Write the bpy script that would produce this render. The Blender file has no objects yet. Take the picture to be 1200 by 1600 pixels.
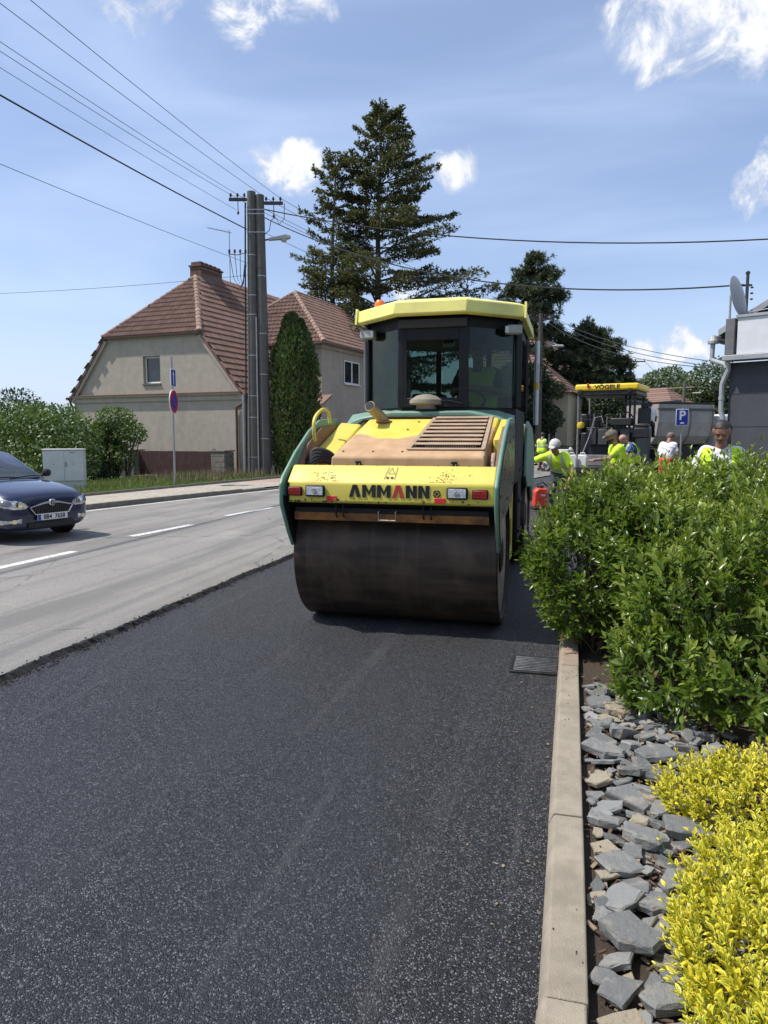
import bpy, bmesh, math, random
import numpy as np
from mathutils import Vector, Matrix
R = math.radians
random.seed(7)
rng = np.random.default_rng(11)
sc = bpy.context.scene
col = sc.collection

# ------------------------------------------------------------------ camera
FPX = 1130.0                                   # focal length in photo pixels (1200 x 1600)
pitch = math.atan(120 / FPX)
yaw = math.atan(294 / FPX * math.cos(pitch))
cam_d = bpy.data.cameras.new('camera')
cam_d.sensor_fit = 'VERTICAL'
cam_d.sensor_height = 36.0
cam_d.lens = FPX / 1600 * 36.0
cam_d.clip_start = 0.05
cam_d.clip_end = 6000
cam = bpy.data.objects.new('camera', cam_d)
col.objects.link(cam)
cam.location = (0, 0, 1.63)
cam.rotation_euler = (math.pi / 2 - pitch, 0, yaw)
sc.camera = cam
CAM = np.array([0, 0, 1.63])

# ------------------------------------------------------------------ sky and sun
SUN_EL = R(58)
SUN_XY = np.array([-math.cos(R(17)), -math.sin(R(17))])     # horizontal direction towards the sun
world = bpy.data.worlds.new('World')
sc.world = world
world.use_nodes = True
wn = world.node_tree.nodes
wl = world.node_tree.links
for n in list(wn):
    wn.remove(n)
def W(t, **kw):
    n = wn.new(t)
    for k, v in kw.items():
        setattr(n, k, v)
    return n
w_out = W('ShaderNodeOutputWorld')
w_bg = W('ShaderNodeBackground')
w_bg.inputs['Strength'].default_value = 0.13
sky = W('ShaderNodeTexSky', sky_type='NISHITA')
sky.sun_disc = False
sky.sun_elevation = SUN_EL
sky.sun_rotation = math.atan2(SUN_XY[0], SUN_XY[1])
sky.altitude = 250
sky.air_density = 1.0
sky.dust_density = 1.6
sky.ozone_density = 1.3
tc = W('ShaderNodeTexCoord')
def wmath(op, a, b=None, c=None):
    n = W('ShaderNodeMath', operation=op)
    for i, v in enumerate((a, b, c)):
        if v is None:
            continue
        if isinstance(v, (int, float)):
            n.inputs[i].default_value = v
        else:
            wl.new(v, n.inputs[i])
    return n.outputs[0]
def wrange(v, a, b, c=0.0, d=1.0):
    n = W('ShaderNodeMapRange', interpolation_type='SMOOTHSTEP')
    wl.new(v, n.inputs[0])
    for i, q in enumerate((a, b, c, d)):
        n.inputs[i + 1].default_value = q
    return n.outputs[0]
def wnoise(vec, scale, detail, rough, dist=0.0):
    n = W('ShaderNodeTexNoise')
    wl.new(vec, n.inputs['Vector'])
    n.inputs['Scale'].default_value = scale
    n.inputs['Detail'].default_value = detail
    n.inputs['Roughness'].default_value = rough
    n.inputs['Distortion'].default_value = dist
    return n.outputs[0]
sep = W('ShaderNodeSeparateXYZ')
wl.new(tc.outputs['Generated'], sep.inputs[0])
# cumulus: a layered noise over the whole dome, gathered into clouds round some headings
n_big = wnoise(tc.outputs['Generated'], 5.2, 3, 0.5)
n_fine = wnoise(tc.outputs['Generated'], 13.0, 12, 0.66, 0.5)
def sky_dir(az, el):           # az: degrees right of the road axis
    return (math.sin(R(az)) * math.cos(R(el)), math.cos(R(az)) * math.cos(R(el)), math.sin(R(el)))
clouds = [(7.6, 27.4, 3.2, 1.0), (3.4, 26.0, 2.2, .92), (11.4, 27.8, 3.6, 1.0), (12.9, 17.0, 1.7, 1.0), (-21.6, 19.2, 1.9, 1.0), (-9.3, 19.2, 1.5, .95), (-12.5, 10.1, 1.3, .9),
          (-22.0, 30.0, 2.6, .74), (-25.6, 29.8, 2.8, .76), (-29.6, 29.9, 2.6, .70), (-33.5, 29.6, 2.4, .62), (7.8, 6.5, 1.3, .95), (4.7, 4.6, 2.0, .76),
          (40, 26, 7, .95), (70, 35, 8, .95), (110, 28, 9, .9), (160, 38, 8, .95), (205, 24, 9, .95), (250, 40, 7, .9), (300, 30, 6, .9), (60, 10, 6, .85), (140, 9, 7, .85), (220, 10, 7, .85), (290, 8, 6, .85)]
warp = W('ShaderNodeTexNoise'); warp.inputs['Scale'].default_value = 11; warp.inputs['Detail'].default_value = 4
wl.new(tc.outputs['Generated'], warp.inputs['Vector'])
wv = W('ShaderNodeVectorMath', operation='MULTIPLY_ADD')
wl.new(warp.outputs['Color'], wv.inputs[0]); wv.inputs[1].default_value = (.11, .11, .09); wl.new(tc.outputs['Generated'], wv.inputs[2])
wo = W('ShaderNodeVectorMath', operation='SUBTRACT'); wl.new(wv.outputs[0], wo.inputs[0]); wo.inputs[1].default_value = (.055, .055, .045)
wn_ = W('ShaderNodeVectorMath', operation='NORMALIZE'); wl.new(wo.outputs[0], wn_.inputs[0])
acc = None
for az, el, rad, w in clouds:
    dp = W('ShaderNodeVectorMath', operation='DOT_PRODUCT')
    wl.new(wn_.outputs[0], dp.inputs[0])
    dp.inputs[1].default_value = sky_dir(az, el)
    v = wrange(dp.outputs['Value'], math.cos(R(rad * 2.0)), math.cos(R(rad * 0.2)), -.25, w)
    acc = v if acc is None else wmath('MAXIMUM', acc, v)
dens = wmath('ADD', acc, wmath('MULTIPLY', wmath('SUBTRACT', n_fine, 0.5), 3.0))
dens = wmath('ADD', dens, wmath('MULTIPLY', wmath('SUBTRACT', n_big, 0.5), 0.5))
cmask = wrange(dens, 0.46, 1.12, 0.0, 0.93)
# thin high veil, stretched
mp = W('ShaderNodeMapping')
mp.inputs['Scale'].default_value = (1.2, 2.2, 7.0)
mp.inputs['Rotation'].default_value = (0.25, 0.1, 0.5)
wl.new(tc.outputs['Generated'], mp.inputs[0])
veil = wrange(wnoise(mp.outputs[0], 1.7, 5, 0.5, 0.4), 0.28, 0.78, 0.20, 0.55)
hz = wrange(sep.outputs['Z'], 0.0, 0.34, 0.62, 0.0)       # summer haze whitening the sky low down
veil = wmath('MAXIMUM', veil, hz)
m1 = W('ShaderNodeMix', data_type='RGBA')
tn = W('ShaderNodeMix', data_type='RGBA', blend_type='MULTIPLY')
tn.inputs[0].default_value = 1.0; wl.new(sky.outputs[0], tn.inputs[6]); tn.inputs[7].default_value = (1.03, 1.05, 1.16, 1)
wl.new(veil, m1.inputs[0]); wl.new(tn.outputs[2], m1.inputs[6])
m1.inputs[7].default_value = (5.0, 6.1, 8.2, 1)
shade = W('ShaderNodeMix', data_type='RGBA')
wl.new(wrange(dens, 0.70, 1.15), shade.inputs[0])
shade.inputs[6].default_value = (5.0, 5.4, 6.3, 1)
shade.inputs[7].default_value = (7.2, 7.25, 7.4, 1)
m2 = W('ShaderNodeMix', data_type='RGBA')
wl.new(cmask, m2.inputs[0]); wl.new(m1.outputs[2], m2.inputs[6]); wl.new(shade.outputs[2], m2.inputs[7])
wl.new(m2.outputs[2], w_bg.inputs['Color'])
wl.new(w_bg.outputs[0], w_out.inputs[0])

sun_d = bpy.data.lights.new('sun', 'SUN')
sun_d.energy = 4.7
sun_d.angle = R(0.55)
sun_d.color = (1.0, 0.955, 0.88)
sun = bpy.data.objects.new('sun', sun_d)
col.objects.link(sun)
sd = Vector((SUN_XY[0] * math.cos(SUN_EL), SUN_XY[1] * math.cos(SUN_EL), math.sin(SUN_EL)))
sun.rotation_euler = sd.to_track_quat('Z', 'Y').to_euler()
sun.location = (0, 0, 30)

vs = sc.view_settings
vs.view_transform = 'Standard'
vs.look = 'None'
vs.exposure = 0.16
vs.gamma = 1.0
vs.use_curve_mapping = False
sc.cycles.max_bounces = 8
sc.cycles.transparent_max_bounces = 12

# ------------------------------------------------------------------ helpers
def tag(o, label=None, cat=None, group=None, kind=None):
    if label: o['label'] = label
    if cat: o['category'] = cat
    if group: o['group'] = group
    if kind: o['kind'] = kind
    return o
def empty(name, label, cat, loc=(0, 0, 0), rz=0.0, group=None):
    o = bpy.data.objects.new(name, None)
    o.empty_display_size = 0.2
    col.objects.link(o)
    o.location = loc
    o.rotation_euler = (0, 0, rz)
    return tag(o, label, cat, group)
def link(name, me, parent=None):
    o = bpy.data.objects.new(name, me)
    col.objects.link(o)
    if parent: o.parent = parent
    return o
def inst(name, me, parent, M):
    o = link(name, me, parent)
    o.matrix_basis = M
    return o

class MB:
    def __init__(s):
        s.v = []; s.f = []; s.m = []
    def add(s, vs, fs, mi=0):
        b = len(s.v)
        s.v += [tuple(v) for v in vs]
        for f in fs:
            s.f.append([i + b for i in f]); s.m.append(mi)
        return s
    def box(s, c, d, rot=None, mi=0, taper=1.0):
        x, y, z = d[0] / 2, d[1] / 2, d[2] / 2
        t = taper
        P = [(-x, -y, -z), (x, -y, -z), (x, y, -z), (-x, y, -z), (-x * t, -y * t, z), (x * t, -y * t, z), (x * t, y * t, z), (-x * t, y * t, z)]
        if rot is not None: P = [rot @ Vector(p) for p in P]
        P = [(p[0] + c[0], p[1] + c[1], p[2] + c[2]) for p in P]
        return s.add(P, [(0, 3, 2, 1), (4, 5, 6, 7), (0, 1, 5, 4), (1, 2, 6, 5), (2, 3, 7, 6), (3, 0, 4, 7)], mi)
    def bb(s, x0, x1, y0, y1, z0, z1, mi=0):
        return s.box(((x0 + x1) / 2, (y0 + y1) / 2, (z0 + z1) / 2), (x1 - x0, y1 - y0, z1 - z0), None, mi)
    def prism(s, poly, axis, a, b, mi=0):
        # polygon in the two other axes (x: (y,z), y: (x,z), z: (x,y)) extruded from a to b
        def P(p, q):
            return {'x': (q, p[0], p[1]), 'y': (p[0], q, p[1]), 'z': (p[0], p[1], q)}[axis]
        n = len(poly)
        V = [P(p, a) for p in poly] + [P(p, b) for p in poly]
        F = [tuple(range(n))[::-1], tuple(range(n, 2 * n))] + [(i, (i + 1) % n, n + (i + 1) % n, n + i) for i in range(n)]
        return s.add(V, F, mi)
    def tube(s, pts, r, n=8, caps=True, mi=0):
        pts = [Vector(p) for p in pts]
        rr = r if isinstance(r, (list, tuple)) else [r] * len(pts)
        V = []; F = []
        up = None
        for i, p in enumerate(pts):
            d = (pts[min(i + 1, len(pts) - 1)] - pts[max(i - 1, 0)])
            d = d.normalized() if d.length > 1e-9 else Vector((0, 0, 1))
            if up is None:
                a = Vector((0, 0, 1)) if abs(d.z) < 0.9 else Vector((1, 0, 0))
                up = (a - d * a.dot(d)).normalized()
            else:
                up = (up - d * up.dot(d)).normalized()
            w = d.cross(up)
            for k in range(n):
                t = 2 * math.pi * k / n
                V.append(p + (up * math.cos(t) + w * math.sin(t)) * rr[i])
        for i in range(len(pts) - 1):
            for k in range(n):
                F.append((i * n + k, i * n + (k + 1) % n, (i + 1) * n + (k + 1) % n, (i + 1) * n + k))
        if caps:
            F.append(tuple(range(n))[::-1]); F.append(tuple(range((len(pts) - 1) * n, len(pts) * n)))
        return s.add(V, F, mi)
    def lathe(s, prof, o=(0, 0, 0), axis='z', n=20, mi=0, caps=True):
        V = []; F = []
        for r, h in prof:
            for k in range(n):
                t = 2 * math.pi * k / n
                a, b = r * math.cos(t), r * math.sin(t)
                p = {'z': (a, b, h), 'x': (h, a, b), 'y': (b, h, a)}[axis]
                V.append((p[0] + o[0], p[1] + o[1], p[2] + o[2]))
        m = len(prof)
        for i in range(m - 1):
            for k in range(n):
                F.append((i * n + k, i * n + (k + 1) % n, (i + 1) * n + (k + 1) % n, (i + 1) * n + k))
        if caps and prof[0][0] > 1e-6: F.append(tuple(range(n))[::-1])
        if caps and prof[-1][0] > 1e-6: F.append(tuple(range((m - 1) * n, m * n)))
        return s.add(V, F, mi)
    def poly(s, pts, mi=0):
        return s.add(pts, [tuple(range(len(pts)))], mi)
    def mesh(s, name, mats, smooth=False):
        me = bpy.data.meshes.new(name)
        me.from_pydata(s.v, [], s.f)
        for m in (mats if isinstance(mats, (list, tuple)) else [mats]): me.materials.append(m)
        if any(s.m): me.polygons.foreach_set('material_index', s.m)
        if smooth:
            me.polygons.foreach_set('use_smooth', [True] * len(s.f))
        me.update()
        return me
    def build(s, name, mats, parent=None, smooth=False, bevel=0, seg=2, fixn=True, angle=35):
        me = s.mesh(name, mats, smooth)
        if fixn:
            bm = bmesh.new(); bm.from_mesh(me)
            bmesh.ops.recalc_face_normals(bm, faces=bm.faces)
            bm.to_mesh(me); bm.free()
        o = link(name, me, parent)
        if bevel:
            md = o.modifiers.new('bevel', 'BEVEL')
            md.width = bevel; md.segments = seg; md.limit_method = 'ANGLE'; md.angle_limit = R(30)
            md.harden_normals = False
        if smooth or bevel:
            me.polygons.foreach_set('use_smooth', [True] * len(me.polygons))
            try:
                me.set_sharp_from_angle(angle=R(angle))
            except Exception:
                pass
        return o

def np_mesh(name, V, F, mat, parent=None, smooth=False, attr=None, mats=None, midx=None, age=None):
    # V (n,3), F (m,k) of one face size
    me = bpy.data.meshes.new(name)
    V = np.asarray(V, dtype=np.float32); F = np.asarray(F, dtype=np.int32)
    me.vertices.add(len(V)); me.vertices.foreach_set('co', V.ravel())
    k = F.shape[1]
    me.loops.add(F.size); me.loops.foreach_set('vertex_index', F.ravel())
    me.polygons.add(len(F))
    me.polygons.foreach_set('loop_start', np.arange(0, F.size, k, dtype=np.int32))
    me.polygons.foreach_set('loop_total', np.full(len(F), k, dtype=np.int32))
    for m in (mats or [mat]): me.materials.append(m)
    if midx is not None: me.polygons.foreach_set('material_index', np.asarray(midx, dtype=np.int32))
    if smooth: me.polygons.foreach_set('use_smooth', np.ones(len(F), dtype=bool))
    if attr is not None:
        a = me.attributes.new('mid', 'FLOAT', 'POINT')
        a.data.foreach_set('value', np.asarray(attr, dtype=np.float32))
    if age is not None:
        a = me.attributes.new('age', 'FLOAT', 'POINT')
        a.data.foreach_set('value', np.asarray(age, dtype=np.float32))
    me.update(calc_edges=True)
    return link(name, me, parent)

# ------------------------------------------------------------------ materials
_mats = {}
class NT:
    def __init__(s, name):
        s.mat = bpy.data.materials.new(name)
        s.mat.use_nodes = True
        s.t = s.mat.node_tree
        s.n = s.t.nodes; s.l = s.t.links
        s.b = s.n['Principled BSDF']; s.out = s.n['Material Output']
        s.tc = None
    def new(s, t, **kw):
        n = s.n.new(t)
        for k, v in kw.items(): setattr(n, k, v)
        return n
    def coord(s, scale=None, world=False):
        if world:
            g = s.new('ShaderNodeNewGeometry').outputs['Position']
        else:
            if s.tc is None: s.tc = s.new('ShaderNodeTexCoord')
            g = s.tc.outputs['Object']
        if scale is None: return g
        m = s.new('ShaderNodeMapping'); m.inputs['Scale'].default_value = scale
        s.l.new(g, m.inputs[0]); return m.outputs[0]
    def noise(s, scale, detail=4, rough=.55, vec=None, dist=0):
        n = s.new('ShaderNodeTexNoise')
        n.inputs['Scale'].default_value = scale; n.inputs['Detail'].default_value = detail
        n.inputs['Roughness'].default_value = rough; n.inputs['Distortion'].default_value = dist
        s.l.new(vec if vec is not None else s.coord(), n.inputs['Vector'])
        return n.outputs[0]
    def voro(s, scale, vec=None, feature='F1'):
        n = s.new('ShaderNodeTexVoronoi', feature=feature)
        n.inputs['Scale'].default_value = scale
        s.l.new(vec if vec is not None else s.coord(), n.inputs['Vector'])
        return n
    def rng(s, v, a, b, c=0., d=1., smooth=True):
        n = s.new('ShaderNodeMapRange', interpolation_type='SMOOTHSTEP' if smooth else 'LINEAR')
        s.l.new(v, n.inputs[0])
        for i, q in enumerate((a, b, c, d)): n.inputs[i + 1].default_value = q
        return n.outputs[0]
    def math(s, op, a, b=None):
        n = s.new('ShaderNodeMath', operation=op)
        for i, v in enumerate((a, b)):
            if v is None: continue
            if isinstance(v, (int, float)): n.inputs[i].default_value = v
            else: s.l.new(v, n.inputs[i])
        return n.outputs[0]
    def mix(s, f, a, b, mode='MIX'):
        n = s.new('ShaderNodeMix', data_type='RGBA', blend_type=mode)
        for i, v in ((0, f), (6, a), (7, b)):
            if isinstance(v, (int, float)): n.inputs[i].default_value = v
            elif isinstance(v, (tuple, list)): n.inputs[i].default_value = (*v[:3], 1)
            else: s.l.new(v, n.inputs[i])
        return n.outputs[2]
    def bump(s, h, strength=.3, dist=.01):
        n = s.new('ShaderNodeBump'); n.inputs['Strength'].default_value = strength; n.inputs['Distance'].default_value = dist
        s.l.new(h, n.inputs['Height']); s.l.new(n.outputs[0], s.b.inputs['Normal']); return n
    def col(s, c):
        if isinstance(c, (tuple, list)): s.b.inputs['Base Color'].default_value = (*c[:3], 1)
        else: s.l.new(c, s.b.inputs['Base Color'])
    def set(s, **kw):
        for k, v in kw.items():
            i = s.b.inputs[k.replace('_', ' ')]
            if isinstance(v, (int, float)): i.default_value = v
            else: s.l.new(v, i)
        return s
    def island(s):
        return s.new('ShaderNodeNewGeometry').outputs['Random Per Island']
    def objrand(s):
        return s.new('ShaderNodeObjectInfo').outputs['Random']

def mat(name, c, rough=.6, metal=0., var=.12, vs=6., bump=0., bs=60., dirt=None, dirt_amt=.35, ds=2.5, coat=0., spec=.5):
    """paint / plaster / metal with mottled tone, optional dirt in blotches and fine relief"""
    if name in _mats: return _mats[name]
    t = NT(name)
    n1 = t.noise(vs, 5, .6)
    c1 = tuple(max(0, x * (1 - var)) for x in c); c2 = tuple(min(1, x * (1 + var)) for x in c)
    cc = t.mix(t.rng(n1, .3, .7), c1, c2)
    r = t.rng(n1, .3, .7, max(.02, rough - .07), min(1, rough + .07))
    if dirt:
        d = t.math('MULTIPLY', t.rng(t.noise(ds, 7, .65), .45, .72), dirt_amt)
        cc = t.mix(d, cc, dirt)
    t.col(cc); t.set(Roughness=r, Metallic=metal)
    t.b.inputs['Specular IOR Level'].default_value = spec
    if coat: t.set(Coat_Weight=coat, Coat_Roughness=.06)
    if bump: t.bump(t.noise(bs, 4, .6), bump, .01)
    _mats[name] = t.mat
    return t.mat

def glass(name, tint=(.3, .36, .34), rough=.02, refl=1.0, op=0.0, base=(.02, .025, .025)):
    if name in _mats: return _mats[name]
    t = NT(name)
    t.n.remove(t.b)
    tr = t.new('ShaderNodeBsdfTransparent'); tr.inputs[0].default_value = (*tint, 1)
    gl = t.new('ShaderNodeBsdfGlossy'); gl.inputs['Roughness'].default_value = rough
    gl.inputs[0].default_value = (refl, refl, refl, 1)
    fr = t.new('ShaderNodeFresnel'); fr.inputs[0].default_value = 1.5
    f2 = t.math('MULTIPLY', fr.outputs[0], .62)
    mx = t.new('ShaderNodeMixShader')
    t.l.new(f2, mx.inputs[0]); t.l.new(tr.outputs[0], mx.inputs[1]); t.l.new(gl.outputs[0], mx.inputs[2])
    last = mx
    if op:
        df = t.new('ShaderNodeBsdfDiffuse'); df.inputs[0].default_value = (*base, 1)
        m3 = t.new('ShaderNodeMixShader')
        dust = t.math('MULTIPLY', t.rng(t.noise(3, 6, .6), .35, .75), op)
        t.l.new(dust, m3.inputs[0]); t.l.new(mx.outputs[0], m3.inputs[1]); t.l.new(df.outputs[0], m3.inputs[2])
        last = m3
    t.l.new(last.outputs[0], t.out.inputs[0])
    _mats[name] = t.mat
    return t.mat

def leaf_mat(name, c, c2, trans=.3, rough=.42, margin=None, tint=None, spec=.5, young=None):
    """two-sided leaf: each leaf its own tone; light passes through; optional variegated margin"""
    t = NT(name)
    rn = t.math('FRACT', t.math('ADD', t.island(), t.objrand()))
    cc = t.mix(rn, c, c2)
    cc = t.mix(t.math('MULTIPLY', t.rng(t.math('FRACT', t.math('MULTIPLY', rn, 37.7)), .972, .98), .8), cc, (.20, .13, .05))
    if margin:
        a = t.new('ShaderNodeAttribute'); a.attribute_name = 'mid'
        e = t.math('ADD', a.outputs['Fac'], t.math('MULTIPLY', t.math('SUBTRACT', rn, .5), .75))
        cc = t.mix(t.rng(e, .45, .72), margin, cc)
    if young:
        ag = t.new('ShaderNodeAttribute'); ag.attribute_name = 'age'
        cc = t.mix(t.math('MULTIPLY', t.rng(ag.outputs['Fac'], .25, 1.0), .85), cc, young)
    n1 = t.noise(1.7, 3, .5, t.coord(world=True))
    cc = t.mix(t.math('MULTIPLY', t.rng(n1, .35, .68), .55), cc, tint or tuple(x * .62 for x in c))
    t.col(cc)
    t.set(Roughness=rough)
    t.b.inputs['Specular IOR Level'].default_value = spec
    tl = t.new('ShaderNodeBsdfTranslucent')
    br = t.mix(.5, cc, (min(1, c2[0] * 1.6 + .02), min(1, c2[1] * 1.7 + .03), c2[2] * .6))
    t.l.new(br, tl.inputs[0])
    mx = t.new('ShaderNodeMixShader'); mx.inputs[0].default_value = trans
    t.l.new(t.b.outputs[0], mx.inputs[1]); t.l.new(tl.outputs[0], mx.inputs[2])
    t.l.new(mx.outputs[0], t.out.inputs[0])
    return t.mat

def text_mesh(name, body, size, mat_, parent, M, extrude=.003, offset=0.0, align='CENTER', sx=1.0):
    cu = bpy.data.curves.new(name, 'FONT')
    cu.body = body; cu.size = size; cu.extrude = extrude; cu.offset = offset
    cu.align_x = align; cu.align_y = 'CENTER'; cu.resolution_u = 3
    tmp = bpy.data.objects.new(name + '_tmp', cu)
    col.objects.link(tmp)
    dg = bpy.context.evaluated_depsgraph_get()
    me = bpy.data.meshes.new_from_object(tmp.evaluated_get(dg))
    bpy.data.objects.remove(tmp); bpy.data.curves.remove(cu)
    me.materials.clear(); me.materials.append(mat_)
    me.name = name
    o = link(name, me, parent)
    o.matrix_basis = M @ Matrix.Diagonal((sx, 1, 1, 1))
    return o
FACE_FRONT = Matrix.Rotation(math.pi / 2, 4, 'X')          # text standing upright, read from -Y
def smooth_path(pts, n=6):
    P = [Vector(p) for p in pts]; P = [P[0]] + P + [P[-1]]; out = []
    for i in range(1, len(P) - 2):
        for k in range(n):
            t = k / n; a, b, c, d = P[i - 1], P[i], P[i + 1], P[i + 2]
            out.append(.5 * ((2 * b) + (c - a) * t + (2 * a - 5 * b + 4 * c - d) * t * t + (3 * b - a - 3 * c + d) * t ** 3))
    return out + [P[-2]]
def nrm(a):
    a = np.asarray(a, float)
    return a / np.maximum(np.linalg.norm(a, axis=-1, keepdims=True), 1e-9)
# ------------------------------------------------------------------ ground surfaces
def bend(y):
    return 0.0 if y < 8 else 0.006 * (min(y, 32) - 8) ** 2 + max(0, y - 32) * .288
def asphalt_fresh():
    t = NT('fresh_asphalt')
    p = t.coord(world=True)
    v1 = t.voro(190, p)                       # chippings of 6-8 mm
    v2 = t.voro(430, p)
    sp = t.new('ShaderNodeSeparateColor'); t.l.new(v1.outputs['Color'], sp.inputs[0])
    big = t.noise(.55, 5, .6, t.coord((1.6, .35, 1), True))
    streak = t.noise(1.0, 5, .65, t.coord((4.5, .10, 1), True), .15)
    base = t.mix(sp.outputs[0], (.006, .006, .0075), (.034, .035, .041))
    bright = t.rng(sp.outputs[1], .80, 1.0, 0, 1)
    base = t.mix(bright, base, (.25, .25, .265))
    base = t.mix(t.math('MULTIPLY', t.rng(big, .38, .68), .38), base, (.055, .058, .068))
    patchy = t.noise(1.3, 5, .6, p)
    scuff = t.math('MULTIPLY', t.math('MULTIPLY', t.rng(streak, .57, .66), t.rng(patchy, .38, .62, .35, 1)), .26)
    base = t.mix(scuff, base, (.13, .125, .125))
    t.col(base)
    rr = t.math('ADD', t.rng(sp.outputs[2], 0, 1, .22, .6), t.math('MULTIPLY', scuff, .4))
    t.set(Roughness=rr)
    t.b.inputs['Specular IOR Level'].default_value = .52
    h = t.math('ADD', t.math('MULTIPLY', v1.outputs['Distance'], -1.0), t.math('MULTIPLY', v2.outputs['Distance'], -.25))
    h = t.math('ADD', h, t.math('MULTIPLY', sp.outputs[0], .35))
    t.bump(h, 1.0, .009)
    return t.mat
def asphalt_old():
    t = NT('old_asphalt')
    p = t.coord(world=True)
    v = t.voro(170, p)
    sp = t.new('ShaderNodeSeparateColor'); t.l.new(v.outputs['Color'], sp.inputs[0])
    c = t.mix(sp.outputs[0], (.155, .148, .136), (.30, .285, .26))
    lane = t.noise(1, 5, .6, t.coord((1.3, .10, 1), True), .4)
    c = t.mix(t.math('MULTIPLY', t.rng(lane, .42, .64), .7), c, (.125, .121, .115))
    blot = t.noise(.8, 6, .65, p)
    c = t.mix(t.math('MULTIPLY', t.rng(blot, .5, .75), .5), c, (.32, .30, .265))
    tar = t.noise(1, 6, .55, t.coord((6, .18, 1), True), .8)
    c = t.mix(t.math('MULTIPLY', t.rng(tar, .66, .72), .6), c, (.08, .078, .075))
    cr = t.voro(.42, t.coord((1, .8, 1), True), 'DISTANCE_TO_EDGE')
    wob = t.noise(3, 4, .6, p)
    crk = t.rng(t.math('ADD', cr.outputs['Distance'], t.math('MULTIPLY', wob, .06)), .028, .036, 1, 0)
    c = t.mix(t.math('MULTIPLY', crk, .55), c, (.06, .058, .055))
    t.col(c); t.set(Roughness=.86)
    t.b.inputs['Specular IOR Level'].default_value = .3
    t.bump(t.math('MULTIPLY', v.outputs['Distance'], -1), .5, .004)
    return t.mat
M_fresh = asphalt_fresh(); M_old = asphalt_old()
def ground_mat():
    t = NT('garden_ground')
    p = t.coord(world=True)
    c = t.mix(t.rng(t.noise(.35, 6, .6, p), .35, .65), (.045, .075, .02), (.10, .115, .04))
    c = t.mix(t.math('MULTIPLY', t.rng(t.noise(2.1, 5, .6, p), .55, .75), .6), c, (.13, .11, .07))
    t.col(c); t.set(Roughness=.95); t.bump(t.noise(30, 4, .6, p), .6, .03)
    return t.mat
M_ground = ground_mat()
def strip(name, lefts, rights, z, m, parent=None, sub=1):
    # a sheet between two polylines of equal length
    mb = MB()
    n = len(lefts)
    V = [(x, y, z) for x, y in lefts] + [(x, y, z) for x, y in rights]
    mb.add(V, [(i, n + i, n + i + 1, i + 1) for i in range(n - 1)])
    return mb.build(name, m, parent, fixn=False)
g = MB().poly([(-3000, -3000, -.06), (3000, -3000, -.06), (3000, 3000, -.06), (-3000, 3000, -.06)]).build('ground', M_ground, fixn=False)
tag(g, 'grassy garden ground stretching to the horizon', kind='structure')

ys = [-14 + .5 * i for i in range(140)]
Z_OLD = .04
fresh = strip('fresh_asphalt', [(-3.75 + bend(y), y) for y in ys], [(-.04 + bend(y), y) for y in ys], 0.0, M_fresh)
tag(fresh, 'black freshly rolled asphalt lane in the foreground', kind='structure')
# old carriageway: upper sheet whose right edge is a broken, jagged cut over the new lane
LK = [(-13.2, -14), (-12.6, 0), (-11.6, 6), (-10.75, 9.5), (-10.02, 13.26), (-9.04, 17.73), (-8.2, 21), (-7.2, 24.5), (-5.3, 30), (-2.2, 38), (1.5, 50), (6.4, 68)]
def interp(P, y):
    for (x0, y0), (x1, y1) in zip(P, P[1:]):
        if y <= y1: return x0 + (x1 - x0) * (y - y0) / (y1 - y0)
    return P[-1][0]
ye = [-14 + .5 * i for i in range(30)] + [1 + .03 * i for i in range(400)] + [13 + .4 * i for i in range(130)]
ed = []; wob = 0
for y in ye:
    wob = .95 * wob + random.gauss(0, .003)
    ed.append(-3.62 + bend(y) + wob + random.gauss(0, .0025))
mb = MB(); n = len(ye)
V = []
for x, y in zip(ed, ye):
    V += [(interp(LK, y) + .02, y, Z_OLD), (x - .015 - random.uniform(0, .025), y, Z_OLD), (x - random.uniform(0, .02), y, Z_OLD - random.uniform(.0, .010)), (x + random.uniform(.012, .04), y, -.004)]
F = []; mi = []
for i in range(n - 1):
    for k in range(3):
        F.append((4 * i + k, 4 * i + k + 1, 4 * i + 4 + k + 1, 4 * i + 4 + k)); mi.append(0 if k < 1 else 1)
mb.v = V; mb.f = [list(f) for f in F]; mb.m = mi
M_cut = mat('asphalt_cut_edge', (.022, .021, .021), .9, var=.5, vs=40, bump=.6, bs=120)
old = mb.build('old_road', [M_old, M_cut], fixn=False)
tag(old, 'worn grey old asphalt lane with dashed centre line', kind='structure')
# crumbs of asphalt lying along the joint
mb = MB()
for i in range(1500):
    y = 2 + 11 * random.random() ** 1.4
    x = -3.60 + random.gauss(.01, .035)
    s = random.uniform(.004, .014)
    z = Z_OLD if x < -3.64 else 0.0
    mb.box((x, y, z + s * .35), (s, s * random.uniform(.6, 1.3), s * .8), Matrix.Rotation(random.random() * 6, 3, 'Z'), taper=.6)
tag(mb.build('asphalt_crumbs', M_cut, old), kind='stuff')

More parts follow.
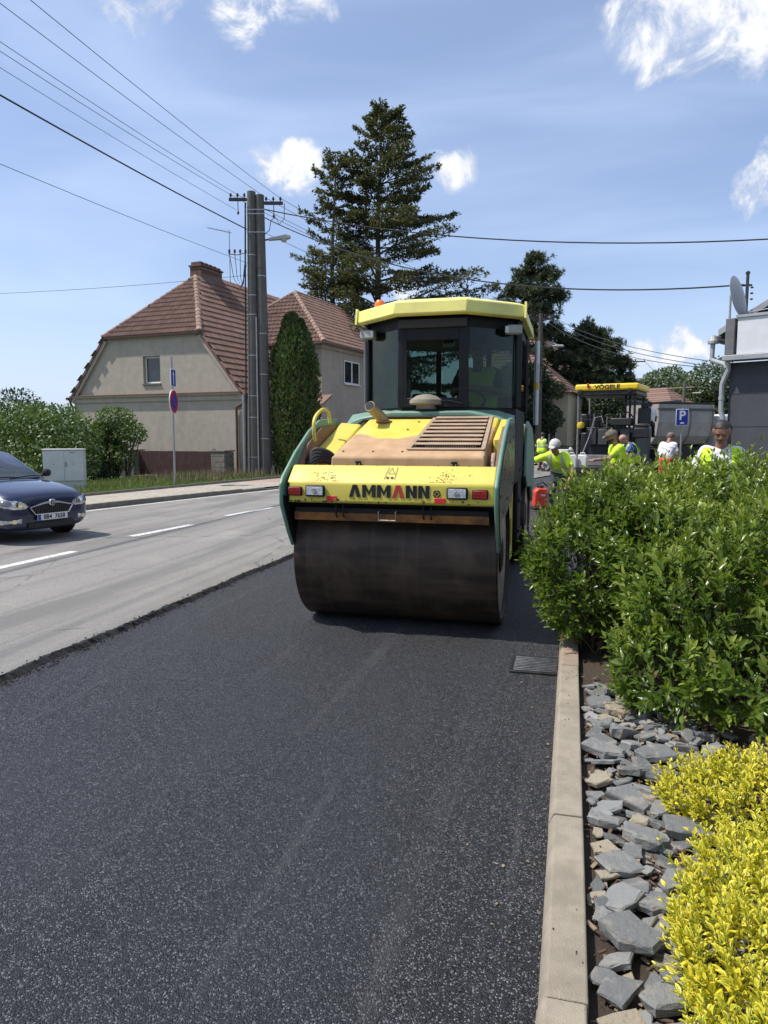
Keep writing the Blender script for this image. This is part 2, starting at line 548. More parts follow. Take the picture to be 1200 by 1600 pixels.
# painted marks
def paint_mat():
    t = NT('road_paint')
    p = t.coord(world=True)
    v = t.voro(160, p)
    w = t.rng(t.math('ADD', t.noise(18, 6, .7, p), t.math('MULTIPLY', v.outputs['Distance'], .12)), .56, .66)
    c = t.mix(t.math('MULTIPLY', w, .75), (.62, .61, .57), (.27, .26, .24))
    t.col(c); t.set(Roughness=.75); t.bump(v.outputs['Distance'], .4, .003)
    return t.mat
M_paint = paint_mat()
def dash(p0, p1, w, z=Z_OLD + .004):
    d = (Vector(p1) - Vector(p0)).normalized(); q = Vector((d.y, -d.x)) * w / 2
    mb = MB(); N = 24; V = []
    for i in range(N + 1):
        c = Vector(p0).lerp(Vector(p1), i / N)
        a = c - q * random.uniform(.93, 1.05); b = c + q * random.uniform(.93, 1.05)
        V += [(a.x, a.y, z), (b.x, b.y, z)]
    mb.add(V, [(2 * i, 2 * i + 1, 2 * i + 3, 2 * i + 2) for i in range(N)])
    o = mb.build('lane_dash', M_paint, old, fixn=False)
    return o
dash((-6.72, 5.4), (-6.58, 8.45), .15); dash((-6.70, 9.95), (-6.52, 11.55), .15); dash((-6.60, 13.0), (-6.37, 14.75), .15)
dash((-6.3, 16.6), (-6.0, 18.4), .15); dash((-5.8, 20.2), (-5.4, 22.0), .15); dash((-6.9, .5), (-6.8, 2.5), .15)
V = []
mb = MB(); seg = [(interp(LK, y) + .22, y) for y in [4 + .5 * i for i in range(40)]]
mb.add([(x - .05, y, Z_OLD + .004) for x, y in seg] + [(x + .05, y, Z_OLD + .004) for x, y in seg], [(i, 40 + i, 41 + i, i + 1) for i in range(39)])
mb.build('edge_line', M_paint, old, fixn=False)
# side street mouth seen past the roller
far = strip('side_street', [(-6 + bend(y), y) for y in (31, 34, 37)], [(9 + bend(y), y) for y in (31, 34, 37)], .012, M_old)
tag(far, 'light grey side street beyond the roller', kind='structure')

# left footway: kerbstones, block paving, back edging
M_conc = mat('kerb_concrete', (.29, .25, .19), .9, var=.14, vs=9, bump=.5, bs=190, dirt=(.19, .16, .12), dirt_amt=.6, ds=5)
M_kdark = mat('weathered_kerb', (.17, .155, .125), .92, var=.2, vs=6, bump=.3, bs=90)
def paver_mat():
    t = NT('block_paving')
    b = t.new('ShaderNodeTexBrick')
    b.inputs['Scale'].default_value = 1.0
    b.inputs['Brick Width'].default_value = .20; b.inputs['Row Height'].default_value = .10; b.inputs['Mortar Size'].default_value = .006
    b.inputs['Color1'].default_value = (.40, .35, .28, 1); b.inputs['Color2'].default_value = (.31, .27, .215, 1); b.inputs['Mortar'].default_value = (.13, .12, .09, 1)
    m = t.new('ShaderNodeMapping'); m.inputs['Rotation'].default_value = (0, 0, R(79)); t.l.new(t.coord(world=True), m.inputs[0]); t.l.new(m.outputs[0], b.inputs['Vector'])
    p = t.coord(world=True)
    sp = t.new('ShaderNodeSeparateXYZ'); t.l.new(p, sp.inputs[0])
    red = t.rng(sp.outputs[1], 21.6, 22.0)
    c = t.mix(t.math('MULTIPLY', red, .4), b.outputs['Color'], (.36, .13, .09))
    c = t.mix(t.math('MULTIPLY', t.rng(t.noise(1.2, 5, .6, p), .4, .7), .3), c, (.45, .42, .37))
    t.col(c); t.set(Roughness=.9); t.bump(b.outputs['Fac'], -.4, .004)
    return t.mat
yy = [0 + .5 * i for i in range(90)]
LB = [(-15.2, -14), (-14.8, 0), (-13.6, 8), (-12.9, 11), (-11.68, 15.48), (-10.9, 19.5), (-9.96, 23.97), (-8.2, 29.5), (-2.5, 45)]
sw = strip('footway', [(interp(LB, y), y) for y in yy], [(interp(LK, y) - .1, y) for y in yy], .12, paver_mat())
tag(sw, 'sunlit block-paved footway on the far side of the road', kind='structure')
def kerb_run(P, y0, y1, w, z0, zt, m, name, parent, drop=None, step=1.0):
    y = y0
    while y < y1:
        ya, yb = y + .005, y + step - .005
        xa, xb = interp(P, ya), interp(P, yb)
        h = zt - (0 if drop is None else min(max((y - drop) / 3, 0), 1) * (zt - z0 - .02)) + random.uniform(-.004, .004)
        j = random.uniform(-.006, .006)
        mb = MB()
        mb.add([(xa - w + j, ya, z0 - .05), (xa + j, ya, z0 - .05), (xb + j, yb, z0 - .05), (xb - w + j, yb, z0 - .05), (xa - w + j, ya, h), (xa - .015 + j, ya, h), (xb - .015 + j, yb, h), (xb - w + j, yb, h)],
               [(0, 3, 2, 1), (4, 5, 6, 7), (0, 1, 5, 4), (1, 2, 6, 5), (2, 3, 7, 6), (3, 0, 4, 7)])
        mb.build('kerbstone', m, parent, bevel=.008)
        y += step
kr = empty('kerb_left', None, None); tag(kr, 'weathered grey kerbstones along the far footway', kind='structure')
kerb_run(LK, 3.5, 24, .12, .03, .15, M_kdark, 'kerbstone', kr, drop=17.3)
ke = empty('edging_left', None, None); tag(ke, 'low grey edging stones between footway and grass verge', kind='structure')
kerb_run([(x, y) for x, y in LB], 8.5, 26, .07, .08, .19, M_kdark, 'edging_stone', ke)

# right kerb beside the new lane: one metre stones
kb = empty('kerb_right', None, None); tag(kb, 'pale concrete kerbstones between new asphalt and slate bed', kind='structure')
for i in range(-3, 14):
    y0 = -.1 + i; y1 = y0 + 1
    j = random.uniform(-.003, .003); dz = random.uniform(-.003, .003)
    bx = bend((y0 + y1) / 2)
    pr = [(-.058, -.08), (-.052, .045), (-.036, .083), (-.028, .09), (.078, .09), (.083, .085), (.083, -.08)]
    mb = MB().prism([(x + j + bx, z + dz) for x, z in pr], 'y', y0 + .0035, y1 - .0035)
    red = 3 <= i <= 4 and y0 > 4.9
    o = mb.build('kerbstone', mat('red_kerb', (.28, .215, .16), .9, bump=.3) if i >= 5 and i < 6 else M_conc, kb, bevel=.004)
# planting bed
def soil_mat():
    t = NT('bed_soil')
    p = t.coord(world=True)
    c = t.mix(t.noise(60, 5, .7, p), (.035, .025, .018), (.11, .08, .055))
    t.col(c); t.set(Roughness=.95); t.bump(t.noise(90, 5, .7, p), 1, .02)
    return t.mat
bed = strip('planting_bed', [(.08 + bend(y), y) for y in ys[20:70]], [(5 + bend(y), y) for y in ys[20:70]], .035, soil_mat())
tag(bed, 'dark soil planting bed strewn with slate stones', kind='structure')

def slate_mat(island=False):
    t = NT('slate')
    rn = t.island() if island else t.objrand()
    c = t.mix(t.rng(rn, 0, .75, 0, 1, False), (.115, .12, .12), (.28, .28, .27))
    c = t.mix(t.rng(rn, .80, .84), c, (.33, .28, .20))
    pos = t.coord(world=True)
    c = t.mix(t.math('MULTIPLY', t.rng(t.noise(14, 6, .62, pos), .50, .66), .6), c, (.34, .305, .245))
    c = t.mix(t.math('MULTIPLY', t.rng(t.noise(38, 6, .7, pos), .52, .75), .45), c, (.09, .095, .105))
    t.col(c); t.set(Roughness=.7)
    h = t.math('ADD', t.noise(45, 8, .72, pos), t.math('MULTIPLY', t.noise(1, 5, .6, t.coord((40, 12, 190), True)), .5))
    t.bump(h, 1.0, .012)
    return t.mat
M_slate = slate_mat(); M_slate_far = slate_mat(True)
def slate_mesh(seed):
    r = random.Random(seed)
    n = r.choice([4, 5, 5, 6, 6, 7])
    an = sorted([2 * math.pi * (i + r.uniform(-.42, .42)) / n for i in range(n)])
    el = r.uniform(.5, .85); th = r.uniform(.08, .18)
    ring = [(math.cos(a) * .54 * r.uniform(.75, 1.1), math.sin(a) * .54 * el * r.uniform(.75, 1.1)) for a in an]
    # split every side once so edges are broken, not straight
    rg = []
    for i, (x, y) in enumerate(ring):
        x2, y2 = ring[(i + 1) % n]; f = r.uniform(.35, .65); k = r.uniform(.90, 1.06)
        rg += [(x, y), ((x + (x2 - x) * f) * k, (y + (y2 - y) * f) * k)]
    n = len(rg); tilt = (r.uniform(-.07, .07), r.uniform(-.09, .09))
    zf = lambda x, y, b: b + x * tilt[0] + y * tilt[1]
    V = [(x * r.uniform(.82, 1.0), y * r.uniform(.82, 1.0), -.04) for x, y in rg]
    V += [(x, y, zf(x, y, th * r.uniform(.42, .8))) for x, y in rg]
    V += [(x * q, y * q, zf(x, y, th * r.uniform(.95, 1.05))) for (x, y) in rg for q in (r.uniform(.84, .985),)]
    V.append((r.uniform(-.08, .08), r.uniform(-.06, .06), th * 1.02))
    F = []
    for i in range(n):
        j = (i + 1) % n
        F += [(i, j, n + j, n + i), (n + i, n + j, 2 * n + j, 2 * n + i), (2 * n + i, 2 * n + j, 3 * n)]
    return MB().add(V, F).mesh('slate_stone', M_slate)
slates = [slate_mesh(i) for i in range(22)]
placed = []
def fits(x, y, s, k):
    return all((x - a) ** 2 + ((y - b) * 1.1) ** 2 > (k * (s + c)) ** 2 for a, b, c in placed)
rs = random.Random(5)
def lay(x, y, s, a, z, tl):
    M = Matrix.Translation((x, y, z)) @ Matrix.Rotation(rs.uniform(-tl, tl), 4, 'X') @ Matrix.Rotation(rs.uniform(-tl, tl), 4, 'Y') @ Matrix.Rotation(a, 4, 'Z') @ Matrix.Diagonal((s, s, s * rs.uniform(.75, 1.2), 1))
    inst('slate_stone', rs.choice(slates), bed, M)
# the big plates that can be picked out near the kerb, lying on the smaller ones
big = [(.19, 3.62, .23, -.1), (.31, 3.40, .17, .4), (.42, 3.40, .20, .2), (.165, 3.28, .15, 1.2), (.28, 3.12, .21, .1), (.43, 3.10, .19, .3), (.16, 2.93, .16, .4), (.31, 2.83, .21, .0), (.46, 2.92, .20, .6), (.205, 2.64, .22, .2),
       (.20, 2.42, .18, .5), (.31, 2.42, .15, 1.1), (.41, 2.56, .18, .2), (.225, 2.22, .21, -.05), (.39, 2.22, .18, .7), (.18, 1.99, .16, .3), (.30, 1.99, .18, .5), (.20, 1.81, .20, -.2), (.33, 1.86, .14, .2), (.37, 1.74, .21, -.5), (.215, 1.63, .23, .3), (.33, 1.55, .19, .9), (.17, 1.49, .16, 0)]
for x, y, s, a in big:
    placed.append((x, y, s)); lay(max(x, .09 + s * .44), y, s * .98, a, .068 + rs.uniform(-.005, .012), .20)
cnt = 0
for s0, k, kk in ((.20, .36, 300), (.15, .33, 600), (.115, .30, 900), (.085, .28, 1200), (.06, .27, 1500)):
    for q in range(kk):
        x = rs.uniform(.12, .70); y = rs.uniform(1.3, 4.6); s = s0 * rs.uniform(.85, 1.2)
        if x - s * .40 < .09 or cnt >= 272: continue
        if fits(x, y, s, k):
            placed.append((x, y, s)); cnt += 1
            lay(x, y, s, rs.random() * 6.28, .046 + rs.uniform(-.006, .02), .34)
more = MB()                               # the rest of the slate further into the bed, under the shrubs
for q in range(1100):
    x = rs.uniform(.66, 3.2); y = rs.uniform(.6, 8.0) if q % 3 else rs.uniform(-1.5, 2.5); s = rs.uniform(.06, .19)
    me_ = rs.choice(slates)
    T_ = Matrix.Translation((x, y, .045 + rs.uniform(-.004, .016))) @ Matrix.Rotation(rs.uniform(-.25, .25), 4, 'X') @ Matrix.Rotation(rs.uniform(-.25, .25), 4, 'Y') @ Matrix.Rotation(rs.random() * 6.28, 4, 'Z') @ Matrix.Diagonal((s, s, s, 1))
    more.add([T_ @ v.co for v in me_.vertices], [tuple(p.vertices) for p in me_.polygons])
tag(more.build('slate_pieces', M_slate_far, bed, fixn=False), kind='stuff')
# bark, twigs and dry leaves between the stones
mb = MB()
for i in range(1500):
    x, y = rs.uniform(.10, .9), rs.uniform(1.35, 4.8); l = rs.uniform(.008, .045); a = rs.random() * 6.28
    q = Vector((math.cos(a), math.sin(a), rs.uniform(-.2, .35))) * l
    mb.box((x, y, .045 + rs.random() * .02), (l, l * rs.uniform(.1, .45), .004), Matrix.Rotation(a, 3, 'Z') @ Matrix.Rotation(rs.uniform(-.5, .5), 3, 'Y'), mi=rs.randint(0, 1))
tag(mb.build('bark_litter', [mat('bark', (.09, .055, .035), .9, var=.4, vs=30), mat('dry_litter', (.24, .18, .12), .9, var=.3, vs=30)], bed, fixn=False), kind='stuff')
# gravel and dry leaf bits on kerb top and new asphalt
mb = MB()
for i in range(26):
    y = 4.8 - 2.9 * rs.random() ** 1.7; x = rs.uniform(-.02, .075); s = rs.uniform(.0015, .005)
    mb.box((x, y, .09 + s * .3), (s, s * 1.3, s), Matrix.Rotation(rs.random() * 6, 3, 'Z'), taper=.6)
for i in range(26):
    y = rs.uniform(2, 5); x = rs.uniform(-.4, -.07); s = rs.uniform(.006, .016)
    mb.box((x, y, .006), (s, s * .6, .003), Matrix.Rotation(rs.random() * 6, 3, 'Z') @ Matrix.Rotation(.3, 3, 'X'), mi=1)
tag(mb.build('litter', [M_cut, mat('dry_litter', (.24, .18, .12))], kb, fixn=False), kind='stuff')

# drain grate by the kerb
dg = empty('drain_grate', 'black cast iron drain grate in asphalt beside the kerb', 'drain grate', (-.205, 5.10, 0))
M_iron = mat('cast_iron', (.035, .035, .037), .5, metal=.6, var=.3, vs=20, bump=.2)
M_pit = mat('drain_pit', (.008, .008, .008), .95)
fr = MB()
for x0, x1, y0, y1 in ((-.17, .17, -.19, -.165), (-.17, .17, .165, .19), (-.17, -.15, -.165, .165), (.15, .17, -.165, .165)): fr.bb(x0, x1, y0, y1, .002, .016)
fr.build('frame', M_iron, dg, bevel=.003)
MB().bb(-.15, .15, -.165, .165, .001, .004).build('pit', M_pit, dg)
for i in range(9):
    y = -.145 + i * .036
    MB().bb(-.15, .15, y - .008, y + .006, .004, .018).build('bar', mat('worn_iron', (.13, .13, .135), .45, metal=.6, var=.3, vs=25), dg, bevel=.003)
# ------------------------------------------------------------------ buildings
def plaster(name, c, stain=.35, var=.08):
    t = NT(name)
    n = t.noise(3.2, 6, .65)
    cc = t.mix(t.rng(n, .3, .7), tuple(x * (1 - var) for x in c), tuple(x * (1 + var) for x in c))
    run = t.noise(1, 6, .65, t.coord((.9, .9, .22)), .5)
    cc = t.mix(t.math('MULTIPLY', t.rng(run, .48, .74), stain), cc, tuple(x * .6 for x in c))
    cc = t.mix(t.math('MULTIPLY', t.rng(t.noise(.9, 5, .6), .5, .75), .25), cc, tuple(min(1, x * 1.25) for x in c))
    t.col(cc); t.set(Roughness=.92); t.b.inputs['Specular IOR Level'].default_value = .2
    t.bump(t.noise(55, 5, .7), .5, .012)
    return t.mat
M_plaster = plaster('grey_render', (.385, .34, .28))
M_wframe = mat('white_frame', (.72, .72, .70), .4, var=.04)
M_pane = mat('window_pane', (.022, .026, .03), .06, var=.3, vs=1.5, spec=.7)
M_copper = mat('brown_sheet', (.15, .075, .05), .5, var=.2, vs=4)
def tile_mat(name, c, c2):
    t = NT(name)
    r = t.math('FRACT', t.math('ADD', t.objrand(), t.island()))
    cc = t.mix(r, c, c2)
    cc = t.mix(t.math('MULTIPLY', t.rng(t.noise(2.5, 6, .65, t.coord(world=True)), .5, .75), .45), cc, (.16, .13, .10))
    t.col(cc); t.set(Roughness=.85); t.b.inputs['Specular IOR Level'].default_value = .25
    t.bump(t.noise(60, 4, .6), .3, .004)
    return t.mat
M_tile = tile_mat('clay_tile', (.255, .158, .122), (.185, .118, .094))
M_ridge = tile_mat('ridge_tile', (.33, .225, .175), (.24, .165, .13))
TW, TH = .215, .335
def tile_geo():
    V = []; F = []
    xs = [(-.5, .0), (-.36, .045), (-.2, .005), (.06, .006), (.22, .05), (.38, .006), (.5, .0)]
    n = len(xs)
    for x, h in xs: V.append((x * TW, 0, h * .9 + .05))
    for x, h in xs: V.append((x * TW, TH * 1.04, h * .9 + .006))
    for x, h in xs: V.append((x * TW, .03, h * .9 + .008))
    for i in range(n - 1):
        F.append((i, i + 1, n + i + 1, n + i)); F.append((2 * n + i, 2 * n + i + 1, i + 1, i))
    return V, F
tV, tF = tile_geo()
tile_me = MB().add(tV, tF).mesh('roof_tile', M_tile)
def ridge_geo():
    V = []; F = []
    n = 7
    for k, (y, s) in enumerate(((0, 1.12), (.36, .9))):
        for i in range(n):
            a = math.pi * i / (n - 1)
            V.append((math.cos(a) * .12 * s, y, math.sin(a) * .10 * s - .03))
    for i in range(n - 1): F.append((i, i + 1, n + i + 1, n + i))
    F.append(tuple(range(n)))
    return V, F
rV, rF = ridge_geo()
ridge_me = MB().add(rV, rF).mesh('ridge_tile', M_ridge)
def basis(o, u, v):
    u = Vector(u).normalized(); v = Vector(v); v = (v - u * v.dot(u)).normalized(); w = u.cross(v)
    M = Matrix((u, v, w)).transposed().to_4x4(); M.translation = Vector(o); return M
def in_poly(p, poly):
    c = False; n = len(poly)
    for i in range(n):
        (x0, y0), (x1, y1) = poly[i], poly[i - 1]
        if (y0 > p[1]) != (y1 > p[1]) and p[0] < (x1 - x0) * (p[1] - y0) / (y1 - y0) + x0: c = not c
    return c
def tile_face(roof, pts, indiv):
    """lay overlapping tiles over a planar face; pts in roof space, the first two along the eave (left to right seen from outside)"""
    P = [Vector(p) for p in pts]
    u = (P[1] - P[0]).normalized()
    nn = (P[1] - P[0]).cross(P[-1] - P[0]).normalized(); v = nn.cross(u)
    M = basis(P[0], u, v)
    poly = [((p - P[0]).dot(u), (p - P[0]).dot(v)) for p in P]
    xs = [p[0] for p in poly]; ysx = [p[1] for p in poly]
    rest = MB(); k = 0
    rows = int(max(ysx) / TH) + 1
    for r in range(rows):
        y = r * TH - .04
        for c in range(int(min(xs) / TW) - 1, int(max(xs) / TW) + 2):
            x = (c + (.5 if r % 2 else 0)) * TW
            if not in_poly((x, y + TH * .5), poly): continue
            T = M @ Matrix.Translation((x, y, .012 + random.uniform(-.003, .003))) @ Matrix.Rotation(random.uniform(-.012, .012), 4, 'Z') @ Matrix.Rotation(random.uniform(-.008, .008), 4, 'X')
            if k < indiv: inst('roof_tile', tile_me, roof, T)
            else: rest.add([T @ Vector(q) for q in tV], tF)
            k += 1
    if rest.v:
        tag(rest.build('roof_tiles', M_tile, roof, fixn=False), kind='stuff')
    MB().poly([tuple(p - nn * .01) for p in P]).build('roof_deck', mat('roof_deck', (.06, .045, .04), .9), roof, fixn=False)
def ridge_line(roof, a, b):
    a, b = Vector(a), Vector(b); d = b - a; n = max(1, int(d.length / .31))
    side = d.cross(Vector((0, 0, 1))).normalized()
    M0 = basis(a, side, d)
    for i in range(n):
        inst('ridge_tile', ridge_me, roof, M0 @ Matrix.Translation((0, d.length * i / n, .035)) @ Matrix.Rotation(random.uniform(-.04, .04), 4, 'Z'))
def window(parent, x0, x1, z0, z1, y, mullions=1, deep=.10, sill=True, handle=None):
    """casement in a wall facing -y at depth y (local)"""
    w = MB().bb(x0 - .02, x1 + .02, y - .006, y + .012, z0 - .02, z1 + .02).build('window', mat('reveal', (.10, .095, .085), .9), parent)
    f = MB(); t = .06
    ya, yb = y - .035, y - .006
    f.bb(x0, x0 + t, ya, yb, z0, z1); f.bb(x1 - t, x1, ya, yb, z0, z1); f.bb(x0 + t, x1 - t, ya, yb, z0, z0 + t); f.bb(x0 + t, x1 - t, ya, yb, z1 - t, z1)
    for i in range(mullions):
        xm = x0 + (x1 - x0) * (i + 1) / (mullions + 1); f.bb(xm - .045, xm + .045, ya, yb, z0 + t, z1 - t)
    f.build('frame', M_wframe, w, bevel=.006)
    for i in range(mullions + 1):
        a = x0 + (x1 - x0) * i / (mullions + 1) + t; b = x0 + (x1 - x0) * (i + 1) / (mullions + 1) - t
        MB().bb(a, b, y - .014, y - .008, z0 + t, z1 - t).build('pane', M_pane, w)
    if sill: MB().bb(x0 - .05, x1 + .05, y - .10, y - .036, z0 - .05, z0 - .012).build('sill', M_wframe, w)
    return w

# --- the house with the half-hipped gable; local x along the gable to the right, y back, origin at the gable's right foot
ang = R(-9)
h1 = empty('house', 'beige rendered house with half-hipped red tile roof and brick chimney', 'house', (-12.63, 26.62, 0), ang)
Wd = 8.95; EZ = 3.35; HZ = 5.8; RZ = 8.72; m0 = -Wd / 2; DP = 10.5
sl = (RZ - EZ) / (Wd / 2)
xl = -Wd + (HZ - EZ) / sl; xr = -(HZ - EZ) / sl
ov = .16            # eave overhang
w = MB()
wx0, wx1, wz0, wz1 = -5.0, -4.1, 3.78, 4.92
for pl_ in ([(-Wd, -.1), (wx0, -.1), (wx0, HZ - .03), (xl, HZ - .03), (-Wd, EZ)], [(wx0, -.1), (wx1, -.1), (wx1, wz0), (wx0, wz0)], [(wx0, wz1), (wx1, wz1), (wx1, HZ - .03), (wx0, HZ - .03)], [(wx1, -.1), (0, -.1), (0, EZ), (xr, HZ - .03), (wx1, HZ - .03)]):
    w.prism(pl_, 'y', 0, .3)
w.build('gable_wall', M_plaster, h1)
MB().bb(-.3, 0, .3, DP, -.1, EZ).build('side_wall', M_plaster, h1)
MB().bb(-Wd, -Wd + .3, .3, DP, -.1, EZ).build('side_wall', M_plaster, h1)
MB().prism([(-Wd + .3, -.1), (-.3, -.1), (-.3, EZ), (m0, RZ - .45), (-Wd + .3, EZ)], 'y', DP - .3, DP).build('rear_wall', M_plaster, h1)
# cornice between storeys, with its sheet-metal drip
MB().prism([(-.02, EZ - .34), (-.05, EZ - .30), (-.06, EZ - .16), (-.14, EZ - .10), (-.16, EZ - .03), (-.02, EZ - .0)], 'x', -Wd - .02, .02).build('cornice', M_plaster, h1)
MB().prism([(-.19, EZ - .03), (-.19, EZ - .005), (-.0, EZ + .03), (-.0, EZ + .01)], 'x', -Wd - .12, .12).build('drip_sheet', M_copper, h1)
MB().bb(xl + .12, xr - .12, -.05, -.003, HZ - .16, HZ - .02).build('gable_moulding', M_plaster, h1)
roof = MB().bb(m0 - .05, m0 + .05, 3.2, DP, RZ - .12, RZ - .02).build('roof', mat('roof_deck', (.06, .045, .04), .9), h1)
apy = 3.0
A = (xl - .12, -ov, HZ - .02); B = (xr + .12, -ov, HZ - .02); T = (m0, apy, RZ)
tile_face(roof, [A, B, T], 210)
e0 = (.14, -ov, EZ - .13); e1 = (.14, DP, EZ - .13); f0 = (-Wd - .14, -ov, EZ - .13); f1 = (-Wd - .14, DP, EZ - .13)
tile_face(roof, [e0, e1, (m0, DP, RZ), T, B], 90)
tile_face(roof, [f1, f0, A, T, (m0, DP, RZ)], 0)
ridge_line(roof, A, T); ridge_line(roof, B, T); ridge_line(roof, T, (m0, DP, RZ))
# verge boards on the gable slopes and the hip's gutter sheet
for (a, b) in ((f0, A), (e0, B)):
    a, b = Vector(a), Vector(b); s = 1 if a.x > b.x else -1
    q = Vector((0, 0, -.17))
    mb = MB().add([a, b, b + q, a + q] + [p + Vector((0, .05, 0)) for p in (a, b, b + q, a + q)], [(0, 1, 2, 3), (7, 6, 5, 4), (0, 4, 5, 1), (1, 5, 6, 2), (2, 6, 7, 3), (3, 7, 4, 0)])
    mb.build('verge_board', M_copper, h1)
    mb = MB().add([a + Vector((-s*.02, .05, -.10)), b + Vector((-s*.02, .05, -.10)), b + Vector((-s*.16, .05, -.20)), a + Vector((-s*.16, .05, -.20)), a + Vector((-s*.02, .17, -.10)), b + Vector((-s*.02, .17, -.10)), b + Vector((-s*.16, .17, -.20)), a + Vector((-s*.16, .17, -.20))],
                  [(0, 1, 2, 3), (7, 6, 5, 4), (0, 4, 5, 1), (1, 5, 6, 2), (2, 6, 7, 3), (3, 7, 4, 0)])
    mb.build('verge_soffit', M_plaster, h1)
MB().prism([(-ov - .03, HZ - .10), (-ov - .03, HZ + .01), (-ov + .05, HZ + .03), (.02, HZ - .05), (.02, HZ - .10)], 'x', A[0], B[0]).build('hip_gutter', M_copper, h1)
window(h1, -4.985, -4.115, 3.80, 4.905, .17, 0, sill=False)
MB().bb(-5.03, -4.07, -.06, .13, 3.72, 3.775).build('window_sill', mat('sill_dark', (.10, .10, .10), .6), h1)
MB().tube([(.14, -.02, EZ - .22), (.10, -.10, EZ - .42), (-.28, -.10, EZ - .62), (-.30, -.07, EZ - .9), (-.30, -.07, 0)], .05, 10).build('downspout', M_copper, h1, smooth=True)
MB().tube([(.2, -.25, EZ - .12), (.2, DP, EZ - .12)], .065, 8).build('gutter', M_copper, h1, smooth=True)
MB().tube([(-Wd - .2, -.25, EZ - .12), (-Wd - .2, DP, EZ - .12)], .065, 8).build('gutter', M_copper, h1, smooth=True)
MB().tube([(-Wd - .2, -.1, EZ - .15), (-Wd - .16, -.05, EZ - .35), (-Wd - .05, -.05, EZ - .5), (-Wd - .05, -.05, 0)], .045, 8).build('downspout', mat('dark_pipe', (.03, .03, .03), .5), h1, smooth=True)
def brick_mat():
    t = NT('chimney_brick')
    b = t.new('ShaderNodeTexBrick'); b.inputs['Scale'].default_value = 1
    b.inputs['Brick Width'].default_value = .26; b.inputs['Row Height'].default_value = .08; b.inputs['Mortar Size'].default_value = .009
    b.inputs['Color1'].default_value = (.14, .055, .04, 1); b.inputs['Color2'].default_value = (.07, .035, .03, 1); b.inputs['Mortar'].default_value = (.16, .14, .12, 1)
    m = t.new('ShaderNodeMapping'); m.inputs['Rotation'].default_value = (R(90), 0, R(90)); t.l.new(t.coord(), m.inputs[0]); t.l.new(m.outputs[0], b.inputs['Vector'])
    t.col(b.outputs['Color']); t.set(Roughness=.9); t.bump(b.outputs['Fac'], -.5, .01)
    return t.mat
CY0, CY1 = 3.0, 4.55
ch = MB().bb(m0 - .3, m0 + .3, CY0, CY1, 7.6, 9.16)
for i in range(7):                                     # brick courses, each slightly uneven
    z = 8.55 + i * .085; d = random.uniform(.004, .012)
    ch.bb(m0 - .3 - d, m0 + .3 + d, CY0 - d, CY1 + d, z, z + .068)
ch.bb(m0 - .35, m0 + .35, CY0 - .06, CY1 + .06, 9.165, 9.235)
for i in range(5): ch.bb(m0 - .26, m0 + .26, CY0 + .02 + i * .315, CY0 + .02 + i * .315 + .24, 9.237, 9.36 + random.uniform(-.02, .03))
ch.build('chimney', brick_mat(), roof)
M_alu = mat('aerial_metal', (.32, .33, .34), .4, metal=.8)
def aerial(label, x, y, z0, z1, boom):
    a = empty('roof_aerial', label, 'aerial', h1.matrix_basis @ Vector((x, y, z0)), ang + R(20))
    a.location = Matrix.Translation((-12.63, 26.62, 0)) @ Matrix.Rotation(ang, 4, 'Z') @ Vector((x, y, z0))
    MB().tube([(0, 0, 0), (0, 0, z1 - z0)], .022, 6).build('mast', M_alu, a)
    if boom:
        h = z1 - z0 - .1
        MB().tube([(-1.05, 0, h + .22), (.1, 0, h - .03)], .018, 6).build('boom', M_alu, a)
        for i in range(9):
            f = i / 8; MB().tube([(-1.05 + f * 1.0, -.22 - .1 * f, h + .22 - .22 * f), (-1.05 + f * 1.0, .22 + .1 * f, h + .22 - .22 * f)], .005, 4).build('element', M_alu, a)
    else:
        for k in range(2): MB().tube([(-.3, 0, z1 - z0 - .2 - k * .3), (.3, 0, z1 - z0 - .2 - k * .3)], .01, 5).build('element', M_alu, a)
aerial('thin roof aerial with slanted comb antenna beside the chimney', m0 + .02, 5.6, 8.7, 11.4, True)
aerial('bare tall mast on house ridge beside the concrete pole', m0 + .02, 7.6, 8.7, 13.2, False)

# --- taller wing house behind: hipped tile roof
h2 = empty('house', 'taller grey-beige house with hipped tile roof behind the clipped thuja', 'house', (-11.0, 31.3, 0), ang)
EZ2, RZ2, D2, W2 = 5.85, 8.75, 11.0, 6.4
M_pl2 = plaster('grey_render_far', (.36, .315, .26))
MB().bb(-W2, 0, 0, .3, -.1, EZ2).build('front_wall', M_pl2, h2)
MB().bb(-.3, 0, .3, D2, -.1, EZ2).build('side_wall', M_pl2, h2)
MB().bb(-W2, -W2 + .3, .3, D2, -.1, EZ2).build('side_wall', M_pl2, h2)
MB().bb(-W2 + .3, -.3, D2 - .3, D2, -.1, EZ2).build('rear_wall', M_pl2, h2)
MB().bb(-W2 - .12, .12, -.12, D2 + .12, EZ2 - .32, EZ2 - .06).build('cornice', M_pl2, h2, bevel=.03)
ro = .3
roof2 = MB().bb(-W2 / 2 - .05, -W2 / 2 + .05, W2 / 2 + .3, D2 - W2 / 2 - .3, RZ2 - .12, RZ2 - .03).build('roof', mat('roof_deck', (.06, .045, .04), .9), h2)
a, b, c, d = (-W2 - ro, -ro, EZ2 - .08), (ro, -ro, EZ2 - .08), (ro, D2 + ro, EZ2 - .08), (-W2 - ro, D2 + ro, EZ2 - .08)
t1, t2 = (-W2 / 2, W2 / 2, RZ2), (-W2 / 2, D2 - W2 / 2, RZ2)
tile_face(roof2, [a, b, t1], 0); tile_face(roof2, [b, c, t2, t1], 0); tile_face(roof2, [c, d, t2], 0); tile_face(roof2, [d, a, t1, t2], 0)
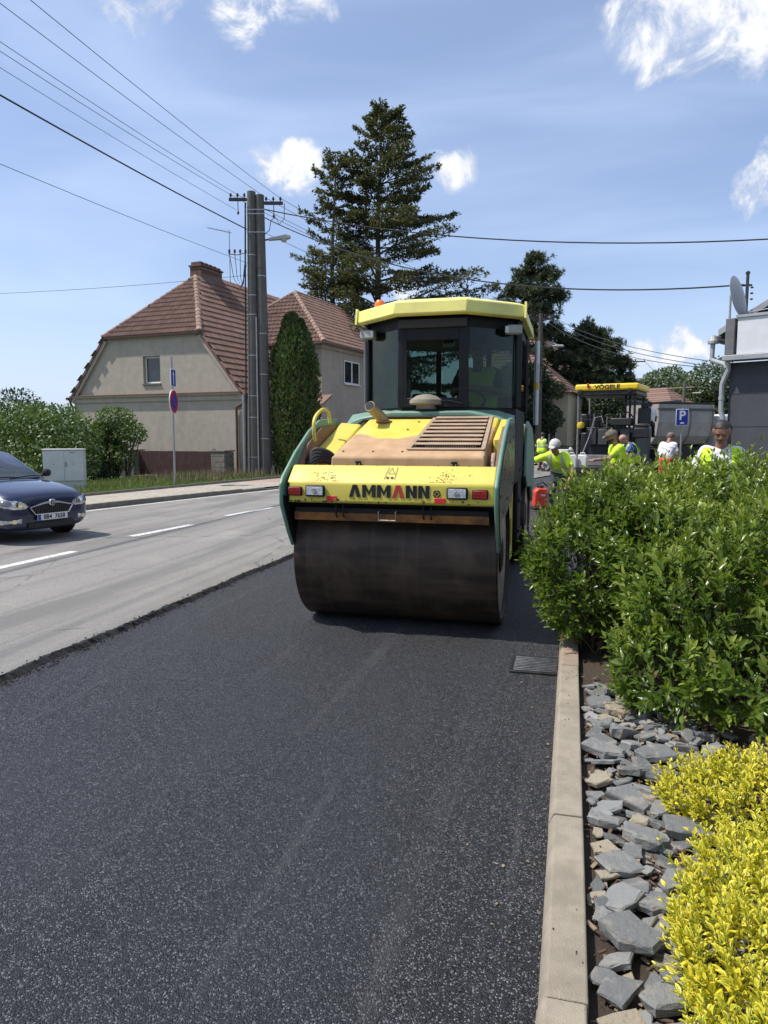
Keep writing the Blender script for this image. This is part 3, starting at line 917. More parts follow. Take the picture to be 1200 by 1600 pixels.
for p, q in ((a, t1), (b, t1), (c, t2), (d, t2), (t1, t2)): ridge_line(roof2, p, q)
MB().bb(-W2 - .35, .36, -.37, -.30, EZ2 - .16, EZ2 - .06).build('gutter', M_copper, h2)
MB().bb(.30, .37, -.30, D2 + .3, EZ2 - .16, EZ2 - .06).build('gutter', M_copper, h2)
def side_window(parent, y0, y1, z0, z1):
    # window in a wall facing +x: build facing -y then turn
    hold = window(parent, y0, y1, z0, z1, 0, 1)
    hold.matrix_basis = Matrix.Rotation(R(90), 4, 'Z')
    for ch_ in hold.children: ch_.matrix_basis = Matrix.Identity(4)
    return hold
side_window(h2, 2.2, 3.9, 4.1, 5.2); side_window(h2, 6.2, 7.9, 4.1, 5.2)
# small tiled porch roof by the corner
MB().add([(-.3, -1.0, 3.0), (.55, -1.0, 3.0), (.55, -.02, 3.45), (-.3, -.02, 3.45), (-.3, -1.0, 2.9), (.55, -1.0, 2.9), (.55, -.02, 3.35), (-.3, -.02, 3.35)], [(0, 1, 2, 3), (7, 6, 5, 4), (0, 4, 5, 1), (1, 5, 6, 2), (2, 6, 7, 3), (3, 7, 4, 0)]).build('porch_roof', M_tile, h2)
MB().bb(-.25, .5, -.95, -.02, -.1, 2.9).build('porch', M_pl2, h2)

# --- garden wall pieces in front of the gable
M_block = mat('split_block', (.17, .155, .13), .95, var=.25, vs=9, bump=.8, bs=25)
def pier(label, loc, wd, h, course):
    p = empty('gate_pier', label, 'gate pier', loc, ang, 'gate piers')
    n = int(h / course)
    for i in range(n):
        j = random.uniform(-.008, .008)
        MB().bb(-wd / 2 + j, wd / 2 + j, -wd / 2, wd / 2, i * course, (i + 1) * course - .012).build('block', M_block, p, bevel=.012)
    MB().bb(-wd / 2 + .02, wd / 2 - .02, -wd / 2 + .02, wd / 2 - .02, 0, n * course - .02).build('mortar_core', mat('mortar', (.2, .185, .16), .95), p)
    MB().bb(-wd / 2 - .03, wd / 2 + .03, -wd / 2 - .03, wd / 2 + .03, n * course, n * course + .06).build('cap', M_block, p, bevel=.01)
pier('grey block gate pier beside the house downspout', (-13.05, 25.55, 0), .62, 1.20, .2)
pier('grey block gate pier at the end of the low wall by the lilac bush', (-17.35, 26.1, 0), .62, 1.20, .2)
gt = empty('garden_gate', 'brown sheet metal gate between two block piers', 'gate', (-15.2, 25.85, 0), R(-5))
M_gate = mat('brown_gate', (.055, .022, .021), .6, var=.18, vs=4, dirt=(.12, .06, .05), ds=5)
for i in range(8):
    x = -1.80 + i * .45
    MB().bb(x + .003, x + .447, -.015, .015, .05, 1.0 + .004 * (i % 2)).build('sheet', M_gate, gt)
MB().bb(-1.8, 1.8, .017, .05, .9, .95).build('rail', M_gate, gt)
MB().bb(1.70, 1.80, -.07, -.02, 0, 1.1).build('post', mat('rusty_post', (.16, .08, .06), .7), gt)
lw = empty('low_wall', 'low grey concrete garden wall behind the white cabinet', 'wall', (-18.9, 25.0, 0), R(10))
for i in range(6): MB().bb(-2.0 + i * .66, -2.0 + i * .66 + .65, -.12, .12, 0, .62 + random.uniform(-.01, .01)).build('block', M_block, lw, bevel=.01)

# --- grey shop building on the right
ang3 = R(-30)
sh = empty('shop_building', 'dark grey single-storey building with white fascia and grey gable roof', 'building', (2.88, 15.21, 0), ang3)
M_dk = plaster('anthracite_render', (.075, .08, .09), .2)
M_fas = mat('white_board', (.62, .63, .66), .5, var=.03, dirt=(.45, .45, .45), dirt_amt=.25)
M_gp = mat('grey_panel', (.13, .13, .135), .55, var=.12)
M_zinc = mat('zinc_sheet', (.36, .37, .38), .45, metal=.35, var=.1, vs=3)
M_soff = mat('dark_soffit', (.055, .055, .06), .7)
MB().bb(0.0, 7, .0, 8, -.1, 3.0).build('wall', M_dk, sh)
for i in range(4): MB().bb(.06, 6.9, -.006, -.001, .55 + i * .62, .558 + i * .62).build('render_joint', mat('joint_line', (.05, .053, .06), .9), sh)
MB().bb(.17, 7.2, -.20, -.05, 3.13, 3.80).build('fascia_board', M_fas, sh, bevel=.006)
MB().bb(.14, 7.2, -.23, -.02, 3.80, 3.85).build('fascia_cap', M_zinc, sh)
MB().bb(-.06, 7.2, -.28, .05, 3.02, 3.12).build('fascia_tray', M_zinc, sh, bevel=.01)
MB().bb(-.04, .125, -.22, .5, 3.13, 3.80).build('end_panel', M_gp, sh, bevel=.006)
# roof slab: gable end facing the street, low pitch
pk = (2.6, 5.15)
def slab(x0, z0, x1, z1, th, y0, y1):
    return [(x0, z0), (x1, z1), (x1, z1 + th), (x0, z0 + th)]
MB().prism(slab(-.34, 3.56, pk[0], pk[1], .12, 0, 0), 'y', .25, 8.3).build('roof', M_zinc, sh)
MB().prism(slab(2 * pk[0] + .34, 3.56, pk[0], pk[1], .12, 0, 0), 'y', .25, 8.3).build('roof', M_zinc, sh)
MB().prism([(-.2, 3.50), (pk[0], pk[1] - .12), (2 * pk[0] + .2, 3.50)], 'y', .42, .5).build('gable_infill', M_soff, sh)
MB().add([(-.30, .26, 3.53), (pk[0], .26, pk[1] - .03), (pk[0], 8.2, pk[1] - .03), (-.30, 8.2, 3.53)], [(0, 1, 2, 3)]).build('soffit', M_soff, sh)
MB().tube([(-.38, .15, 3.5), (-.38, 8.3, 3.5)], .07, 10).build('gutter', M_zinc, sh, smooth=True)
MB().lathe([(.10, .0), (.10, .05), (.06, .14), (.055, .14)], (-.38, .12, 3.40), n=12).build('rainwater_head', M_zinc, sh)
MB().tube([(-.38, .12, 3.45), (-.39, .12, 3.14), (-.37, .10, 3.08), (-.06, -.10, 2.97), (-.03, -.10, 2.9)], .045, 10).build('swan_neck', M_zinc, sh, smooth=True)
MB().tube([(.0, -.09, 3.0), (-.0, -.09, 2.86), (-.10, -.08, 2.6), (-.10, -.08, 2.1), (-.06, -.08, 1.95), (-.05, -.08, 0)], .05, 10).build('downspout', M_zinc, sh, smooth=True)
MB().lathe([(.058, 0), (.058, .06)], (-.10, -.08, 2.3), n=12).build('pipe_clip', M_zinc, sh)
sh_M = Matrix.Translation((2.88, 15.21, 0)) @ Matrix.Rotation(ang3, 4, 'Z')
ds = empty('satellite_dish', 'grey satellite dish seen edge-on above the grey panel', 'satellite dish', sh_M @ Vector((.05, .05, 3.85)), R(60))
MB().tube([(.0, .12, -.1), (.0, .12, .42)], .022, 8).build('mast', M_zinc, ds)
dm = MB().lathe([(.0, .07), (.16, .058), (.30, .028), (.40, .0), (.395, -.008), (.29, .016), (.15, .046), (.0, .058)], n=28)
do = dm.build('reflector', mat('dish_grey', (.33, .34, .35), .5), ds, smooth=True)
do.matrix_basis = Matrix.Translation((0, -.02, .38)) @ Matrix.Rotation(R(78), 4, 'X')
MB().tube([(0, -.05, .05), (0, -.62, .1)], .012, 6).build('feed_arm', M_zinc, ds)
MB().box((0, -.65, .13), (.05, .1, .06)).tube([(0, -.62, .1), (0, -.66, .02), (0, -.62, .0)], .012, 6).build('feed_horn', mat('black_plastic', (.02, .02, .02), .5), ds)
rm = empty('roof_mast', 'thin dark steel mast with insulators on the grey roof', 'mast', (3.79, 18.54, 4.3))
MB().tube([(0, 0, 0), (0, 0, 1.0)], .035, 8).build('tube', mat('dark_steel', (.05, .05, .05), .5, metal=.5), rm)
MB().bb(-.14, .1, -.02, .02, .72, .76).build('bracket', mat('dark_steel', (.05, .05, .05)), rm)
for i in range(3): MB().lathe([(.02, 0), (.04, .02), (.02, .04)], (.09, -.05, .40 + i * .13), n=8).build('insulator', mat('black_plastic', (.02, .02, .02)), rm)
MB().lathe([(.05, 0), (.05, .03), (.02, .06)], (0, 0, 1.0), n=10).build('cap', mat('black_plastic', (.02, .02, .02)), rm)

# --- far houses along the street
def small_house(label, loc, rz, wx, dy, ez, rz_, wallc, tiled=True, windows=(), hip=False, tone=None):
    h = empty('house', label, 'house', loc, rz)
    pm = plaster('render_' + label[:10], wallc, .25)
    mb = MB().prism([(-wx / 2, -.1), (wx / 2, -.1), (wx / 2, ez), (0, rz_ - .15 if not hip else ez), (-wx / 2, ez)], 'y', 0, dy)
    mb.build('wall', pm, h)
    rf = MB().bb(-.05, .05, .3, dy - .3, rz_ - .12, rz_ - .03).build('roof', M_ridge, h)
    o = .35; m = tone or M_tile
    def face(pts):
        P = [Vector(p) for p in pts]; u = (P[1] - P[0]).normalized(); nn = (P[1] - P[0]).cross(P[-1] - P[0]).normalized(); v = nn.cross(u)
        L = max((p - P[0]).dot(v) for p in P); n = max(2, int(L / .34))
        poly = [((p - P[0]).dot(u), (p - P[0]).dot(v)) for p in P]
        mb = MB()
        for r in range(n):                               # one raised strip for each row of tiles
            y0, y1 = L * r / n, L * (r + 1) / n
            def span(y):
                xs = []
                for i in range(len(poly)):
                    (x0, a), (x1, b) = poly[i - 1], poly[i]
                    if (a - y) * (b - y) <= 0 and abs(a - b) > 1e-6: xs.append(x0 + (x1 - x0) * (y - a) / (b - a))
                return (min(xs), max(xs)) if xs else (0, 0)
            a0, a1 = span(min(max(y0, .01), L - .01)); b0, b1 = span(min(y1, L - .01))
            Q = [P[0] + u * a0 + v * y0 + nn * .05, P[0] + u * a1 + v * y0 + nn * .05, P[0] + u * b1 + v * y1 + nn * .012, P[0] + u * b0 + v * y1 + nn * .012]
            mb.add(Q + [Q[0] - nn * .05, Q[1] - nn * .05], [(0, 1, 2, 3), (4, 5, 1, 0)])
        mb.build('tile_rows', m, rf, fixn=False)
        MB().poly([tuple(p) for p in P]).build('roof_deck', mat('roof_deck', (.06, .045, .04)), rf, fixn=False)
    a, b, c, d = (-wx / 2 - o, -o, ez - .1), (wx / 2 + o, -o, ez - .1), (wx / 2 + o, dy + o, ez - .1), (-wx / 2 - o, dy + o, ez - .1)
    if hip:
        t1, t2 = (0, wx / 2, rz_), (0, dy - wx / 2, rz_)
        face([a, b, t1]); face([b, c, t2, t1]); face([c, d, t2]); face([d, a, t1, t2])
    else:
        t1, t2 = (0, -o, rz_), (0, dy + o, rz_)
        face([b, c, t2, t1]); face([d, a, t1, t2])
    for x0, x1, z0, z1 in windows: window(h, x0, x1, z0, z1, 0, 1)
    return h
small_house('cream house with red roof behind the standing worker', (-3.55, 46.6, 0), R(-10), 6.6, 8, 4.3, 7.2, (.50, .42, .29), hip=True, windows=((-2.2, -1.2, .8, 2.8), (.3, 1.2, .9, 2.9), (1.75, 2.65, .9, 2.9)))
small_house('tall cream house with steep brown roof beside the wooden pole', (-4.6, 58, 0), R(-14), 7.0, 9, 6.6, 10.8, (.50, .42, .30), hip=True, windows=((.4, 1.5, 3.8, 5.4),))
small_house('low house with long orange roof seen under the paver canopy', (3.2, 62, 0), R(72), 9.0, 12, 2.6, 4.6, (.5, .45, .38), tone=tile_mat('orange_tile', (.42, .17, .09), (.32, .12, .07)))
sp_h = small_house('house with brown roof and solar panels behind the dump truck', (11.4, 75, 0), R(50), 6.5, 9, 3.6, 6.3, (.5, .45, .4), hip=True, tone=tile_mat('brown_tile', (.24, .15, .12), (.18, .11, .09)))
M_pv = mat('solar_panel', (.012, .016, .03), .15, var=.3)
# ------------------------------------------------------------------ vegetation
def leaf_cloud(name, C, D, N, L, Wd, m, parent, rich=True, attr=False, fold=.25, age=None):
    """many leaves as one mesh. C base points, D directions, N rough leaf normals, L lengths, Wd widths"""
    n = len(C)
    D = nrm(D); S = nrm(np.cross(D, N)); N = nrm(np.cross(S, D))
    L = L[:, None]; Wd = Wd[:, None]
    if rich:
        b = C; m1 = C + D * L * .33; m2 = C + D * L * .70 - N * L * .03; tip = C + D * L - N * L * .10
        up = N * Wd * fold
        l1 = m1 - S * Wd * .5 + up; r1 = m1 + S * Wd * .5 + up
        l2 = m2 - S * Wd * .38 + up; r2 = m2 + S * Wd * .38 + up
        V = np.stack([b, l1, m1, r1, l2, m2, r2, tip], 1).reshape(-1, 3)
        f = np.array([[0, 2, 1], [0, 3, 2], [1, 2, 5], [1, 5, 4], [2, 3, 6], [2, 6, 5], [4, 5, 7], [5, 6, 7]])
        F = (f[None] + (np.arange(n) * 8)[:, None, None]).reshape(-1, 3)
        at = np.tile(np.array([.6, 0, 1, 0, 0, .9, 0, 0]), n) if attr else None
        return np_mesh(name, V, F, m, parent, attr=at, age=None if age is None else np.repeat(age, 8))
    mid = C + D * L * .45
    V = np.stack([C, mid - S * Wd * .5, C + D * L, mid + S * Wd * .5], 1).reshape(-1, 3)
    F = np.arange(n * 4).reshape(-1, 4)
    return np_mesh(name, V, F, m, parent)
def rdir(n):
    return nrm(rng.normal(size=(n, 3)))
M_bark = mat('bark_grey', (.10, .075, .055), .95, var=.3, vs=7, bump=.8, bs=18)
M_barkp = mat('bark_pine', (.13, .075, .05), .95, var=.35, vs=6, bump=.8, bs=14)
LM = {
    'spruce': leaf_mat('spruce_needles', (.05, .062, .028), (.105, .115, .05), .25, .6, tint=(.13, .115, .055)),
    'pine': leaf_mat('pine_needles', (.034, .052, .026), (.07, .095, .042), .2, .6, tint=(.026, .04, .02)),
    'thuja': leaf_mat('thuja_scales', (.034, .068, .016), (.075, .12, .03), .25, .65, tint=(.09, .095, .035)),
    'lilac': leaf_mat('lilac_leaves', (.05, .105, .018), (.11, .17, .035), .28, .5),
    'wood': leaf_mat('tree_leaves', (.05, .085, .028), (.10, .135, .05), .25, .55),
    'dark': leaf_mat('dark_leaves', (.018, .038, .010), (.035, .06, .016), .2, .6),
}
def conifer(name, label, base, H, rad, m, seed, whorl=.55, start=.12, droop=.25, fol=38, gap=.0, leaders=None, bl=(.16, .34), wd=.11, lean=(0, 0), one=1.0, group=None, shape=.85):
    r = np.random.default_rng(seed)
    t = empty(name, label, 'tree', base)
    if group: t['group'] = group
    tr = MB()
    N = 12
    tr.tube([(lean[0] * (i / N) + .06 * math.sin(i * 1.3), lean[1] * (i / N), H * i / N) for i in range(N + 1)], [max(.02, H * .017 * (1 - i / N) + .015) for i in range(N + 1)], 8)
    C = []; D = []; NN = []
    z = H * start
    while z < H * .99:
        f = (z / H - start) / (1 - start)
        L0 = rad * ((1 - f) ** shape) * (1.0 if f > .12 else .78 + f * 1.8) + .35
        nb = r.integers(4, 7)
        a0 = r.uniform(0, 6.28)
        for k in range(nb):
            if r.random() < gap: continue
            a = a0 + 6.28 * k / nb + r.uniform(-.3, .3)
            L = L0 * r.uniform(.55, 1.15) * (one if math.cos(a) > 0 else 1)
            h = np.array([math.cos(a), math.sin(a), 0]); rise = r.uniform(-.05, .35) + .55 * f
            pts = []
            for i in range(7):
                s = i / 6
                zz = z + L * (rise * s - droop * s * s * 1.3 + droop * .75 * s ** 3)
                pts.append(np.array([lean[0] * z / H, lean[1] * z / H, zz]) + h * L * s)
            tr.tube([tuple(p) for p in pts], [max(.008, .012 * L * (1 - .85 * i / 6)) for i in range(7)], 5, caps=False)
            pts = np.array(pts)
            nl = int(fol * L)
            s = r.uniform(.12, 1.0, nl) ** .75
            i0 = np.minimum((s * 6).astype(int), 5); fr = (s * 6 - i0)[:, None]
            p = pts[i0] * (1 - fr) + pts[i0 + 1] * fr
            side = np.array([-h[1], h[0], 0])
            ph = r.uniform(-1, 1, nl)
            spread = L * .26 * (1 - s * .6) * ph
            p = p + side * spread[:, None] + h * (np.abs(spread) * .35)[:, None]
            p[:, 2] += r.normal(0, .05, nl) - .10 * r.random(nl) - np.abs(spread) * .12
            d = h * .8 + side * ph[:, None] * .9 + r.normal(0, .38, (nl, 3)); d[:, 2] += r.uniform(-.35, .45, nl)
            C.append(p); D.append(d); NN.append(r.normal(0, .5, (nl, 3)) + np.array([0, 0, 1]))
        z += whorl * (1.0 - .45 * f) * r.uniform(.75, 1.25)
    C = np.concatenate(C); D = np.concatenate(D); NN = np.concatenate(NN)
    n = len(C)
    # each twig: a spray of three blades
    C3 = np.concatenate([C, C, C]); D3 = np.concatenate([D, D + r.normal(0, .5, (n, 3)), D + r.normal(0, .5, (n, 3))]); N3 = np.concatenate([NN] * 3)
    Ln = r.uniform(bl[0], bl[1], 3 * n)
    leaf_cloud('crown', C3, D3, N3, Ln, Ln * r.uniform(.28, .5, 3 * n) * wd / .11, m, t, rich=False)
    tag(t.children[0], kind='stuff')
    tr.build('trunk', M_bark, t, smooth=True, fixn=False)
    return t, n
def broadleaf(name, label, base, lumps, m, n, leaf, seed, trunk=None, cat='tree', group=None, flat=.3, shell=.45, wd=.6, rich=False):
    r = np.random.default_rng(seed)
    t = empty(name, label, cat, base)
    if group: t['group'] = group
    vol = np.array([l[3] * l[4] * l[5] for l in lumps]) ** .67
    cnt = (n * vol / vol.sum()).astype(int)
    C = []; NN = []
    for (x, y, z, a, b, c), k in zip(lumps, cnt):
        d = nrm(r.normal(size=(k, 3)))
        # uneven outline: radius modulated by a few random bumps
        bump = np.zeros(k)
        for q in range(14):
            u = nrm(r.normal(size=3)); bump += r.uniform(-.13, .20) * np.exp((d @ u - 1) * 11)
        rad = (1 - shell * r.random(k) ** 1.7) * (1 + bump)
        C.append(np.array([x, y, z]) + d * rad[:, None] * np.array([a, b, c])); NN.append(d)
    C = np.concatenate(C); NN = np.concatenate(NN); k = len(C)
    D = NN * .5 + r.normal(0, .6, (k, 3)) + np.array([0, 0, .1])
    Ln = leaf * r.uniform(.6, 1.25, k)
    c = leaf_cloud('crown' if cat == 'tree' else 'foliage', C, D, NN + r.normal(0, flat, (k, 3)) + np.array([0, 0, .5]), Ln, Ln * wd, m, t, rich=rich)
    tag(c, kind='stuff')
    tr = MB()
    H = max(l[2] for l in lumps); x0 = np.mean([l[0] for l in lumps]); y0 = np.mean([l[1] for l in lumps])
    tk = trunk or .03 * H
    if cat == 'tree':
        tr.tube([(x0 * .1, y0 * .1, -.1), (x0 * .3, y0 * .3, H * .3), (x0 * .8, y0 * .8, H * .7), (x0, y0, H)], [tk, tk * .8, tk * .55, tk * .2], 8)
    for l in lumps:
        e = np.array(l[:3]); s = np.array([x0 * .3, y0 * .3, H * .28]) if cat == 'tree' else np.array([l[0] * .7, l[1] * .7, -.05])
        for q in range(3 if cat == 'tree' else 6):
            w = e + r.uniform(-.5, .5, 3) * np.array(l[3:])
            mid = (s + w) / 2 + r.normal(0, .08, 3) * H * .3
            tr.tube([tuple(s), tuple(mid), tuple(w)], [tk * .5, tk * .35, tk * .12], 5, caps=False)
    tr.build('trunk' if cat == 'tree' else 'stem', M_bark, t, smooth=True, fixn=False)
    return t

conifer('spruce_tree', 'tall loose dark conifer towering behind the houses', (-11.9, 43.4, 0), 20.9, 5.5, LM['spruce'], 3, whorl=.58, start=.16, droop=.34, fol=80, gap=.14, lean=(.5, 0), one=1.4, bl=(.10, .26), shape=.74)
conifer('spruce_tree', 'thin second conifer with bare top stem left of the tall one', (-14.4, 42.0, 0), 17.9, 3.1, LM['spruce'], 8, whorl=.62, start=.14, droop=.2, fol=55, gap=.22, bl=(.10, .26), one=.95, lean=(.6, 0), shape=.55)
def pine(label, base, H, clumps, seed, m=LM['pine'], n=9000, bl=.32):
    r = np.random.default_rng(seed)
    t = empty('pine_tree', label, 'tree', base)
    tr = MB()
    tr.tube([(0, 0, -.1), (.1, 0, H * .35), (-.05, .1, H * .7), (.05, 0, H * .97)], [H * .02, H * .016, H * .011, H * .004], 8)
    C = []; D = []
    per = n // sum(max(1, int(c[3] * 10)) for c in clumps)
    for x, y, z, q in clumps:
        s = np.array([0, 0, z - abs(x) * .45 - .2]); e = np.array([x, y, z])
        tr.tube([tuple(s), tuple((s + e) / 2 + np.array([0, 0, -.1])), tuple(e)], [.05 + .01 * q, .04, .015], 5, caps=False)
        k = per * max(1, int(q * 10))
        tufts = rng.normal(0, 1, (max(6, k // 26), 3)) * np.array([.46, .46, .27]) * q + e
        tufts[:, 2] += .12 * q
        idx = r.integers(0, len(tufts), k)
        C.append(tufts[idx] + r.normal(0, .03, (k, 3))); d = r.normal(0, .75, (k, 3)); d[:, 2] += .55; D.append(d)
    C = np.concatenate(C); D = np.concatenate(D); k = len(C)
    L = r.uniform(.6, 1.2, k) * bl
    c = leaf_cloud('crown', C, D, r.normal(0, 1, (k, 3)), L, L * .17, m, t, rich=False); tag(c, kind='stuff')
    tr.build('trunk', M_barkp, t, smooth=True, fixn=False)
pine('ragged pine with upswept boughs right behind the roller cab', (-3.4, 50.8, 0), 13.6, [(.7, 0, 13.2, .7), (.2, .4, 12.3, .9), (1.6, 0, 12.1, .8), (-.6, 0, 11.2, 1.0), (.6, -.3, 11.0, 1.2), (2.0, 0, 10.8, .9), (-1.2, .4, 10.0, 1.1), (1.0, 0, 9.7, 1.3), (-2.6, 0, 10.0, .7), (-3.2, .3, 9.6, .6), (.2, .4, 8.6, 1.3), (1.8, 0, 8.4, .9), (-1.2, 0, 7.8, 1.0), (.6, 0, 7.0, 1.1), (.3, 0, 5.6, 1.0), (1.2, .5, 4.6, 1.0), (-.6, .2, 3.6, 1.0)], 5, n=64000)
pine('broad dark pine above the paver canopy', (.9, 51.8, 0), 9.0, [(-.3, 0, 8.6, .8), (.6, 0, 8.3, .7), (-1.3, 0, 7.7, .9), (.2, .4, 7.6, 1.1), (1.5, 0, 7.5, .8), (-2.0, 0, 6.7, .9), (-.6, -.3, 6.6, 1.2), (.9, 0, 6.5, 1.1), (2.2, 0, 6.3, .8), (-2.3, .2, 5.6, 1.0), (-.8, 0, 5.5, 1.2), (.8, 0, 5.4, 1.2), (2.3, 0, 5.2, .9), (-2.0, 0, 4.4, 1.0), (0, 0, 4.3, 1.3), (1.8, 0, 4.2, 1.0), (3.0, 0, 4.6, .7), (-1.4, 0, 3.2, 1.2), (.6, 0, 3.0, 1.2), (2.5, 0, 3.2, .8), (3.4, .2, 3.6, .6), (-.5, 0, 2.0, 1.2), (1.6, 0, 2.0, 1.1)], 9, n=85000)

# clipped thuja column
def thuja(label, base, H, rad, seed):
    r = np.random.default_rng(seed); t = empty('thuja', label, 'tree', base)
    n = 26000
    z = r.random(n) ** .9 * H; f = z / H
    lob = [(0, 0, 1.0, H), (rad * .42, .1, .8, H * .955), (-rad * .3, 0, .8, H * .985)]
    C = []
    k = r.integers(0, 3, n)
    a = r.uniform(0, 6.28, n)
    lx = np.array([l[0] for l in lob])[k]; ly = np.array([l[1] for l in lob])[k]; ls = np.array([l[2] for l in lob])[k]; lh = np.array([l[3] for l in lob])[k]
    f = np.minimum(z / lh, .995)
    rr = rad * ls * np.minimum(1, (1 - f) * 3.6 + .01) ** .75 * (.82 + .18 * np.minimum(1, f * 4))
    rr = rr * (1 + .10 * np.sin(a * 5 + z * 2.1) + .07 * np.sin(a * 11 - z * 3.3)) * (1 - .28 * r.random(n) ** 2.2)
    z = f * lh
    C = np.stack([lx * (1 - .2 * f) + rr * np.cos(a), ly + rr * np.sin(a), z + .05], 1)
    out = np.stack([np.cos(a), np.sin(a), np.zeros(n)], 1)
    D = out * .45 + r.normal(0, .32, (n, 3)) + np.array([0, 0, 1.0])
    L = r.uniform(.09, .2, n)
    c = leaf_cloud('crown', C, D, out + r.normal(0, .5, (n, 3)), L, L * .5, LM['thuja'], t, rich=False); tag(c, kind='stuff')
    MB().tube([(0, 0, -.1), (0, 0, H * .8)], [.12, .03], 8).build('trunk', M_bark, t)
thuja('tall dark green thuja column beside the concrete pole', (-10.32, 26.15, .02), 6.1, .78, 4)

broadleaf('lilac_shrub', 'big leafy green shrub mass behind the white cabinet', (-17.6, 20.7, 0), [(-.6, 0, 1.5, 1.7, 1.3, 1.2), (1.0, .2, 1.5, 1.4, 1.2, 1.15), (.2, .6, 2.0, 1.3, 1.1, .7), (-2.6, -.3, 1.4, 1.6, 1.3, 1.1), (1.5, -.3, .8, 1.2, 1.0, .8), (-4.6, -.5, 1.5, 1.6, 1.3, 1.1)], LM['lilac'], 17000, .12, 21, cat='shrub')
broadleaf('lilac_shrub', 'loose leafy shrub growing over the low wall by the pier', (-15.9, 22.7, 0), [(.1, .1, 2.15, .75, .6, .50), (-.5, 0, 1.3, .75, .6, .65), (.75, 0, 1.7, .6, .5, .45), (.2, -.1, .9, .7, .5, .5), (-.2, 0, 1.7, .6, .5, .5)], LM['lilac'], 7000, .11, 22, cat='shrub', shell=.6)
broadleaf('shrub', 'low dark weedy shrub at the foot of the low wall', (-16.4, 22.0, 0), [(0, 0, .35, .7, .45, .4), (.6, .2, .3, .4, .3, .3)], LM['dark'], 1800, .09, 23, cat='shrub')
broadleaf('far_tree', 'dark round tree far left above the shrubs', (-44.5, 50, 0), [(0, 0, 3.2, 3.0, 2.6, 2.0), (-2.6, 0, 2.9, 2.6, 2.4, 1.9), (1.8, .5, 2.6, 2.0, 2.0, 1.6), (-5, 0, 3.0, 3.0, 2.4, 1.9)], LM['dark'], 9000, .28, 24)
broadleaf('round_tree', 'round olive green tree left of the bigger far tree', (10.4, 91, 0), [(0, 0, 7.0, 3.3, 3, 2.4), (-2.2, 0, 6.0, 2.4, 2.2, 2.0), (2.4, 0, 5.8, 2.6, 2.2, 2.0)], LM['wood'], 9000, .38, 25)
broadleaf('round_tree', 'bigger olive green tree next to the grey building', (13.4, 79, 0), [(0, 0, 6.6, 2.4, 2.4, 2.4), (-2.2, 0, 5.2, 2.2, 2.0, 1.9), (2.0, 0, 5.6, 2.4, 2.2, 2.2), (.4, 0, 3.6, 3.2, 2.4, 2.2), (3.4, 0, 3.4, 2.4, 2.2, 2.2), (-2.6, 0, 3.4, 1.8, 1.6, 1.4)], LM['wood'], 15000, .34, 26)
broadleaf('garden_tree', 'dark garden tree beside the far wooden pole', (-2.5, 44.0, 0), [(0, 0, 3.4, 1.2, 1.1, 1.1), (.2, 0, 4.9, .9, .8, .9), (.9, .2, 2.6, 1.0, .9, .8), (-.5, 0, 2.4, 1.1, 1.0, .9), (1.3, 0, 4.3, .7, .6, .5)], LM['dark'], 9000, .2, 27)
broadleaf('garden_tree', 'dark tree between cream house and paver', (2.2, 48.5, 0), [(0, 0, 2.4, 1.6, 1.3, 1.5), (.9, .4, 1.7, 1.2, 1.0, 1.2), (-.9, 0, 1.2, .9, .8, .8), (-.2, 0, 3.6, 1.2, 1.0, 1.1)], LM['dark'], 9000, .2, 28)
broadleaf('garden_hedge', 'low hedge under the far cream house', (-.6, 43.5, 0), [(-1.5, 0, .5, 1.3, .5, .5), (.4, 0, .5, 1.2, .5, .5), (2.2, 0, .6, 1.2, .5, .6)], LM['dark'], 3500, .14, 29, cat='shrub')
broadleaf('far_hedge', 'band of dark garden greenery behind paver and truck', (7.5, 66, 0), [(-4, 0, 1.3, 2.6, 1.2, 1.4), (-.5, 0, 1.4, 2.6, 1.2, 1.5), (3, 0, 1.2, 2.4, 1.2, 1.3), (6, 0, 1.5, 2.6, 1.2, 1.6)], LM['dark'], 6000, .26, 30, cat='shrub')
# wooded hill on the left horizon
hv = []; hf = []
HN = 60
for i in range(HN + 1):
    x = -900 + i * 14
    top = 16 + 22 * math.exp(-((x + 470) / 190) ** 2) + 4 * math.sin(i * .5) + random.uniform(-1.4, 1.4)
    hv += [(x, 760 - i * 2, -1), (x, 800 - i * 2, top * .75), (x, 850 - i * 2, top)]
for i in range(HN):
    for k in range(2): hf.append((3 * i + k, 3 * i + 3 + k, 3 * i + 4 + k, 3 * i + 1 + k))
hill = MB().add(hv, hf).build('hill', mat('far_woods', (.06, .095, .07), .95, var=.35, vs=.05, bump=.5, bs=.3), smooth=True)
tag(hill, 'distant wooded hill on the left horizon', kind='structure')

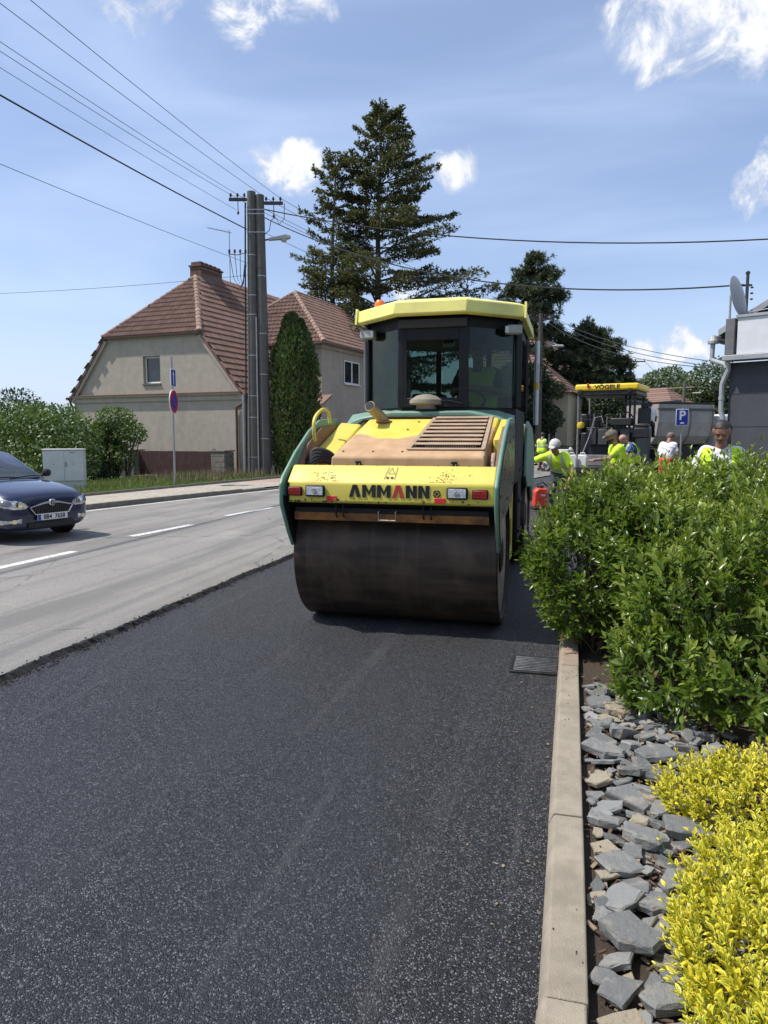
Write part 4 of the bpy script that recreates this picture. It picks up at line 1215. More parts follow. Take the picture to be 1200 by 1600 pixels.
# --- privet hedge shrubs and golden variegated shrubs beside the kerb
M_priv = leaf_mat('privet_leaf', (.060, .115, .012), (.14, .21, .03), .34, .30, tint=(.030, .065, .010), young=(.36, .42, .07))
M_gold = leaf_mat('golden_leaf', (.14, .24, .015), (.34, .38, .03), .30, .42, margin=(.88, .73, .07), tint=(.58, .50, .04))
M_stem = mat('shrub_stem', (.085, .06, .035), .9, var=.3, vs=20)
M_shoot = mat('green_shoot', (.13, .20, .04), .7, var=.2)
def shoots(name, label, base, lumps, density, leafL, per, slen, m, seed, wr=.42, inner=.35, indiv=0, vary=(.5, 1), face=None, cat='shrub', upw=.75, spike=.0, buds=0):
    r = np.random.default_rng(seed)
    t = empty(name, label, cat, base)
    P = []; NO = []
    for i, (x, y, z, a, b, c) in enumerate(lumps):
        area = 4 * math.pi * ((a * b) ** 1.6 / 3 + (a * c) ** 1.6 / 3 + (b * c) ** 1.6 / 3) ** (1 / 1.6)
        k = int(area * density)
        d = nrm(r.normal(size=(k, 3))); d = d[d[:, 2] > -.72]
        q = np.array([x, y, z]) + d * np.array([a, b, c]) * r.uniform(.86, 1.04, (len(d), 1))
        nn = nrm(d / np.array([a, b, c]))
        keep = np.ones(len(q), bool)
        for j, l in enumerate(lumps):
            if j == i: continue
            e = ((q - np.array(l[:3])) / np.array(l[3:])); keep &= (e * e).sum(1) > .72
        keep &= q[:, 2] > .02
        P.append(q[keep]); NO.append(nn[keep])
    P = np.concatenate(P); NO = np.concatenate(NO); k = len(P)
    SD = nrm(NO * .75 + np.array([0, 0, upw]) + r.normal(0, .30, (k, 3)))
    SL = slen * r.uniform(*vary, k)
    if spike:
        sp = (r.random(k) < spike) & (NO[:, 2] > .3); SL[sp] *= 1.9
    P0 = P - SD * SL[:, None] * .55
    # leaves in opposite pairs along every shoot
    C = []; D = []; NN = []; LL = []; AG = []
    ax = nrm(np.cross(SD, rdir(k))); bx = np.cross(SD, ax)
    for j in range(per):
        s = (j + .5) / per
        for sg in (-1, 1):
            w = (ax if j % 2 else bx) * sg + r.normal(0, .18, (k, 3))
            open_ = 1.0 - .55 * s
            d = nrm(SD * (.55 + .5 * s) + w * open_)
            C.append(P0 + SD * (SL * s)[:, None] + w * .003); D.append(d)
            NN.append(nrm(SD * .9 - w * .35 + np.array([0, 0, .5]) + r.normal(0, .3, (k, 3))))
            AG.append(np.clip(s * (.45 + .8 * np.maximum(NO[:, 2], 0)) + r.normal(0, .15, k), 0, 1))
            LL.append(leafL * (1.08 - .5 * max(0, s - .55) / .45) * r.uniform(.55, 1.25, k))
    C = np.concatenate(C); D = np.concatenate(D); NN = np.concatenate(NN); LL = np.concatenate(LL); AG = np.concatenate(AG)
    ni = int(len(C) * inner)
    if ni:
        lump = np.array(lumps); w8 = lump[:, 3] * lump[:, 4] * lump[:, 5]; ii = r.choice(len(lumps), ni, p=w8 / w8.sum())
        d = nrm(r.normal(size=(ni, 3))); q = lump[ii, :3] + d * lump[ii, 3:] * r.uniform(.5, .93, (ni, 1))
        q = q[q[:, 2] > .0]; ni = len(q)
        C = np.concatenate([C, q]); D = np.concatenate([D, nrm(r.normal(size=(ni, 3)) + np.array([0, 0, .2]))]); NN = np.concatenate([NN, r.normal(0, .6, (ni, 3)) + np.array([0, 0, 1])]); LL = np.concatenate([LL, leafL * r.uniform(.7, 1.1, ni)]); AG = np.concatenate([AG, np.zeros(ni)])
    WW = LL * wr * r.uniform(.85, 1.15, len(LL))
    if indiv:
        wp = C + np.array(base)
        v = wp - CAM; dist = np.linalg.norm(v, axis=1)
        facing = np.abs((nrm(NN) * v).sum(1)) / dist
        outer = np.zeros(len(C), bool); outer[:2 * per * k] = True
        # keep leaves inside the picture
        rt = np.array([math.cos(yaw), math.sin(yaw), 0]); fw = np.array([-math.sin(yaw) * math.cos(pitch), math.cos(yaw) * math.cos(pitch), -math.sin(pitch)])
        upv = np.cross(rt, fw); zc = v @ fw; u = (v @ rt) / zc * FPX + 600; vv = 800 - (v @ upv) / zc * FPX
        score = LL * WW * facing / dist ** 2
        nrmo = np.tile(NO, (2 * per, 1)); nrmo = np.concatenate([nrmo, np.zeros((len(C) - len(nrmo), 3))])
        front = (nrmo * v).sum(1) < 0
        score[~(outer & front & (u > 15) & (u < 1185) & (vv > 20) & (vv < 1580))] = 0
        pick = np.argsort(-score)[:indiv]
        Dn = nrm(D[pick]); S = nrm(np.cross(Dn, NN[pick])); N2 = np.cross(S, Dn)
        # unit leaf lying along +y, normal +z
        vv_ = [(0, 0, 0), (-.5, .33, .25), (0, .33, 0), (.5, .33, .25), (-.38, .70, .22), (0, .70, -.03), (.38, .70, .22), (0, 1, -.1)]
        me = bpy.data.meshes.new('leaf'); me.from_pydata(vv_, [], [(0, 2, 1), (0, 3, 2), (1, 2, 5), (1, 5, 4), (2, 3, 6), (2, 6, 5), (4, 5, 7), (5, 6, 7)])
        at = me.attributes.new('mid', 'FLOAT', 'POINT'); at.data.foreach_set('value', [.6, 0, 1, 0, 0, .9, 0, 0])
        me.materials.append(m)
        mes = []
        for av in (0, .35, .7, 1.0):
            m2_ = me.copy(); aa = m2_.attributes.new('age', 'FLOAT', 'POINT'); aa.data.foreach_set('value', [av] * 8); mes.append(m2_)
        for q, i in enumerate(pick):
            M = Matrix(((S[q][0] * WW[i], Dn[q][0] * LL[i], N2[q][0] * WW[i], C[i][0]), (S[q][1] * WW[i], Dn[q][1] * LL[i], N2[q][1] * WW[i], C[i][1]), (S[q][2] * WW[i], Dn[q][2] * LL[i], N2[q][2] * WW[i], C[i][2]), (0, 0, 0, 1)))
            inst('leaf', mes[min(3, int(AG[i] * 3 + .5))], t, M)
        keep = np.ones(len(C), bool); keep[pick] = False
        C, D, NN, LL, WW, AG = C[keep], D[keep], NN[keep], LL[keep], WW[keep], AG[keep]
    c = leaf_cloud('foliage', C, D, NN, LL, WW, m, t, rich=True, attr=True, age=AG); tag(c, kind='stuff')
    if buds:
        sel = np.where((r.random(k) < buds) & (NO[:, 2] > .1))[0]; nb_ = 34
        tip = (P0 + SD * SL[:, None])[sel]; q = np.repeat(tip, nb_, 0) + np.repeat(SD[sel], nb_, 0) * r.uniform(0, .055, (len(sel) * nb_, 1)) + r.normal(0, .009, (len(sel) * nb_, 3))
        tag(leaf_cloud('flower_buds', q, r.normal(size=q.shape), r.normal(size=q.shape), np.full(len(q), .007), np.full(len(q), .005), mat('bud_green', (.24, .32, .10), .6), t, rich=False), kind='stuff')
    # shoots as thin three-sided stems
    A = P0; B = P0 + SD * SL[:, None] * .97
    V = []
    for q, wd in ((A, .0022), (B, .0009)):
        for an in (0, 2.09, 4.19): V.append(q + (ax * math.cos(an) + bx * math.sin(an)) * wd)
    V = np.stack(V, 1).reshape(-1, 3)
    f = np.array([[0, 1, 4, 3], [1, 2, 5, 4], [2, 0, 3, 5]]); F = (f[None] + (np.arange(k) * 6)[:, None, None]).reshape(-1, 4)
    tag(np_mesh('shoots', V, F, M_shoot, t), kind='stuff')
    st = MB()
    for l in lumps:
        for q in range(22):
            e = np.array(l[:3]) + nrm(r.normal(size=3)) * np.array(l[3:]) * r.uniform(.55, .95)
            s = np.array([l[0] * .75 + r.uniform(-.12, .12), l[1] * .8 + r.uniform(-.12, .12), 0.0])
            mid = (s + e) / 2 + r.normal(0, .03, 3)
            st.tube([tuple(s), tuple(mid), tuple(e)], [.008, .006, .003], 5, caps=False)
    st.build('stems', M_stem, t, smooth=True, fixn=False)
    return t, len(C)
shoots('privet_shrub', 'leafy green privet shrub leaning over the kerb beside the roller', (.42, 5.6, .03), [(-.24, -.04, .66, .48, .46, .44), (-.14, .10, 1.0, .42, .46, .30), (.30, .3, .62, .55, .55, .50), (-.30, -.14, .36, .30, .32, .28)], 125, .068, 6, .28, M_priv, 51, indiv=300, inner=.20, upw=.6, vary=(.45, 1.2), spike=.07, buds=.06, wr=.40)
shoots('privet_shrub', 'green privet shrub nearest the golden shrubs', (.95, 4.70, .03), [(-.14, -.05, .56, .46, .52, .42), (.28, .15, .72, .55, .6, .44), (-.34, -.34, .26, .34, .46, .26), (.20, -.52, .33, .52, .5, .32), (-.32, .50, .80, .42, .5, .38)], 122, .069, 6, .28, M_priv, 52, indiv=300, inner=.20, upw=.6, vary=(.45, 1.2), spike=.07, buds=.06, wr=.40)
shoots('privet_shrub', 'tall green privet shrub with upright shoots in front of the workers', (1.05, 6.35, .03), [(-.50, .0, .98, .50, .55, .36), (.15, -.1, 1.02, .55, .6, .36), (.70, -.2, .95, .55, .6, .38), (.2, .1, .55, .9, .6, .5)], 112, .068, 6, .32, M_priv, 53, indiv=0, inner=.20, upw=.9, spike=.14, vary=(.45, 1.2), buds=.06, wr=.40)
shoots('privet_shrub', 'green privet shrub at the right edge of the picture', (1.9, 5.7, .03), [(-.25, -.2, .95, .5, .6, .40), (.2, 0, 1.0, .6, .6, .38), (-.25, -.5, .55, .5, .5, .5), (.2, .2, .5, .6, .6, .5)], 105, .068, 6, .31, M_priv, 54, indiv=0, inner=.25, upw=.9, spike=.12, vary=(.45, 1.2), buds=.08, wr=.40)
shoots('golden_shrub', 'bright yellow variegated shrub behind, touching the green privet', (.86, 3.08, .03), [(-.02, .02, .12, .32, .30, .14), (.32, .15, .18, .32, .30, .17), (-.28, .10, .07, .18, .22, .10)], 430, .030, 7, .19, M_gold, 55, wr=.5, indiv=300, inner=.22, upw=.9, vary=(.4, 1.2), spike=.05)
shoots('golden_shrub', 'nearest bright yellow variegated shrub in the lower right corner', (.66, 2.02, .03), [(-.08, .02, .14, .26, .40, .15), (.25, .05, .20, .36, .42, .19), (-.12, -.42, .15, .24, .34, .15), (-.0, .42, .14, .24, .24, .13)], 430, .031, 7, .19, M_gold, 56, wr=.5, indiv=300, inner=.22, upw=.9, vary=(.4, 1.2), spike=.05)

# grass verge in front of the gate
M_grass = leaf_mat('verge_grass', (.05, .11, .018), (.14, .19, .045), .3, .55, tint=(.20, .19, .08))
n = 15000
yv = rng.uniform(14.5, 25.6, n)
fx = rng.random(n)
xr_ = np.array([interp(LB, y) for y in yv]) - .10
xl_ = np.maximum(xr_ - 3.2 - (yv - 14) * .18, -18.2)
xv = xr_ + (xl_ - xr_) * fx ** 1.25
tall = rng.random(n) * (.5 + fx)
Cg = np.stack([xv, yv, np.full(n, -.02) + .10 * np.minimum(1, (1 - fx) * 6)], 1)
Dg = rng.normal(0, .35, (n, 3)) + np.array([0, 0, 1])
Lg = .06 + .16 * tall
gv = MB().add([(x, y, z) for y in [14 + .5 * i for i in range(25)] for x, z in ((interp(LB, y) - 5.2, -.03), (interp(LB, y) - .6, .06), (interp(LB, y) - .06, .13))], [(3 * i + k, 3 * i + k + 1, 3 * i + 4 + k, 3 * i + 3 + k) for i in range(24) for k in range(2)]).build('grass_verge', M_ground, fixn=False)
tag(gv, 'grass verge between footway and garden gate', kind='structure')
tag(leaf_cloud('grass', Cg, Dg, rng.normal(0, 1, (n, 3)), Lg, np.full(n, .022), M_grass, None, rich=False), 'long tufted grass on the verge by the brown gate', 'grass', kind='stuff')
n = 900
yv = rng.uniform(20.5, 25.4, n); xr_ = np.array([interp(LB, y) for y in yv]); xv = xr_ - .9 - rng.random(n) * 2.6
tag(leaf_cloud('seed_grass', np.stack([xv, yv, np.full(n, .0)], 1), rng.normal(0, .16, (n, 3)) + np.array([0, 0, 1]), rng.normal(0, 1, (n, 3)), rng.uniform(.3, .55, n), np.full(n, .02), mat('seed_heads', (.20, .15, .09), .9), None, rich=False), 'tall brownish seeding grass in front of the brown gate', 'grass', kind='stuff')
# ------------------------------------------------------------------ people: one continuous surface grown from tapered limbs
def sdf_mesh(caps, res, k=.03, inflate=0.0):
    P = np.array([[*a, *b] for a, b, *_ in caps]); rmax = max(max(c[2], c[3]) for c in caps) + inflate + k + res * 3
    lo = np.minimum(P[:, :3].min(0), P[:, 3:].min(0)) - rmax; hi = np.maximum(P[:, :3].max(0), P[:, 3:].max(0)) + rmax
    nx, ny, nz = np.ceil((hi - lo) / res).astype(int) + 1
    Fd = np.full((nx, ny, nz), 1.0, np.float32)
    for a, b, r0, r1 in caps:
        a = np.array(a, float); b = np.array(b, float); r0 += inflate; r1 += inflate
        mg = max(r0, r1) + k + res * 2
        i0 = np.maximum(((np.minimum(a, b) - mg - lo) / res).astype(int), 0); i1 = np.minimum(((np.maximum(a, b) + mg - lo) / res).astype(int) + 2, (nx, ny, nz))
        g = np.meshgrid(*[lo[q] + res * np.arange(i0[q], i1[q]) for q in range(3)], indexing='ij')
        ab = b - a; den = max(ab @ ab, 1e-9)
        t = np.clip(((g[0] - a[0]) * ab[0] + (g[1] - a[1]) * ab[1] + (g[2] - a[2]) * ab[2]) / den, 0, 1)
        d = np.sqrt((g[0] - a[0] - t * ab[0]) ** 2 + (g[1] - a[1] - t * ab[1]) ** 2 + (g[2] - a[2] - t * ab[2]) ** 2) - (r0 + (r1 - r0) * t)
        sl = tuple(slice(i0[q], i1[q]) for q in range(3)); o = Fd[sl]
        kk = min(k, max(r0, r1) * .9); h = np.maximum(kk - np.abs(o - d), 0) / kk
        Fd[sl] = np.minimum(o, d) - h * h * kk * .25
    s = Fd < 0
    c8 = [(i, j, l) for i in (0, 1) for j in (0, 1) for l in (0, 1)]
    sh = (nx - 1, ny - 1, nz - 1)
    cnt = sum(s[i:i + sh[0], j:j + sh[1], l:l + sh[2]].astype(np.int8) for i, j, l in c8)
    act = (cnt > 0) & (cnt < 8)
    idx = np.full(sh, -1, np.int64); ai = np.argwhere(act); idx[act] = np.arange(len(ai))
    pos = np.zeros((len(ai), 3)); num = np.zeros(len(ai))
    for c0 in c8:
        for ax in range(3):
            if c0[ax]: continue
            c1 = list(c0); c1[ax] = 1
            f0 = Fd[ai[:, 0] + c0[0], ai[:, 1] + c0[1], ai[:, 2] + c0[2]]; f1 = Fd[ai[:, 0] + c1[0], ai[:, 1] + c1[1], ai[:, 2] + c1[2]]
            m = (f0 < 0) != (f1 < 0)
            t = np.where(m, f0 / np.where(m, f0 - f1, 1), 0)
            p = ai + np.array(c0); p = p.astype(float); p[:, ax] += t
            pos[m] += p[m]; num[m] += 1
    V = lo + res * pos / num[:, None]
    F = []
    for ax in range(3):
        o1, o2 = [q for q in range(3) if q != ax]
        sl0 = [slice(None)] * 3; sl1 = [slice(None)] * 3; sl0[ax] = slice(0, -1); sl1[ax] = slice(1, None)
        e = s[tuple(sl0)] != s[tuple(sl1)]
        q = np.argwhere(e); ok = (q[:, o1] > 0) & (q[:, o2] > 0) & (q[:, o1] < sh[o1]) & (q[:, o2] < sh[o2]); q = q[ok]
        def cell(d1, d2):
            c = q.copy(); c[:, o1] += d1; c[:, o2] += d2; return idx[c[:, 0], c[:, 1], c[:, 2]]
        quad = np.stack([cell(-1, -1), cell(0, -1), cell(0, 0), cell(-1, 0)], 1)
        flip = s[tuple(q.T)] ^ (ax == 1)
        quad[~flip] = quad[~flip][:, ::-1]
        F.append(quad)
    F = np.concatenate(F); F = F[(F >= 0).all(1)]
    return V, F
M_skin = mat('skin', (.42, .235, .165), .55, var=.1, vs=14)
M_skin2 = mat('tanned_skin', (.30, .155, .105), .55, var=.1, vs=14)
M_hair = mat('dark_hair', (.018, .014, .011), .6, var=.4, vs=40)
M_hair2 = mat('grey_hair', (.13, .11, .09), .7, var=.4, vs=40)
M_viz = mat('hi_vis_yellow', (.58, .86, .03), .7, var=.10, vs=9, bump=.3, bs=22)
M_refl = mat('reflective_tape', (.42, .44, .45), .35, var=.1)
M_white = mat('white_cotton', (.70, .70, .71), .85, var=.06, vs=8, bump=.35, bs=16)
M_navy = mat('navy_cloth', (.018, .024, .055), .85, var=.2, bump=.3, bs=18)
M_blk = mat('black_cloth', (.012, .012, .014), .85, var=.3, bump=.3, bs=18)
M_blue = mat('blue_cotton', (.03, .08, .27), .85, var=.15)
M_work = mat('work_trousers', (.045, .05, .06), .9, var=.2, bump=.3, bs=18)
M_camo = mat('camo_cap', (.13, .12, .08), .9, var=.6, vs=22)
M_capw = mat('pale_cap', (.48, .46, .42), .85, var=.12)
M_eye = mat('eye', (.03, .02, .015), .3); M_lip = mat('lip', (.30, .12, .10), .5)
def rotx(p, c, a):
    y, z = p[1] - c[1], p[2] - c[2]
    return np.array([p[0], c[1] + y * math.cos(a) - z * math.sin(a), c[2] + y * math.sin(a) + z * math.cos(a)])
def person(label, loc, rz, lean=0, head=0, turn=0, arms=None, legs=None, top=None, vest=None, trousers=M_work, skin=M_skin, hair=None, cap=None, res=.013, scale=1.0, beard=None, bands=True, sleeve=1.0, seat=False, group=None, belly=0, shorts=False, vest_open=False):
    """figure facing -y. lean: forward bend at the hips; arms: [(elbow, wrist)] for left(+x) and right(-x); head: nod; turn: head turn"""
    t = empty('person', label, 'person', loc, rz, group)
    t.scale = (scale,) * 3
    pel = np.array([0, 0, .95]); ln = R(lean)
    up = lambda p: rotx(np.array(p, float), pel, ln)
    chest = up((0, .0, 1.28)); neck = up((0, .01, 1.47)); shl = {1: up((.172, .0, 1.385)), -1: up((-.172, .0, 1.385))}
    hc0 = np.array([0, -.025, 1.63]); nk0 = np.array([0, 0, 1.50])
    def hd(p):
        p = np.array(p, float) + hc0
        p = rotx(p, nk0, R(head)); a = R(turn)
        x, y = p[0], p[1]; p = np.array([x * math.cos(a) - y * math.sin(a), x * math.sin(a) + y * math.cos(a), p[2]])
        return up(p)
    arms = arms or [((.25, .03, 1.14), (.27, -.08, .90)), ((-.25, .03, 1.14), (-.27, -.08, .90))]
    legs = legs or [((.11, -.02, .50), (.12, .02, .08)), ((-.11, -.02, .50), (-.12, .02, .08))]
    torso = [(up((-.07, 0, 1.02)), up((-.10, .0, 1.30)), .115, .125), (up((.07, 0, 1.02)), up((.10, 0, 1.30)), .115, .125), (up((-.10, .0, 1.30)), up((-.14, .0, 1.365)), .108, .065), (up((.10, .0, 1.30)), up((.14, .0, 1.365)), .108, .065),
             (up((0, -.02 - belly, 1.08)), chest, .115 + belly, .12), (pel + (-.07, 0, -.02), pel + (.07, 0, -.02), .125, .125), (up((-.13, 0, 1.375)), up((.13, 0, 1.375)), .055, .055)]
    head_c = [(hd((0, .015, .035)), hd((0, .0, .05)), .098, .094), (hd((0, -.035, -.03)), hd((0, -.03, .04)), .070, .085), (hd((0, -.055, -.085)), hd((0, -.04, -.04)), .045, .062),
              (hd((0, -.108, .018)), hd((0, -.124, -.022)), .010, .016), (hd((-.028, -.112, -.026)), hd((.028, -.112, -.026)), .007, .007), (hd((-.088, .012, .022)), hd((-.092, .018, -.02)), .016, .012), (hd((.088, .012, .022)), hd((.092, .018, -.02)), .016, .012),
              (hd((-.035, -.104, .034)), hd((.035, -.104, .034)), .013, .013), (up((0, .012, 1.44)), hd((0, .005, -.06)), .062, .056)]
    limb = []; upper = []; leg_c = []; shoe = []; hands = []
    for sgn, (el, wr) in zip((1, -1), arms):
        el = np.array(el, float); wr = np.array(wr, float); s0 = shl[sgn]
        upper.append((s0, s0 + (el - s0) * sleeve * .62, .060, .056)); limb += [(s0, el, .058, .043), (el, wr, .043, .029)]
        d = (wr - el) / max(np.linalg.norm(wr - el), 1e-6)
        side = np.cross(d, np.array([0, -1., .3])); side /= max(np.linalg.norm(side), 1e-6); nn = np.cross(side, d)
        pm = wr + d * .085
        hands += [(wr, pm + side * .018, .026, .018), (wr, pm - side * .018, .026, .018)]
        for q, ln_ in zip((-.030, -.010, .010, .029), (.062, .072, .068, .052)):
            kn = pm + side * q + d * ln_ * .5; tip = kn + d * ln_ * .42 + nn * ln_ * .32
            hands += [(pm + side * q * .9, kn, .0098, .0092), (kn, tip, .0092, .0082)]
        tb = wr + d * .03 + side * .026 * -sgn; hands += [(tb, tb + d * .035 - side * .028 * sgn, .013, .011), (tb + d * .035 - side * .028 * sgn, tb + d * .068 - side * .034 * sgn + nn * .01, .011, .009)]
    for sgn, (kn, an) in zip((1, -1), legs):
        hip = pel + (sgn * .09, 0, -.05); kn = np.array(kn, float); an = np.array(an, float)
        leg_c += [(hip, kn, .088, .058), (kn, an, .058, .040)]
        toe = np.array([an[0] + sgn * .015, an[1] - .15, max(an[2] - .04, .035)])
        shoe += [(an + (0, .03, -.02), toe, .046, .038), (an, an + (0, .0, .05), .046, .046)]
    body = torso + head_c + limb + hands + leg_c + shoe
    V, F = sdf_mesh(body, res, .022)
    np_mesh('body', V, F, skin, t, smooth=True)
    def garment(name, caps, infl, m, keep=None, k=.03):
        V, F = sdf_mesh(caps, res * 1.15, k, infl)
        if name in ('shirt', 'trousers', 'vest'):
            a_ = .0045 if name != 'vest' else .003
            V = V + a_ * np.stack([np.sin(31 * V[:, 2] + 17 * V[:, 0] + 3 * np.sin(13 * V[:, 1])), np.sin(37 * V[:, 2] - 23 * V[:, 0] + 2 * np.sin(19 * V[:, 2])), np.sin(29 * V[:, 0] + 21 * V[:, 1])], 1)
        if keep is not None:
            c = V[F].mean(1); F = F[keep(c)]
        if len(F): return np_mesh(name, V, F, m, t, smooth=True)
    if shorts:
        garment('trousers', [torso[5]] + [(c[0], c[0] + (c[1] - c[0]) * .95, c[2], c[3] + .01) for c in leg_c[::2]], .016, trousers)
    else: garment('trousers', [torso[5]] + leg_c, .014, trousers)
    garment('shoe', shoe[:2], .007, M_blk); garment('shoe', shoe[2:], .007, M_blk)
    if top: garment('shirt', torso[:5] + torso[6:] + upper, .013, top, k=.045)
    inv = lambda c: np.stack([c[:, 0], (c[:, 1]) * math.cos(ln) + (c[:, 2] - .95) * math.sin(ln), -(c[:, 1]) * math.sin(ln) + (c[:, 2] - .95) * math.cos(ln) + .95], 1)
    if vest:
        garment('vest', torso, .030, vest, lambda c: (inv(c)[:, 2] < 1.455) & (np.abs(inv(c)[:, 0]) < .225) & ((np.abs(inv(c)[:, 0]) > .055) | (inv(c)[:, 2] < 1.40)), k=.045)
    if vest_open:
        garment('vest', torso, .028, M_viz, lambda c: (inv(c)[:, 2] < 1.45) & (np.abs(inv(c)[:, 0]) < .215) & ((np.abs(inv(c)[:, 0]) > .105) | (inv(c)[:, 1] > .02)), k=.045)
    if bands and (vest or top is M_viz):
        f = .036 if vest else .019
        garment('reflective_strip', torso, f, M_refl, lambda c: (np.abs(inv(c)[:, 2] - 1.10) < .026), k=.045)
        garment('reflective_strip', torso, f, M_refl, lambda c: (np.abs(np.abs(inv(c)[:, 0]) - .12) < .024) & (inv(c)[:, 2] > 1.14) & (inv(c)[:, 2] < 1.50), k=.045)
    hl = head_c[:2]
    def hinv(c):        # world-local to head frame (upright)
        u = inv(c); a = R(-turn); x, y = u[:, 0], u[:, 1]; u = np.stack([x * math.cos(a) - y * math.sin(a), x * math.sin(a) + y * math.cos(a), u[:, 2]], 1)
        b = R(-head); y, z = u[:, 1] - nk0[1], u[:, 2] - nk0[2]
        return np.stack([u[:, 0], nk0[1] + y * math.cos(b) - z * math.sin(b), nk0[2] + y * math.sin(b) + z * math.cos(b)], 1) - hc0
    if hair: garment('hair', hl, .010, hair, lambda c: ((hinv(c)[:, 2] > .085) | ((hinv(c)[:, 1] > .01) & (hinv(c)[:, 2] > -.05))) & (hinv(c)[:, 2] > .10 - .9 * (hinv(c)[:, 1] + .10)), k=.01)
    if beard: garment('beard', head_c[1:3], .008, beard, lambda c: (hinv(c)[:, 2] < -.035) & (hinv(c)[:, 1] < -.0), k=.01)
    if cap:
        garment('cap', hl, .016, cap, lambda c: hinv(c)[:, 2] > .052 + .10 * (hinv(c)[:, 1]), k=.01)
        garment('cap_brim', [(hd((-.055, -.135, .055)), hd((.055, -.135, .055)), .012, .012), (hd((-.05, -.165, .046)), hd((.05, -.165, .046)), .009, .009), (hd((-.03, -.19, .04)), hd((.03, -.19, .04)), .007, .007)], .004, cap, k=.03)
    for s in (-1, 1):
        MB().lathe([(.0, -.010), (.010, 0), (.0, .010)], tuple(hd((s * .034, -.104, .010))), n=8).build('eye', M_eye, t, smooth=True)
    o = MB().box(tuple(hd((0, -.110, -.056))), (.042, .010, .009), Matrix.Rotation(R(lean + head), 3, 'X')).build('mouth', M_lip, t, bevel=.003)
    return t
# ------------------------------------------------------------------ the road roller (tandem), front towards -y
rl = empty('road_roller', 'yellow and green tandem road roller with glazed cab on fresh asphalt', 'road roller', (-1.405, 6.28, 0))
def machine_paint(name, c, dust, rough=.45):
    """worn machine enamel: faded patches, road dust, fine bitumen specks, dragged scratches"""
    t = NT(name)
    cc = t.mix(t.rng(t.noise(3, 5, .6), .3, .7), tuple(x * .93 for x in c), tuple(min(1, x * 1.06) for x in c))
    d = t.math('MULTIPLY', t.rng(t.noise(2.2, 8, .68), .44, .74), .5)
    cc = t.mix(d, cc, dust)
    sp_ = t.rng(t.noise(85, 3, .6), .70, .74); gate = t.rng(t.noise(3.5, 4, .6), .42, .62)
    cc = t.mix(t.math('MULTIPLY', t.math('MULTIPLY', sp_, gate), .8), cc, (.05, .04, .03))
    scr = t.rng(t.noise(1, 5, .7, t.coord((3, 60, 60))), .70, .74)
    cc = t.mix(t.math('MULTIPLY', scr, .35), cc, tuple(x * .55 for x in c))
    t.col(cc); t.set(Roughness=t.math('ADD', t.math('MULTIPLY', d, .6), rough)); t.bump(t.noise(26, 4, .6), .06, .01)
    _mats[name] = t.mat
    return t.mat
M_yel = machine_paint('roller_yellow', (.66, .555, .085), (.40, .31, .14))
M_grn = machine_paint('roller_green', (.15, .275, .205), (.27, .28, .20))
M_rblk = mat('roller_black', (.009, .009, .010), .6, var=.35, vs=9, spec=.3)
M_rub = mat('black_rubber', (.012, .012, .013), .7, var=.3, vs=12)
M_dust = mat('dusty_brown', (.20, .12, .075), .75, var=.2, vs=6)
M_roof = machine_paint('roof_yellow', (.78, .72, .21), (.52, .46, .22), .5)
def hood_mat():
    t = NT('hood_dusty')
    sp = t.new('ShaderNodeSeparateXYZ'); t.l.new(t.coord(), sp.inputs[0])
    n = t.noise(4.5, 6, .6)
    # dried bitumen wash with its own ragged edge over yellow paint
    v = t.math('ADD', t.math('ADD', sp.outputs[1], t.math('MULTIPLY', t.math('ABSOLUTE', t.math('ADD', sp.outputs[0], .12)), -.42)), t.math('MULTIPLY', t.math('SUBTRACT', n, .5), .32))
    f = t.rng(v, -.10, -.05)
    tan = t.mix(t.rng(t.noise(7, 6, .6), .3, .7), (.40, .245, .125), (.50, .325, .18))
    yel = t.mix(t.rng(t.noise(5, 5, .6), .35, .65), (.66, .52, .07), (.70, .585, .12))
    t.col(t.mix(f, tan, yel)); t.set(Roughness=t.mix(f, (.75,) * 3, (.45,) * 3))
    return t.mat
M_hood = hood_mat()
def drum_mat():
    t = NT('drum_steel')
    n = t.noise(1, 6, .6, t.coord((1.2, 9, 9)))
    c = t.mix(t.rng(n, .35, .7), (.028, .019, .013), (.078, .053, .036))
    c = t.mix(t.math('MULTIPLY', t.rng(t.noise(3, 7, .65), .48, .72), .6), c, (.13, .088, .058))
    ringn = t.noise(1, 6, .7, t.coord((16, .5, .5)))
    c = t.mix(t.math('MULTIPLY', t.rng(ringn, .5, .7), .5), c, (.10, .07, .048))
    t.col(c); t.set(Roughness=t.rng(n, .3, .7, .42, .62), Metallic=.2)
    t.bump(t.noise(40, 5, .6), .1, .004)
    return t.mat
M_drum = drum_mat()
M_dend = mat('drum_end', (.56, .44, .33), .8, var=.25, vs=5, dirt=(.08, .06, .05), ds=4)
def drum(y):
    d = MB().lathe([(.50, -.80), (.55, -.825), (.555, -.86), (.593, -.86), (.600, -.852), (.600, .852), (.593, .86), (.555, .86), (.55, .825), (.50, .80)], (0, y, .6), 'x', 72).build('drum', M_drum, rl, smooth=True)
    for s in (-1, 1):
        MB().lathe([(0, s * .79), (.18, s * .79), (.2, s * .80), (.505, s * .815), (.553, s * .826)][::1], (0, y, .6), 'x', 40).build('end_plate', M_dend, d, smooth=True)
        MB().lathe([(.16, s * .79), (.16, s * .835), (.12, s * .845), (0, s * .845)], (0, y, .6), 'x', 20).build('hub', M_rblk, d, smooth=True)
    return d
drum(0); drum(3.35)
